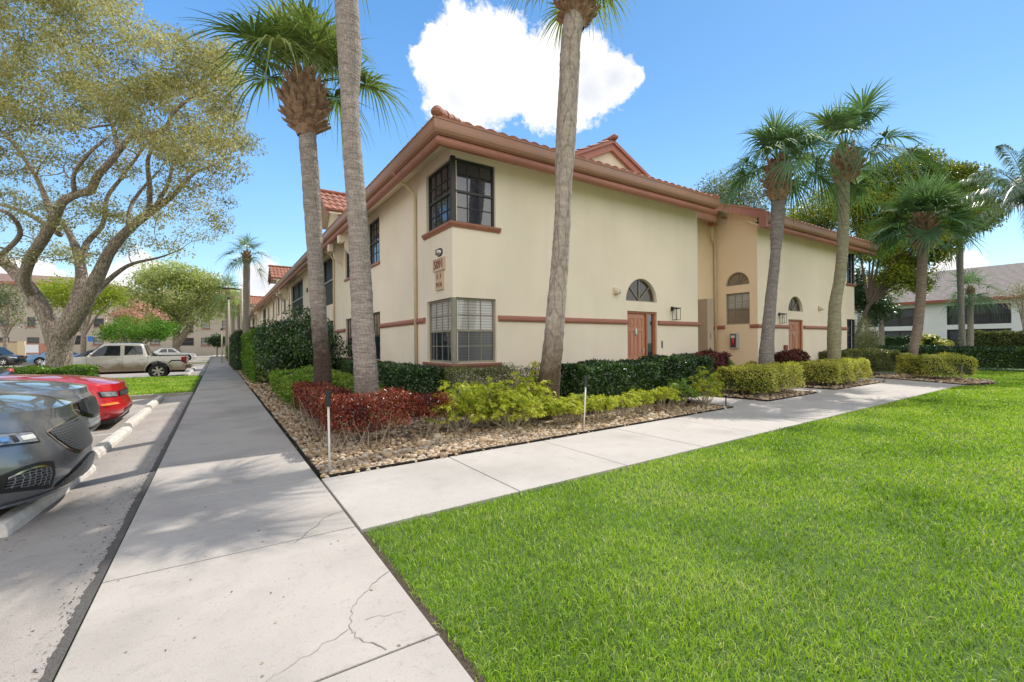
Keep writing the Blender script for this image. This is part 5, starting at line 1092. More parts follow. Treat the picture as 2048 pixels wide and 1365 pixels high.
hedge('long_hedge', 'long dark clipped hedge closing the lawn at right', 'hedge', [(30.9, -3), (30.9, 9.3)], 1.3, .06, 1.02, DARKH, 700, .085, .55, rag=.05)
hedge('long_hedge', 'narrow dark hedge running behind the grey palm trunk', 'hedge', [(36.0, 8.2), (36.0, 15.5)], 1.0, .06, 1.05, DARKH, 420, .10, .55, rag=.05)
hedge('tall_hedge', 'tall olive brown hedge before the white building', 'hedge', [(46, 0), (46, 9.6)], 1.4, .06, 1.95, OLIVE, 380, .12, .5, rag=.08)
hedge('tall_hedge', 'dark green tall hedge before the white building, left of the olive one', 'hedge', [(48, 11.5), (48, 20)], 1.4, .06, 1.75, DARKH, 300, .13, .5, rag=.07)
t = atD(1850, 680, 36); bush('golden_shrub', 'rounded yellow shrub behind the curved palm trunk', 'shrub', (t.x, t.y), (1.6, 1.6, 1.9), YHED, 40, 30, L=.17, crad=.4, stems=False)
# along the sidewalk, left of the facade
hedge('box_hedge', 'bright green clipped hedge beside the sidewalk, left of the big dark shrub', 'hedge', [(1.65, 18.6), (1.65, 27)], 1.2, .06, 1.98, BRIGHT, 800, .075, .5, rag=.07)
hedge('box_hedge', 'dark rounded hedge farther along the sidewalk', 'hedge', [(1.75, 29), (1.75, 40)], 1.8, .06, 2.3, DARKH, 350, .10, .5, rag=.12, round_=.5)
hedge('box_hedge', 'farthest low hedge along the sidewalk', 'hedge', [(1.55, 41), (1.55, 60)], 1.3, .06, 1.5, BRIGHT, 200, .12, .5, rag=.1)
def viburnum():
    c = (2.15, 15.6); blobs = [(2.1, 15.4, 1.55, 1.05, 1.5, .95), (1.75, 16.6, 1.35, .75, 1.3, .85), (2.5, 14.4, 1.35, .8, .9, .85), (1.8, 15.2, 1.0, .8, 1.3, .6)]
    limbs = [([(2.3, 14.6, -.05), (2.15, 14.7, .5), (1.9, 15.0, 1.2)], [.06, .045, .02]), ([(2.35, 14.7, -.05), (2.5, 14.6, .6), (2.6, 14.9, 1.4)], [.05, .04, .02]), ([(2.2, 14.9, -.05), (1.7, 15.3, .6), (1.5, 15.8, 1.2)], [.05, .035, .015])]
    tree('large_shrub', 'large dark green spreading shrub left of the ball palm', (2.3, 14.7, 0), limbs, ell_clumps(blobs, 110), DARKH, rad=.32, per=190, L=.085, W=.5, bark=BARKT, cat='shrub')
viburnum()
bush('shrub', 'brown green shrub between the bright hedge and the big dark shrub', 'shrub', (2.0, 17.9), (.8, .9, 1.5), OLIVE, 40, 22, L=.09, crad=.25)
hedge('island_hedge', 'bright green clipped hedge at the foot of the oak on the island', 'hedge', [(-11.6, 24.0), (-4.1, 24.0)], 1.5, .05, .62, BRIGHT, 700, .075, .5, rag=.05)
# ================================================================ VEHICLES
TYRE = mat('tyre_rubber', (.02, .02, .02), .8, bump=.003, bscale=80); RIM = mat('alloy_rim', (.55, .54, .52), .3, metal=.9); DARKIN = mat('dark_underbody', (.012, .012, .012), .9)
CGLASS = mat('car_glass', (.015, .02, .022), .03, spec=.9); CHROME = mat('chrome', (.65, .66, .68), .12, metal=1); LENS = mat('headlight_lens', (.22, .24, .27), .06, spec=.9, col2=(.55, .57, .6), scale=22, coat=1)
AMBER = mat('amber_lens', (.75, .20, .015), .15, coat=1); REDL = mat('red_lens', (.35, .01, .01), .15, coat=1); LENSD = mat('dark_headlight', (.05, .055, .06), .08, spec=.9, col2=(.35, .36, .38), scale=16, coat=1)
def grille_mat():
    m = mat('honeycomb_grille', (.015, .015, .017), .35); n = m.node_tree; b = n.nodes['Principled BSDF']; tc = n.nodes.new('ShaderNodeTexCoord'); mp = n.nodes.new('ShaderNodeMapping'); mp.inputs['Scale'].default_value = (0, 20, 30)
    v = n.nodes.new('ShaderNodeTexVoronoi'); v.feature = 'DISTANCE_TO_EDGE'; v.inputs['Scale'].default_value = 1.5; v.inputs['Randomness'].default_value = .35
    n.links.new(tc.outputs['Object'], mp.inputs[0]); n.links.new(mp.outputs[0], v.inputs['Vector'])
    r = n.nodes.new('ShaderNodeValToRGB'); r.color_ramp.elements[0].color = (.16, .17, .18, 1); r.color_ramp.elements[1].color = (.006, .006, .007, 1); r.color_ramp.elements[0].position = .07; r.color_ramp.elements[1].position = .11
    n.links.new(v.outputs['Distance'], r.inputs[0]); n.links.new(r.outputs[0], b.inputs['Base Color']); return m
GRILLE = grille_mat()
def paint(name, c, metal=.35, rough=.28, c2=None): return mat(name, c, rough, metal, coat=1.0, spec=.5, col2=c2, scale=1.3)
class Car:
    def __init__(s, name, label, cat, nose, yaw, L, W, body, zb, zs, xf, wt, ac=.72, n=2.6, acr=.5, nr=3.6, crown=.06, group=None):
        s.root = thing(name, label, cat, (nose[0], nose[1], nose[2]), group, rz=yaw); s.L, s.w0, s.zb, s.zs, s.xf_, s.wt_, s.ac, s.n, s.acr, s.nr, s.crown, s.pm = L, W/2, zb, zs, xf, wt, ac, n, acr, nr, crown, body
    def xf(s, t): return float(np.interp(t, [p[0] for p in s.xf_], [p[1] for p in s.xf_]))
    def wd(s, t): return s.w0*float(np.interp(t, [p[0] for p in s.wt_], [p[1] for p in s.wt_]))
    def Z(s, x): return float(np.interp(x, [p[0] for p in s.zs], [p[1] for p in s.zs]))
    def pt(s, i, M, t):
        """i in 0..4M: front centre -> left side -> rear -> right side"""
        xf, w, q = s.xf(t), s.wd(t), i % (4*M); sg = 1 if q <= 2*M else -1; k = q if q <= 2*M else 4*M-q
        if k <= M:
            f = (k/M)**.8*PI/2*.999; x = xf-s.ac+s.ac*abs(math.cos(f))**(2/s.n); y = w*math.sin(f)**(2/s.n)
        elif k < M*1.5: u = (k-M)/(M*.5); x = xf-s.ac+(-s.L+s.acr-xf+s.ac)*u; y = w
        else:
            f = (2*M-k)/(M*.5)*PI/2; x = -s.L+s.acr-s.acr*abs(math.cos(f))**(2/s.nr)-.04*(1-t)*0; y = w*math.sin(f)**(2/s.nr)
        z = s.zb+(s.Z(x)-s.zb)*t
        return x, sg*y, z
    def body(s, M=14, levels=(0, .06, .14, .25, .38, .5, .62, .74, .84, .92, .97, 1.0), arches=(), ar=.36, bed=None, name='body'):
        M *= 2; m = MB(); n = 4*M; vs = []; lev = list(levels)
        for t in lev: vs += [s.pt(i, M, t) for i in range(n)]
        for r in (.985, .96, .9, .78, .6, .35, .0001):
            for i in range(n):
                x, y, z = s.pt(i, M, 1.0); y2 = y*r; xc = s.xf(1)-s.ac; xr = -s.L+s.acr
                if x > xc: x2 = xc+(x-xc)*(r*.9+.1)
                elif x < xr: x2 = xr+(x-xr)*(r*.9+.1)
                else: x2 = x
                vs.append((x2, y2, s.Z(x2)+s.crown*(1-abs(y2/s.wd(1))**2.4)**.8 if abs(y2) < s.wd(1) else s.Z(x2)))
        R = len(lev)+7
        fs = [(j*n+i, j*n+(i+1) % n, (j+1)*n+(i+1) % n, (j+1)*n+i) for j in range(R-1) for i in range(n)]
        fs += [tuple(range(n))[::-1], tuple((R-1)*n+i for i in range(n))]
        m.add(vs, fs); o = m.build(name, [s.pm, DARKIN], s.root, smooth=True)
        cuts = []
        for ax in arches:
            for sg in (-1, 1):
                c = MB(); c.lathe([(0, 0), (ar, 0), (ar, .4), (0, .4)], (ax, sg*(s.w0-.25)-(.0 if sg > 0 else .4), s.wz+.02), axis='y', n=36); cuts.append(c)
        if bed: c = MB(); c.box(*bed); cuts.append(c)
        if cuts:
            cm = MB()
            for c in cuts: cm.add(c.v, c.f)
            co = cm.build('cutter', [s.pm, DARKIN]); 
            for p in co.data.polygons: p.material_index = 1
            co.parent = s.root; bm = bmesh.new(); bm.from_mesh(co.data); bmesh.ops.remove_doubles(bm, verts=bm.verts, dist=1e-5); bmesh.ops.recalc_face_normals(bm, faces=bm.faces); bm.to_mesh(co.data); bm.free()
            md = o.modifiers.new('b', 'BOOLEAN'); md.object = co; md.operation = 'DIFFERENCE'; md.solver = 'EXACT'; md.use_self = True
            bpy.context.view_layer.update(); dg = bpy.context.evaluated_depsgraph_get(); me = bpy.data.meshes.new_from_object(o.evaluated_get(dg)); o.modifiers.clear(); o.data = me
            bpy.data.objects.remove(co)
            for p in me.polygons: p.use_smooth = True
            me.update()
        md = o.modifiers.new('es', 'EDGE_SPLIT'); md.split_angle = math.radians(38); s.bo = o; return o
    def surf(s, y, z, off=.004, side=False):
        """point of the front shell over (y,z)"""
        x = s.xf(.5)-.05
        for _ in range(10):
            t = min(1, max(0, (z-s.zb)/(s.Z(x)-s.zb))); w = s.wd(t); a = min(.9995, abs(y)/w); x = s.xf(t)-s.ac+s.ac*(1-a**s.n)**(1/s.n)
        return Vector((x, y, z))
    def fpatch(s, name, mt, y0, y1, top, bot, off=.005, ny=28, nz=8, parent=None, thick=0):
        g_ = []; 
        for i in range(ny+1):
            y = y0+(y1-y0)*i/ny; u = i/ny; a, b = bot(u), top(u); g_.append([s.surf(y, a+(b-a)*j/nz) for j in range(nz+1)])
        vs = []
        for i in range(ny+1):
            for j in range(nz+1):
                p = g_[i][j]; du = g_[min(i+1, ny)][j]-g_[max(i-1, 0)][j]; dv = g_[i][min(j+1, nz)]-g_[i][max(j-1, 0)]; nn = du.cross(dv)
                nn = nn.normalized() if nn.length > 1e-9 else Vector((1, 0, 0)); nn = nn if nn.x > 0 else -nn; vs.append(p+nn*off)
        k = nz+1; m = MB(); m.add(vs, [(i*k+j, (i+1)*k+j, (i+1)*k+j+1, i*k+j+1) for i in range(ny) for j in range(nz)])
        return m.build(name, mt, parent or s.root, smooth=True)
    def cabin(s, xb, xt, z0, z1, wb, wt, col=None, win=(), glass=CGLASS, crown=.05):
        """frustum greenhouse: xb=(front,rear) at the belt, xt at the roof"""
        m = MB(); n = 64; vs = []; lev = [(0, 0), (.5, .0), (.9, .0), (.97, .012), (1.0, .04)]
        def loop(t, ins, zz):
            f, b = xb[0]+(xt[0]-xb[0])*t-ins, xb[1]+(xt[1]-xb[1])*t+ins; w = wb+(wt-wb)*t-ins; c = (f+b)/2; a = (f-b)/2; o = []
            for i in range(n):
                q = 2*PI*i/n; cx_, sy = math.cos(q), math.sin(q); o.append((c+a*math.copysign(abs(cx_)**.28, cx_), w*math.copysign(abs(sy)**.28, sy), zz))
            return o
        for t, ins in lev: vs += loop(t, ins, z0+(z1-z0)*t)
        for k, ins in ((1, .12), (2, .35), (3, .6)): vs += [(x, y, z1+crown*k/3) for x, y, z in loop(1, min(ins, wt*.9), z1)]
        R = 8; fs = [(j*n+i, j*n+(i+1) % n, (j+1)*n+(i+1) % n, (j+1)*n+i) for j in range(R-1) for i in range(n)]+[tuple((R-1)*n+i for i in range(n))]
        m.add(vs, fs); cb = m.build('cabin', col or s.pm, s.root, smooth=True)
        Y = lambda z: wb+(wt-wb)*(z-z0)/(z1-z0); Xf = lambda z: xb[0]+(xt[0]-xb[0])*(z-z0)/(z1-z0); Xr = lambda z: xb[1]+(xt[1]-xb[1])*(z-z0)/(z1-z0)
        for sg in (-1, 1):
            for q in win:
                m = MB(); m.add([(x, sg*(Y(z)+.004), z) for x, z in q]+[(x, sg*(Y(z)-.01), z) for x, z in q], [tuple(range(len(q)))]+[(i, (i+1) % len(q), len(q)+(i+1) % len(q), len(q)+i) for i in range(len(q))]); m.build('side_window', glass, s.root)
        za, zc = z0+.05, z1-.05; m = MB(); m.add([(Xf(za)+.006, -wb+.12, za), (Xf(za)+.006, wb-.12, za), (Xf(zc)+.006, wt-.13, zc), (Xf(zc)+.006, -wt+.13, zc)], [(0, 1, 2, 3)]); m.build('windshield', glass, s.root)
        m = MB(); za = z0+.08; m.add([(Xr(za)-.006, -wb+.14, za), (Xr(za)-.006, wb-.14, za), (Xr(zc)-.006, wt-.15, zc), (Xr(zc)-.006, -wt+.15, zc)], [(3, 2, 1, 0)]); m.build('rear_window', glass, s.root)
        return cb
    def wheels(s, xs, r=.34, wdt=.22, spokes=5, rim=RIM, inset=.02):
        for x in xs:
            for sg in (-1, 1):
                yo = sg*(s.w0-inset); m = MB(); h = wdt
                pr = [(r*.62, 0), (r*.68, .012), (r*.93, .006), (r*.985, .03), (r, .07), (r, h-.07), (r*.985, h-.03), (r*.9, h), (r*.62, h)]
                m.lathe([(a, (yo-sg*b)) for a, b in pr], (x, 0, s.wz), axis='y', n=40); w_ = m.build('wheel', TYRE, s.root, smooth=True)
                m = MB(); m.lathe([(r*.66, yo-sg*.012), (r*.60, yo-sg*.03), (r*.56, yo-sg*.09)], (x, 0, s.wz), axis='y', n=40); m.lathe([(.001, yo-sg*.02), (.055, yo-sg*.024), (.06, yo-sg*.05)], (x, 0, s.wz), axis='y', n=20)
                for k in range(spokes):
                    a = 2*PI*k/spokes+.3; d = Vector((math.cos(a), 0, math.sin(a))); t = Vector((-d.z, 0, d.x)); c = Vector((x, yo-sg*.045, s.wz))
                    m.add([c+d*.03-t*.035, c+d*.03+t*.035, c+d*r*.6+t*.05, c+d*r*.6-t*.05]+[p+Vector((0, -sg*.02, 0)) for p in (c+d*.03-t*.035, c+d*.03+t*.035, c+d*r*.6+t*.05, c+d*r*.6-t*.05)], [(0, 1, 2, 3), (0, 4, 5, 1), (2, 6, 7, 3), (1, 5, 6, 2), (3, 7, 4, 0)])
                m.build('rim', rim, w_)
                m = MB(); m.lathe([(.001, yo-sg*.10), (r*.6, yo-sg*.10)], (x, 0, s.wz), axis='y', n=24); m.build('brake_disc', DARKIN, w_)
    def mirror(s, x, z, y):
        for sg in (-1, 1):
            m = MB(); m.lathe([(0, -.055), (.05, -.045), (.075, 0), (.06, .04), (0, .05)], (0, 0, 0), axis='x', n=14); m.v = [(x+a*.9, sg*(y+.10)+b*1.35, z+c) for a, b, c in m.v]; m.tube([(x, sg*(y-.02), z-.06), (x, sg*(y+.08), z-.02)], .02, 6); m.build('mirror', s.pm, s.root, smooth=True)
    def seams(s, xs, z0, z1, mt=BLACK):
        for x in xs:
            for sg in (-1, 1):
                m = MB(); q = [(x, z0+(z1-z0)*k/8) for k in range(9)]
                V = []
                for a, z in q: t = min(1, (z-s.zb)/(s.Z(a)-s.zb)); V += [(a-.004, sg*(s.wd(t)+.0015), z), (a+.004, sg*(s.wd(t)+.0015), z)]
                m.add(V, [(2*i, 2*i+1, 2*i+3, 2*i+2) for i in range(8)]); m.build('door_seam', mt, s.root)
    def hood_lines(s, w=.62, x0=-.12, x1=-1.0):
        m = MB()
        for sg in (-1, 1):
            V = []
            for k in range(13):
                x = x0+(x1-x0)*k/12; y = sg*w*(1-.10*k/12); z = s.Z(x)+s.crown*(1-abs(y/s.wd(1))**2.4)**.8+.002; V += [(x, y-.004, z), (x, y+.004, z)]
            m.add(V, [(2*i, 2*i+1, 2*i+3, 2*i+2) for i in range(12)])
        m.build('hood_seam', BLACK, s.root)
GREYP = paint('graphite_paint', (.15, .16, .17), .5, .22, c2=(.17, .18, .19)); SILVP = paint('blue_silver_paint', (.52, .55, .58), .5, .26); REDP = paint('red_paint', (.55, .012, .02), .1, .3); BEIGEP = paint('champagne_paint', (.60, .56, .50), .25, .35, c2=(.54, .50, .43))
WHITEP = paint('white_car_paint', (.72, .72, .72), 0, .3); BLACKP = paint('black_car_paint', (.012, .013, .015), .2, .2)
cv = lambda pts: (lambda u: float(np.interp(u, [p[0] for p in pts], [p[1] for p in pts])))
def sm(pts):   # smooth curve through a few points
    X = [p[0] for p in pts]; Y = [p[1] for p in pts]; P = np.polyfit(X, Y, min(len(X)-1, 4)); return lambda u: float(np.polyval(P, u))
# graphite minivan
def minivan():
    c = Car('minivan', 'graphite grey minivan with honeycomb grille, nearest of the parked cars', 'car', (-1.06, 6.0, lz(-1.3)), 0, 5.15, 2.0, GREYP, .20,
            [(-5.2, 1.05), (-3, 1.10), (-1.35, 1.06), (-.9, 1.0), (-.5, .93), (-.25, .865), (-.1, .815), (0, .77)], [(0, -.09), (.12, -.02), (.3, 0), (.55, -.02), (.8, -.07), (1, -.15)], [(0, .93), (.15, .97), (.4, 1), (.7, .99), (1, .93)], ac=.80, n=2.35, crown=.085)
    c.wz = .36; c.body(arches=(-.98, -4.05), ar=.39); c.wheels((-.98, -4.05), .36)
    c.cabin((-1.15, -5.05), (-2.25, -4.7), 1.05, 1.72, .94, .76, win=([(-1.65, 1.12), (-2.5, 1.12), (-2.5, 1.62), (-2.32, 1.62)], [(-2.58, 1.12), (-3.7, 1.14), (-3.7, 1.62), (-2.58, 1.62)], [(-3.78, 1.14), (-4.8, 1.2), (-4.62, 1.6), (-3.78, 1.62)]))
    s = c.fpatch; R = c.root
    s('grille_surround', CHROME, -.54, .54, lambda u: .79-.04*abs(2*u-1)**3, lambda u: .475+.24*abs(2*u-1)**4, .004)
    s('grille', GRILLE, -.52, .52, lambda u: .78-.04*abs(2*u-1)**3, lambda u: .50+.225*abs(2*u-1)**4, .011)
    for sg in (-1, 1):
        h = s('headlight', BLACK, sg*.64, sg*.965, lambda u: .775+.04*u, lambda u: .675+.03*u, .005)
        s('lens', LENSD, sg*.655, sg*.955, lambda u: .765+.04*u, lambda u: .688+.03*u, .012, parent=h)
        s('lamp_projector', CHROME, sg*.80, sg*.835, lambda u: .762, lambda u: .728, .016, ny=6, nz=3, parent=h); s('lamp_bezel', BLACK, sg*.76, sg*.785, lambda u: .768, lambda u: .71, .0165, ny=4, nz=3, parent=h)
        s('daytime_light', WHITE, sg*.66, sg*.74, lambda u: .75, lambda u: .715, .0145, ny=6, nz=2, parent=h)
        v = s('fog_vent', BLACK, sg*.60, sg*.89, lambda u: .44+.08*math.sin(PI*(.25+.6*u)), lambda u: .27+.07*u, .005)
        s('mesh', GRILLE, sg*.63, sg*.86, lambda u: .405+.07*math.sin(PI*(.25+.6*u)), lambda u: .31+.06*u, .012, parent=v)
        s('chrome_bar', CHROME, sg*.65, sg*.86, lambda u: .425+.07*math.sin(PI*(.25+.6*u)), lambda u: .41+.07*math.sin(PI*(.25+.6*u)), .016, nz=2, parent=v)
    l = s('lower_grille', BLACK, -.56, .56, lambda u: .435-.14*abs(2*u-1)**2, lambda u: .245+.01*abs(2*u-1), .005); s('mesh', GRILLE, -.54, .54, lambda u: .42-.13*abs(2*u-1)**2, lambda u: .26+.01*abs(2*u-1), .012, parent=l)
    s('chrome_lip', mat('satin_lip', (.30, .34, .40), .25, metal=.8), -.80, .80, lambda u: .232, lambda u: .205, .014, nz=2)
    s('badge', CHROME, -.11, .11, lambda u: .765-.01*abs(2*u-1), lambda u: .75+.01*abs(2*u-1), .02, ny=10, nz=2)
    c.seams((-1.55, -2.55, -3.75), .3, 1.05); c.mirror(-1.6, 1.15, .95)
minivan()
def suv():
    c = Car('crossover', 'blue grey crossover with big black grille, between the minivan and the red coupe', 'car', (-1.50, 8.95, lz(-1.5)), 0, 4.9, 1.92, SILVP, .22,
            [(-5, 1.02), (-3, 1.02), (-1.4, 1.0), (-.9, .96), (-.5, .91), (-.25, .86), (-.08, .81), (0, .78)], [(0, -.08), (.15, -.01), (.35, 0), (.6, -.02), (.85, -.06), (1, -.13)], [(0, .93), (.2, .98), (.5, 1), (.8, .98), (1, .93)], ac=.75, n=2.5, crown=.075)
    c.wz = .37; c.body(arches=(-.92, -3.8), ar=.40); c.wheels((-.92, -3.8), .37)
    c.cabin((-1.15, -4.8), (-2.0, -4.3), .98, 1.62, .9, .72, col=BLACKP, win=([(-1.6, 1.05), (-2.6, 1.05), (-2.6, 1.53), (-2.1, 1.53)], [(-2.68, 1.05), (-3.6, 1.07), (-3.5, 1.53), (-2.68, 1.53)]))
    s = c.fpatch
    g_ = s('grille', mat('gloss_black', (.008, .008, .012), .12, coat=1), -.62, .62, lambda u: .76-.05*abs(2*u-1)**3, lambda u: .46+.14*abs(2*u-1)**2.5, .006); s('grille_mesh', GRILLE, -.5, .5, lambda u: .74-.03*abs(2*u-1)**3, lambda u: .50+.12*abs(2*u-1)**2.5, .012, parent=g_)
    for sg in (-1, 1):
        h = s('headlight', LENSD, sg*.60, sg*.945, lambda u: .79+.035*u, lambda u: .735+.035*u, .008); s('turn_signal', AMBER, sg*.86, sg*.93, lambda u: .775+.01*u, lambda u: .755+.01*u, .013, ny=6, nz=2, parent=h)
        s('bright_strip', CHROME, sg*.5, sg*.90, lambda u: .705-.10*(1-u)**2+.0, lambda u: .693-.10*(1-u)**2, .012, nz=2)
    s('lower_bumper', mat('pale_silver_trim', (.45, .46, .47), .3, metal=.5), -.8, .8, lambda u: .42, lambda u: .27, .008); s('lower_grille', BLACK, -.62, .62, lambda u: .355, lambda u: .305, .014, nz=3)
    c.hood_lines(.68); c.mirror(-1.6, 1.08, .92); c.seams((-1.5, -2.65), .3, 1.0)
suv()
def coupe():
    c = Car('coupe', 'bright red coupe parked farthest from the camera in the near row', 'car', (-1.45, 11.6, lz(-1.5)), 0, 4.78, 1.88, REDP, .16,
            [(-5, .98), (-3, .92), (-1.6, .93), (-.9, .89), (-.5, .83), (-.2, .765), (-.06, .72), (0, .69)], [(0, -.10), (.15, -.04), (.3, 0), (.45, 0), (.52, -.05), (.7, -.07), (1, -.10)], [(0, .93), (.2, .98), (.5, 1), (.8, .98), (1, .92)], ac=.55, n=3.0, crown=.07)
    c.wz = .33; c.body(arches=(-.9, -3.65), ar=.37); c.wheels((-.9, -3.65), .33)
    c.cabin((-1.6, -4.3), (-2.3, -3.3), .92, 1.34, .82, .62, win=([(-1.95, .98), (-3.1, .98), (-3.0, 1.25), (-2.35, 1.25)],))
    s = c.fpatch
    s('grille', BLACK, -.50, .50, lambda u: .665, lambda u: .56, .006); s('grille_mesh', GRILLE, -.47, .47, lambda u: .655, lambda u: .57, .012)
    for sg in (-1, 1):
        h = s('headlight', BLACK, sg*.56, sg*.87, lambda u: .665+.02*u, lambda u: .555+.03*u, .006); s('lens', LENSD, sg*.58, sg*.855, lambda u: .655+.02*u, lambda u: .567+.03*u, .012, parent=h)
        s('turn_signal', AMBER, sg*.62, sg*.90, lambda u: .465, lambda u: .432, .008, nz=2)
        s('bumper_crease', mat('red_paint_edge', (.40, .01, .015), .3, .1, coat=1), sg*.1, sg*.93, lambda u: .512, lambda u: .503, .004, nz=1)
    s('lower_intake', BLACK, -.42, .42, lambda u: .33, lambda u: .255, .008); c.hood_lines(.60, -.1, -1.2)
    m = MB(); m.box((-.45, -.8, .10), (-.12, .8, .165)); m.build('air_dam', BLACK, c.root); c.mirror(-1.9, 1.02, .86)
coupe()
def muddy(m):
    n = m.node_tree; b = n.nodes['Principled BSDF']; l = n.links; src = b.inputs['Base Color'].links[0].from_socket; tc = n.nodes.new('ShaderNodeTexCoord'); sp = n.nodes.new('ShaderNodeSeparateXYZ'); l.new(tc.outputs['Object'], sp.inputs[0])
    t = n.nodes.new('ShaderNodeTexNoise'); t.inputs['Scale'].default_value = 3.5; t.inputs['Detail'].default_value = 9; l.new(tc.outputs['Object'], t.inputs['Vector'])
    a = n.nodes.new('ShaderNodeMath'); a.operation = 'MULTIPLY_ADD'; a.inputs[1].default_value = -.9; l.new(t.outputs[0], a.inputs[0]); l.new(sp.outputs[2], a.inputs[2])
    r = n.nodes.new('ShaderNodeMapRange'); r.inputs[1].default_value = .12; r.inputs[2].default_value = .42; r.inputs[3].default_value = .85; r.inputs[4].default_value = 0; l.new(a.outputs[0], r.inputs[0])
    x = n.nodes.new('ShaderNodeMix'); x.data_type = 'RGBA'; x.inputs[7].default_value = (.30, .22, .13, 1); l.new(r.outputs[0], x.inputs[0]); l.new(src, x.inputs[6]); l.new(x.outputs[2], b.inputs['Base Color'])
muddy(BEIGEP)
def truck():
    c = Car('pickup_truck', 'champagne pickup truck with mud spattered side, parked nose away behind the island', 'truck', (-6.62, 28.7, lz(-4)), PI, 5.3, 1.86, BEIGEP, .42,
            [(-5.4, 1.13), (-3.9, 1.13), (-1.5, 1.12), (-.8, 1.06), (-.3, 1.0), (0, .95)], [(0, -.12), (.2, -.03), (.5, 0), (.85, -.04), (1, -.12)], [(0, .95), (.25, .985), (.5, 1), (.8, .985), (1, .95)], ac=.5, n=3.2, acr=.12, nr=6, crown=.0)
    c.wz = .385; c.crown = .045; c.body(arches=(-.93, -4.18), ar=.47, bed=((-5.2, -.78, .62), (-3.92, .78, 1.4)))
    c.wheels((-.93, -4.18), .385, .25, 6, mat('dull_rim', (.45, .42, .36), .4, metal=.7))
    c.cabin((-1.45, -3.86), (-2.12, -3.62), 1.11, 1.73, .87, .70, win=([(-1.72, 1.17), (-2.78, 1.17), (-2.78, 1.64), (-2.22, 1.64), (-2.0, 1.5)], [(-2.93, 1.19), (-3.62, 1.22), (-3.55, 1.62), (-2.93, 1.64)]), crown=.04)
    c.seams((-1.62, -2.86, -3.78), .5, 1.12); c.mirror(-1.78, 1.25, .90)
    for sg in (-1, 1):
        for x in (-2.6, -3.5):
            m = MB(); m.tube([(x, sg*.935, .98), (x-.06, sg*.96, .985), (x-.14, sg*.935, .98)], .014, 6); m.build('door_handle', BEIGEP, c.root)
        for ax in (-.93, -4.18):   # flared arches
            m = MB(); P = []
            for k in range(19): a = PI*k/18*1.0; P.append((ax+.50*math.cos(a), sg*.93, .40+.50*math.sin(a)))
            m.tube(P, [.035]*19, 8); m.build('fender_flare', BEIGEP, c.root, smooth=True)
        m = MB(); m.box((-5.31, sg*.80-.075, .80), (-5.10, sg*.80+.14 if sg > 0 else sg*.80+.075, 1.08)) if sg > 0 else m.box((-5.31, -.94, .80), (-5.10, -.72, 1.08)); m.build('tail_light', REDL, c.root, bevel=.02)
        m = MB(); m.tube([(-4.6, sg*.90, .78), (-4.72, sg*.95, .9), (-5.15, sg*.95, .9), (-5.3, sg*.90, .76)], .03, 8); m.build('bed_step', BLACK, c.root, smooth=True)
    m = MB(); m.box((-5.50, -.86, .50), (-5.31, .86, .70)); m.build('rear_bumper', mat('rust_dust', (.33, .22, .12), .7, col2=(.08, .07, .06), scale=5), c.root, bevel=.03)
    m = MB(); m.box((-5.32, -.76, .62), (-5.305, .76, 1.10)); m.build('tailgate_panel', BEIGEP, c.root, bevel=.01); m = MB(); m.box((-5.2, -.5, .3), (-.4, .5, .44)); m.build('chassis', DARKIN, c.root)
    m = MB(); m.box((-5.3, -.9, 1.132), (-3.9, -.80, 1.15)); m.box((-5.3, .80, 1.132), (-3.9, .9, 1.15)); m.build('bed_rail', BLACK, c.root)
truck()
def simple_car(label, cat, name, nose, yaw, pmt, L=4.7, W=1.82, kind='sedan', group=None):
    suvk = kind == 'suv'; zt = .98 if suvk else .88
    c = Car(name, label, cat, nose, yaw, L, W, pmt, .22, [(-L-.1, zt+.04), (-3, zt+.03), (-1.3, zt), (-.5, zt-.1), (0, zt-.24)], [(0, -.08), (.3, 0), (.6, -.02), (1, -.12)], [(0, .94), (.4, 1), (1, .93)], ac=.6, n=2.8, crown=.06)
    c.wz = .34; c.body(M=8, arches=(-.9, -L+.95), ar=.38); c.wheels((-.9, -L+.95), .34)
    h = 1.66 if suvk else 1.40; xr = -L+.25 if suvk else -L+.7; xt = -L+.5 if suvk else -L+1.55
    c.cabin((-1.15 if suvk else -1.35, xr), (-1.85 if suvk else -2.05, xt), zt, h, .86, .64, win=([(-1.75, zt+.06), (-2.6, zt+.06), (-2.6, h-.08), (-2.25, h-.08)], [(-2.68, zt+.06), (-3.4, zt+.08), (-3.15, h-.08), (-2.68, h-.08)]))
    s = c.fpatch; s('grille', BLACK, -.4, .4, lambda u: zt-.26, lambda u: zt-.42, .008)
    for sg in (-1, 1): s('headlight', LENS, sg*.52, sg*.86, lambda u: zt-.22+.05*u, lambda u: zt-.34+.05*u, .008)
    c.seams((-1.5, -2.64), .3, zt); c.mirror(-1.8, zt+.08, .86)
    for sg in (-1, 1): m = MB(); m.box((-L-.01, sg*.75-.12, zt-.2), (-L+.06, sg*.75+.12, zt-.05)); m.build('tail_light', REDL, c.root)
    return c
z_ = -.18
simple_car('white sedan parked across the far end of the sidewalk', 'car', 'sedan', (-1.9, 62, z_), 0, WHITEP, L=4.85)
simple_car('black car whose nose shows behind the tail of the pickup', 'car', 'sedan', (-2.3, 41.5, -.12), 0, BLACKP)
simple_car('dark car seen over the bed of the pickup', 'car', 'sedan', (-3.2, 36.3, -.14), 0, paint('dark_grey_paint', (.04, .045, .05), .4, .25), L=4.6)
simple_car('black off road wagon at the left edge beyond the wooden gate', 'car', 'wagon', (-14.6, 58.0, z_), -.35, BLACKP, L=4.4, kind='suv')
simple_car('blue car half hidden behind the pickup windshield', 'car', 'sedan', (-9.5, 57, z_), 0, paint('blue_paint', (.10, .22, .38), .3, .3), L=4.6)
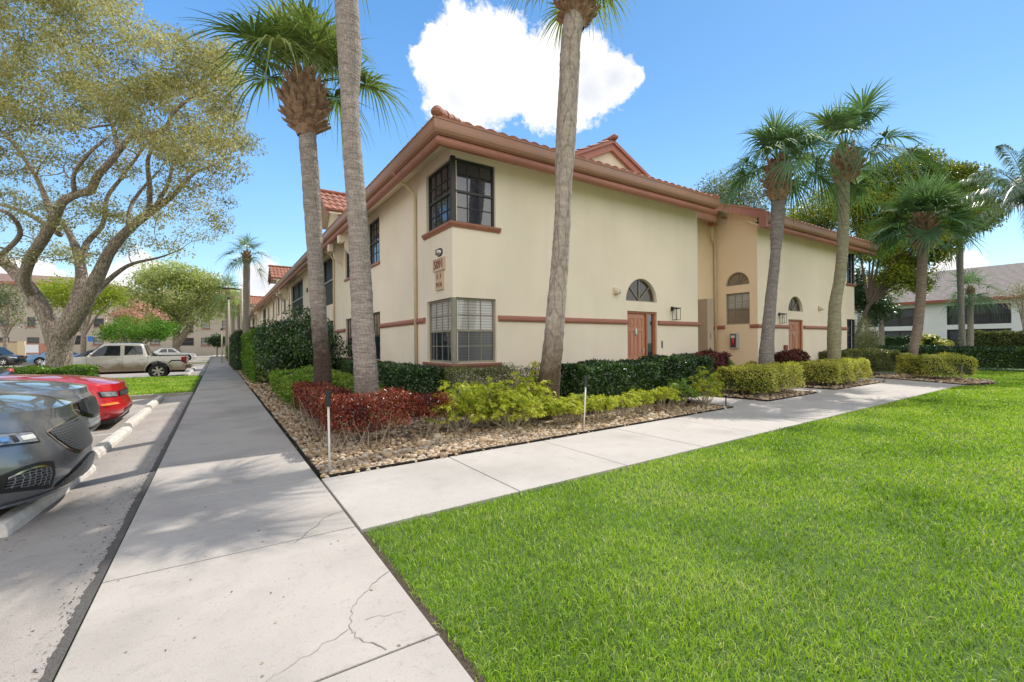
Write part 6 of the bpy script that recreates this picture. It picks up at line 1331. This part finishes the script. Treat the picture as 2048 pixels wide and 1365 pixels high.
# wheel stops
STOP = mat('painted_concrete_stop', (.66, .63, .57), .85, col2=(.42, .38, .33), scale=9, bump=.008, bscale=28, detail=10)
SL_ = ['concrete wheel stop under the graphite minivan, its end chipped', 'white wheel stop in front of the crossover, crossed by a shadow', 'white wheel stop before the red coupe, dry leaves at its end', 'white wheel stop nearest the grass island']
for i, (x0, y0, x1, y1) in enumerate([(-1.46, 5.12, -1.30, 7.25), (-1.40, 7.98, -1.33, 10.2), (-1.38, 10.65, -1.34, 13.1), (-1.38, 13.6, -1.34, 15.95)]):
    m = MB(); N = 14; L = math.dist((x0, y0), (x1, y1)); vs = []; pr = [(-.085, 0), (-.08, .06), (-.05, .115), (.05, .115), (.08, .06), (.085, 0)]
    for k in range(N+1):
        e = .02 if k in (0, N) else 0
        vs += [(a*(1-e*4)+random.uniform(-.004, .004), L*k/N+(.03 if k == 0 else -.03 if k == N else 0)*(b > .1), b*(1-e*2)+random.uniform(-.004, .004)) for a, b in pr]
    m.add(vs, [(k*6+j, k*6+j+1, (k+1)*6+j+1, (k+1)*6+j) for k in range(N) for j in range(5)]+[tuple(range(6))[::-1], tuple(N*6+j for j in range(6))])
    o = m.build('wheel_stop', STOP, bevel=.012); o.location = (x0, y0, lz(x0)-.004); o.rotation_euler = (0, 0, -math.atan2(x1-x0, y1-y0)); tag(o, SL_[i], 'wheel stop', 'wheel stops in the parking lot'); ws = o
for i, yy in enumerate((27.9, 30.8, 33.7)):
    o = ws.copy(); C.objects.link(o); o.location = (-1.3, yy, lz(-1.3)-.004); o['label'] = ['wheel stop behind the pickup bumper', 'second wheel stop past the pickup, near the sidewalk', 'wheel stop before the black car'][i]
# ================================================================ SMALL THINGS
def stake(label, b, t, head=.17):
    b, t = Vector(b), Vector(t); d = (t-b).normalized(); root = thing('path_light', label, 'path light', tuple(b), 'garden path lights'); m = MB(); m.tube([(0, 0, -.05), tuple((t-b)-d*head)], .0125, 10)
    m.build('pole', mat('white_pvc', (.68, .66, .60), .45, col2=(.58, .55, .49), scale=8), root, smooth=True)
    m = MB(); p = t-b; m.tube([p-d*head, p-d*(head-.005), p-d*.03], [.018, .027, .027], 14); m.tube([p-d*.03, p-d*.002], [.036, .036], 14); m.build('lamp_head', BLACK, root)
stake('white pole with black solar cap at the bed corner by the red hedge', (1.02, 5.22, 0), (1.01, 5.23, .90)); stake('leaning white pole with dark cap among the golden shrubs', (4.93, 5.44, 0), (5.06, 5.52, .86))
b_ = atD(551, 765, 12.3); stake('white stake in the light green shrubs beside the sidewalk', (1.5, 11.6, 0), (1.45, 11.7, .78), head=.02)
r_ = thing('path_light', 'short black path light at the corner of the first side path', 'path light', (9.2, 5.62, 0), 'garden path lights'); m = MB(); m.tube([(0, 0, -.05), (0, 0, .2)], .012, 8); m.build('pole', BLACK, r_)
m = MB(); m.tube([(0, 0, .2), (0, 0, .24), (0, 0, .26)], [.02, .035, .02], 12); m.build('lamp_head', BLACK, r_)
def text(s, size, mt, parent, loc, rot, ext=.006, name='lettering'):
    cu = bpy.data.curves.new('t', 'FONT'); cu.body = s; cu.size = size; cu.extrude = ext; cu.align_x = 'CENTER'; cu.align_y = 'CENTER'; cu.space_line = .95; cu.offset = 0
    o = bpy.data.objects.new('t', cu); C.objects.link(o); bpy.context.view_layer.update(); me = bpy.data.meshes.new_from_object(o.evaluated_get(bpy.context.evaluated_depsgraph_get())); bpy.data.objects.remove(o)
    me.materials.clear(); me.materials.append(mt); q = link(bpy.data.objects.new(name, me), parent); q.location = loc; q.rotation_euler = rot; return q
WEST = (PI/2, 0, -PI/2); SOUTH = (PI/2, 0, 0)
PLQ = mat('tan_plaque', (.62, .47, .33), .7, col2=(.56, .42, .29), scale=8); LET = mat('rose_lettering', (.26, .085, .06), .6)
def plaque(name, label, y, z, w, h, s, size, x=WX):
    r = thing(name, label, 'sign', (x, y, z)); m = MB(); m.box((-.03, -w/2, -h/2), (-.001, w/2, h/2)); m.build('board', PLQ, r, bevel=.006)
    m = MB(); e = .018
    for a in ((-w/2, -h/2, w/2, -h/2+e), (-w/2, h/2-e, w/2, h/2), (-w/2, -h/2+e, -w/2+e, h/2-e), (w/2-e, -h/2+e, w/2, h/2-e)): m.box((-.042, a[0], a[1]), (-.0305, a[2], a[3]))
    m.build('rim', PLQ, r); return r
r_ = plaque('number_plaque', 'tan plaque reading 5091 on the corner of the building', 9.03, 3.13, .56, .27, '', 0); text('5091', .245, LET, r_, (-.036, 0, 0), WEST)
r_ = plaque('letter_plaque', 'tan plaque with the letters E F M N under the house number', 9.0, 2.78, .36, .40, '', 0); m = MB(); m.box((-.0415, -.006, -.18), (-.0305, .006, .18)); m.build('divider', PLQ, r_)
for ch, a, b in (('E', .085, .09), ('F', -.085, .09), ('M', .085, -.09), ('N', -.085, -.09)): text(ch, .15, LET, r_, (-.034, a, b), WEST)
r_ = thing('bulkhead_light', 'oval caged light above the 5091 plaque', 'wall light', (WX, 9.02, 3.40)); m = MB(); m.lathe([(.0, -.09), (.05, -.085), (.075, -.05), (.085, 0), (.085, .0)], axis='x', n=24); m.v = [(a, b*1.45, c*.85) for a, b, c in m.v]; m.build('globe', mat('frosted_glass', (.62, .6, .55), .4), r_, smooth=True)
m = MB()
for z in (-.045, -.015, .015, .045): m.tube([(-.01, -.12, z), (-.075, -.07, z), (-.098, 0, z), (-.075, .07, z), (-.01, .12, z)], .006, 6)
m.tube([(-.012, .135*math.cos(a), .08*math.sin(a)) for a in (2*PI*k/24 for k in range(25))], .014, 6, cap=False); m.build('cage', BLACK, r_)
def lantern(label, x, z):
    r = thing('wall_lantern', label, 'wall light', (x, SY, z), 'black box lanterns by the doors'); m = MB(); m.box((-.11, -.03, .05), (-.01, -.001, .17)); m.box((-.08, -.15, .125), (-.04, -.03, .145)); m.box((-.14, -.23, .115), (.06, -.05, .13)); m.build('bracket', BLACK, r)
    m = MB()
    for a in (-.13, .04):
        for b in (-.22, -.07): m.box((a, b, -.22), (a+.01, b+.01, .115))
    for z0 in (-.22, .095):
        m.box((-.12, -.22, z0), (.04, -.212, z0+.01)); m.box((-.12, -.068, z0), (.04, -.06, z0+.01)); m.box((-.13, -.21, z0), (-.12, -.07, z0+.01)); m.box((.04, -.21, z0), (.05, -.07, z0+.01))
    m.build('frame', BLACK, r); m = MB(); m.tube([(-.04, -.14, .115), (-.04, -.14, .04)], .014, 8); m.lathe([(.014, .04), (.022, 0), (.018, -.03), (0, -.045)], (-.04, -.14, 0), n=12); m.build('bulb', mat('clear_bulb', (.6, .55, .45), .1), r, smooth=True)
lantern('black open box lantern right of the nearest door', 11.12, 2.28); lantern('black open box lantern left of the far door', 17.2, 2.3)
def vent(label, x, z):
    r = thing('wall_fixture', label, 'wall fixture', (x, SY, z), 'small cream fixtures beside the fanlights'); m = MB(); m.box((-.07, -.05, -.08), (.07, -.001, .10)); m.build('box', PIPE, r, bevel=.01)
    m = MB(); m.lathe([(0, -.16), (.06, -.14), (.075, -.1), (.07, -.05)], (0.02, 0, -.02), axis='y', n=16); m.build('globe', mat('cream_globe', (.6, .55, .42), .35), r, smooth=True)
vent('small cream fixture left of the nearest fanlight', 8.74, 2.76); vent('small cream fixture right of the far fanlight', 20.3, 2.74)
r_ = thing('doorbell', 'black and white doorbell by the nearest door', 'doorbell', (10.62, SY, 1.36)); m = MB(); m.box((-.035, -.02, -.10), (.0, -.001, .10)); m.build('camera', BLACK, r_); m = MB(); m.box((.003, -.02, -.10), (.06, -.001, .03)); m.build('plate', WHITE, r_)
r_ = thing('fire_extinguisher_cabinet', 'grey cabinet with red fire extinguisher on the side wall', 'cabinet', (15.7, 9.2, 1.46)); m = MB(); m.box((-.16, -.14, -.27), (-.001, .14, .27)); m.build('box', mat('cabinet_grey', (.42, .40, .37), .5), r_, bevel=.01)
m = MB(); m.box((-.172, -.10, -.23), (-.162, .10, .23)); m.build('window', mat('cabinet_window', (.06, .065, .08), .1), r_); m = MB(); m.tube([(-.185, .0, -.17), (-.185, 0, .03), (-.185, 0, .09)], [.05, .05, .02], 14); m.build('extinguisher', mat('extinguisher_red', (.5, .02, .015), .3), r_, smooth=True)
m = MB(); m.box((-.19, -.07, .1), (-.173, .07, .19)); m.build('notice', WHITE, r_)
r_ = thing('electric_box', 'small grey utility box with conduit low on the front wall', 'utility box', (5.66, SY, .62)); m = MB(); m.box((-.08, -.10, -.1), (.08, -.001, .12)); m.build('box', mat('box_grey', (.55, .5, .44), .6), r_, bevel=.01); m = MB(); m.tube([(0, -.04, -.1), (0, -.04, -.62)], .02, 8); m.build('conduit', PIPE, r_)
r_ = thing('wall_letter', 'tan letter I mounted on the recess partition', 'sign', (14.17, 9.2, 1.62)); text('I', .3, mat('bronze_letter', (.2, .14, .08), .6), r_, (0, -.008, 0), SOUTH)
r_ = thing('wall_number', 'dark metal number plate on the wall beyond the ball palm', 'sign', (WX, 26.2, 4.35)); text('408', .36, mat('dark_number', (.10, .08, .05), .6), r_, (-.01, 0, 0), WEST, ext=.008)
r_ = thing('mailbox', 'small dark red box left of the far door', 'box', (17.55, SY, 1.2)); m = MB(); m.box((-.1, -.07, -.09), (.1, -.001, .09)); m.build('box', mat('dark_red_box', (.22, .05, .035), .5), r_, bevel=.01)
# lamp posts
POLE = mat('tan_pole', (.52, .45, .33), .6, col2=(.45, .39, .28), scale=4)
def lamp(label, x, y, h, r=.075, arm=True):
    t = thing('lamp_post', label, 'lamp post', (x, y, 0), 'lamp posts along the sidewalk'); m = MB(); m.tube([(0, 0, -.05), (0, 0, h)], [r, r*.85], 12); m.build('pole', POLE, t, smooth=True)
    if arm:
        m = MB(); m.tube([(0, 0, h-.08), (-.35, 0, h-.05)], .03, 8); m.build('arm', BLACK, t); m = MB(); m.box((-1.0, -.12, h-.08), (-.3, .12, h+.0)); m.build('lamp_head', mat('lamp_metal', (.10, .09, .07), .5), t, bevel=.03)
    else:
        m = MB(); m.lathe([(0, h+.12), (.1, h+.08), (.12, h), (.05, h-.04)], n=12); m.build('lamp_head', BLACK, t)
lamp('tan lamp post with a flat arm rising from the hedge beside the sidewalk', 1.2, 30.5, 4.75); lamp('thinner tan post behind the near lamp post', .7, 39, 4.9, .055, False); lamp('short tan post farthest along the sidewalk', .3, 45, 2.8, .05, False); lamp('pale thin pole before the distant condos, left of the oak', -16.2, 74, 4.0, .1, False); lamp('pale pole before the distant condos, right of the oak trunk', -11.5, 74, 5.2, .1, False)
r_ = thing('parking_sign', 'small blue parking sign on a thin post behind the pickup', 'sign', (atY(181, 690, 64).x, 64, -.2)); m = MB(); m.tube([(0, 0, 0), (0, 0, 2.6)], .03, 6); m.build('post', POLE, r_); m = MB(); m.box((-.22, -.03, 2.2), (.22, -.01, 2.75)); m.build('panel', mat('sign_blue', (.05, .2, .55), .5), r_)
r_ = thing('utility_pole', 'grey utility pole showing past the corner of the far wing', 'pole', (0, 0, 0)); a = atD(1719, 690, 40); b = atD(1718, 532, 40); m = MB(); m.tube([(a.x, a.y, -.1), (a.x, a.y, b.z)], .13, 10); m.build('pole', mat('grey_pole', (.3, .29, .27), .8), r_); m = MB(); m.tube([(a.x, a.y, b.z-.1), (a.x-.9, a.y+.3, b.z+.3)], .04, 6); m.build('arm', POLE, r_)
# dumpster enclosure
ex0 = atY(-60, 700, 76).x; ex1 = atY(47, 700, 76).x; ex2 = atY(98, 700, 76).x; r_ = thing('enclosure', 'tan walled enclosure with a slatted cedar gate and white notice, left of the oak', 'enclosure', ((ex0+ex1)/2, 76, -.2)); cx = (ex0+ex1)/2
TANW = mat('tan_wall', (.50, .40, .27), .85); m = MB(); m.box((ex0-cx, 0, 0), (ex1-cx-.5, .2, 2.2)); m.box((ex2-cx, 0, 0), (ex2-cx+.5, .3, 2.3)); m.build('wall', TANW, r_); m = MB(); m.box((ex1-cx-.5, -.12, 0), (ex1-cx+.1, .4, 2.35)); m.build('pillar', mat('light_tan', (.62, .50, .32), .8), r_)
m = MB(); m.box((ex0-cx, -.03, 2.2), (ex1-cx-.5, .25, 2.34)); m.build('coping', mat('brown_coping', (.26, .15, .09), .7), r_)
m = MB(); k = ex1-cx+.25
while k < ex2-cx-.1: m.box((k, 0, .1), (k+.28, .05, 2.1)); k += .32
g_ = m.build('gate', mat('cedar', (.52, .24, .15), .7, col2=(.42, .19, .12), scale=3), r_); gx_ = (ex1+ex2)/2-cx-.35; m = MB(); m.box((gx_-.55, -.06, 1.0), (gx_+.55, -.02, 1.95)); m.build('notice', mat('notice_white', (.75, .76, .8), .5), g_)
# ================================================================ DISTANT BUILDINGS
FARW = mat('greige_stucco', (.46, .40, .33), .9, col2=(.42, .365, .30), scale=.5); FARG = mat('far_glass', (.05, .055, .065), .12, spec=.8); FARB = mat('far_blind_glass', (.30, .29, .28), .3); FFR = mat('brown_window_frame', (.12, .09, .075), .6)
def far_bld(name, label, x0, x1, Y, h, rh, wins, depth=16, rtile=None, overhang=.8):
    """wins: photo pixel rectangles (x0,y0,x1,y1,kind) on the facade plane"""
    r = thing(name, label, 'building', ((x0+x1)/2, Y, 0)); cx = (x0+x1)/2; holes = []; W_ = []
    for a, b, c, d, k in wins:
        p, q = atY(a, b, Y), atY(c, d, Y); W_.append((p.x-cx, q.x-cx, q.z, p.z, k)); holes.append(rect(p.x-cx, q.x-cx, q.z, p.z))
    wall('wall', r, (0, 0, 0), (1, 0, 0), rect(x0-cx, x1-cx, -.5, h), holes, FARW, depth=.2)
    m = MB(); m.add([(x1-cx, .001, -.5), (x1-cx, depth, -.5), (x1-cx, depth, h), (x1-cx, .001, h), (x0-cx, .001, -.5), (x0-cx, depth, -.5), (x0-cx, depth, h), (x0-cx, .001, h)], [(0, 1, 2, 3), (7, 6, 5, 4), (1, 5, 6, 2)]); m.build('wall', FARW, r)
    for a, b, c, d, k in W_:
        m = MB(); e = .09
        for q in ((a, c, a+e, d), (b-e, c, b, d), (a+e, c, b-e, c+e), (a+e, d-e, b-e, d), (a+e, (c+d)/2-.04, b-e, (c+d)/2+.04)): m.box((q[0], .02, q[1]), (q[2], .12, q[3]))
        f = m.build('window', FFR, r); m = MB(); m.add([(a, .1, c), (b, .1, c), (b, .1, d), (a, .1, d)], [(0, 1, 2, 3)]); m.build('pane', (FARG, FARB, PORCHM)[k], f)
        if k < 2: m = MB(); m.box((a-.1, -.08, c-.16), (b+.1, .0, c-.01)); m.build('sill', SILL, f)
    m = MB(); o = overhang; m.box((x0-cx-o, -o, h-.05), (x1-cx+o, depth+o, h+.28)); m.build('eave', TRIM, r)
    m = MB(); z0, z1 = h+.29, h+rh; a, b = x0-cx-o, x1-cx+o; q = depth/2
    m.add([(a, -o, z0), (b, -o, z0), (b, depth+o, z0), (a, depth+o, z0), (a+q, q, z1), (b-q, q, z1)], [(0, 1, 5, 4), (1, 2, 5), (2, 3, 4, 5), (3, 0, 4)]); m.build('roof', rtile or mat('far_tile', (.24, .145, .11), .8, col2=(.18, .11, .085), scale=1, bump=.08, bscale=3.2, stretch=(1.4, .1, .1)), r)
    return r
YB = 87
far_bld('condo_building', 'three storey greige condo block behind the oak at left', -64, atY(246, 690, YB).x, YB, 9.9, 2.3, [(-90, 633, -60, 653, 0), (-40, 633, -12, 653, 0), (-2, 633, 19, 654, 0), (54, 635, 71, 654, 0), (146, 641, 163, 664, 2), (187, 637, 208, 655, 0), (-90, 676, -50, 690, 0), (-2, 675, 19, 690, 0), (54, 675, 79, 690, 0), (146, 671, 163, 690, 2), (186, 675, 207, 690, 1),
    (54, 592, 71, 612, 0), (-2, 590, 19, 611, 0), (146, 596, 163, 616, 2), (187, 597, 208, 616, 1), (110, 636, 128, 655, 1), (110, 676, 128, 690, 1)])
far_bld('condo_building', 'three storey condo block closing the view at the end of the sidewalk', atY(246, 690, YB).x+.1, 8, YB+.5, 8.6, 3.2, [(402, 612, 420, 624, 0), (402, 641, 420, 658, 1), (402, 676, 420, 691, 1), (444, 612, 458, 624, 0), (444, 642, 458, 658, 1), (374, 652, 387, 667, 2), (345, 676, 388, 692, 2), (330, 612, 375, 634, 2), (330, 645, 360, 662, 2), (262, 640, 282, 658, 0), (262, 676, 282, 690, 0), (300, 676, 320, 690, 1), (300, 641, 318, 657, 1), (444, 676, 456, 690, 1)])
# white two storey building at right
def white_bld():
    r = thing('white_building', 'long white two storey building with screened balconies and grey brown tiled roof', 'building', (60, 8, 0)); X = 60
    WW = mat('white_stucco', (.74, .73, .71), .85, col2=(.66, .65, .62), scale=.7); ops = [(9.3, 13.6), (16.0, 18.7), (19.1, 20.0), (2.0, 6.3), (-5, -.6)]
    holes = [rect(a-8, b-8, 2.95, 4.8) for a, b in ops]+[rect(a-8, b-8, .4, 2.5) for a, b in ops]
    wall('wall', r, (0, 0, 0), (0, 1, 0), rect(-20, 14, -.5, 5.3), holes, WW, N=(-1, 0, 0), depth=.3)
    m = MB(); m.add([(0, 14, -.5), (14, 14, -.5), (14, 14, 5.3), (0, 14, 5.3)], [(0, 1, 2, 3)]); m.build('wall', WW, r)
    m = MB(); m.box((1.2, 14.01, -.5), (9, 20, 5.1)); m.build('wall', WW, r)
    for a, b in ops:
        for z0, z1 in ((2.95, 4.8), (.4, 2.5)):
            m = MB(); m.add([(.28, a-8, z0), (.28, b-8, z0), (.28, b-8, z1), (.28, a-8, z1)], [(0, 1, 2, 3)]); s = m.build('balcony', mat('balcony_screen', (.02, .025, .035), .25, spec=.6, col2=(.05, .06, .08), scale=1.2), r)
            m = MB(); n = max(1, round((b-a)/1.45))
            for k in range(n+1): y = a-8+(b-a-.06)*k/n; m.box((.02, y, z0), (.1, y+.06, z1))
            m.box((.02, a-8, z1-.05), (.1, b-8, z1)); m.build('frame', FRAME, s)
            if z0 > 2:
                m = MB(); m.box((.0, a-8, z0+.92), (.05, b-8, z0+.99)); y = a-8+.06
                while y < b-8: m.box((.01, y, z0), (.04, y+.03, z0+.92)); y += .16
                m.build('railing', FRAME, s)
    m = MB(); m.box((-.75, -20.5, 5.15), (-.6, 14.6, 5.42)); m.box((-.62, -20.5, 5.2), (0, 14.6, 5.25)); m.build('fascia', mat('dark_red_fascia', (.30, .07, .05), .55), r)
    nx = 26; m = MB(); run = 8.2; rise = 3.75
    for k in range(nx):
        v0, v1 = run*k/nx, run*(k+1)/nx; z0, z1 = 5.42+rise*k/nx, 5.42+rise*(k+1)/nx-.03; e0, e1 = 14.6-v0*.45, 14.6-v1*.45
        m.add([(-.7+v0, -20.5, z0), (-.7+v0, e0, z0), (-.7+v1, e1, z1), (-.7+v1, -20.5, z1)], [(0, 1, 2, 3)]); m.add([(-.7+v1, -20.5, z1), (-.7+v1, e1, z1), (-.7+v1, e1, z1+.03), (-.7+v1, -20.5, z1+.03)], [(0, 1, 2, 3)])
    zt = 5.42+rise; m.add([(7.5, -20.5, zt), (7.5, 14.6-run*.45, zt), (15.5, 14.6, 5.4), (15.5, -20.5, 5.4)], [(0, 1, 2, 3)]); m.add([(-.7, 14.6, 5.42), (15.5, 14.6, 5.4), (7.5, 14.6-run*.45, zt)], [(0, 1, 2)])
    m.add([(.6, 14.2, 5.1), (.6, 20.6, 5.1), (5, 20.6, 7.4), (5, 12, 7.9)], [(0, 1, 2, 3)]); m.add([(5, 20.6, 7.4), (9.5, 20.6, 5.1), (9.5, 12, 5.1), (5, 12, 7.9)], [(0, 1, 2, 3)])
    o = m.build('roof', mat('roof_tile_rows', (.13, .105, .095), .8, col2=(.21, .175, .16), scale=3.2, bump=.05, bscale=2.6, stretch=(.4, 3, .4)), r)
white_bld()
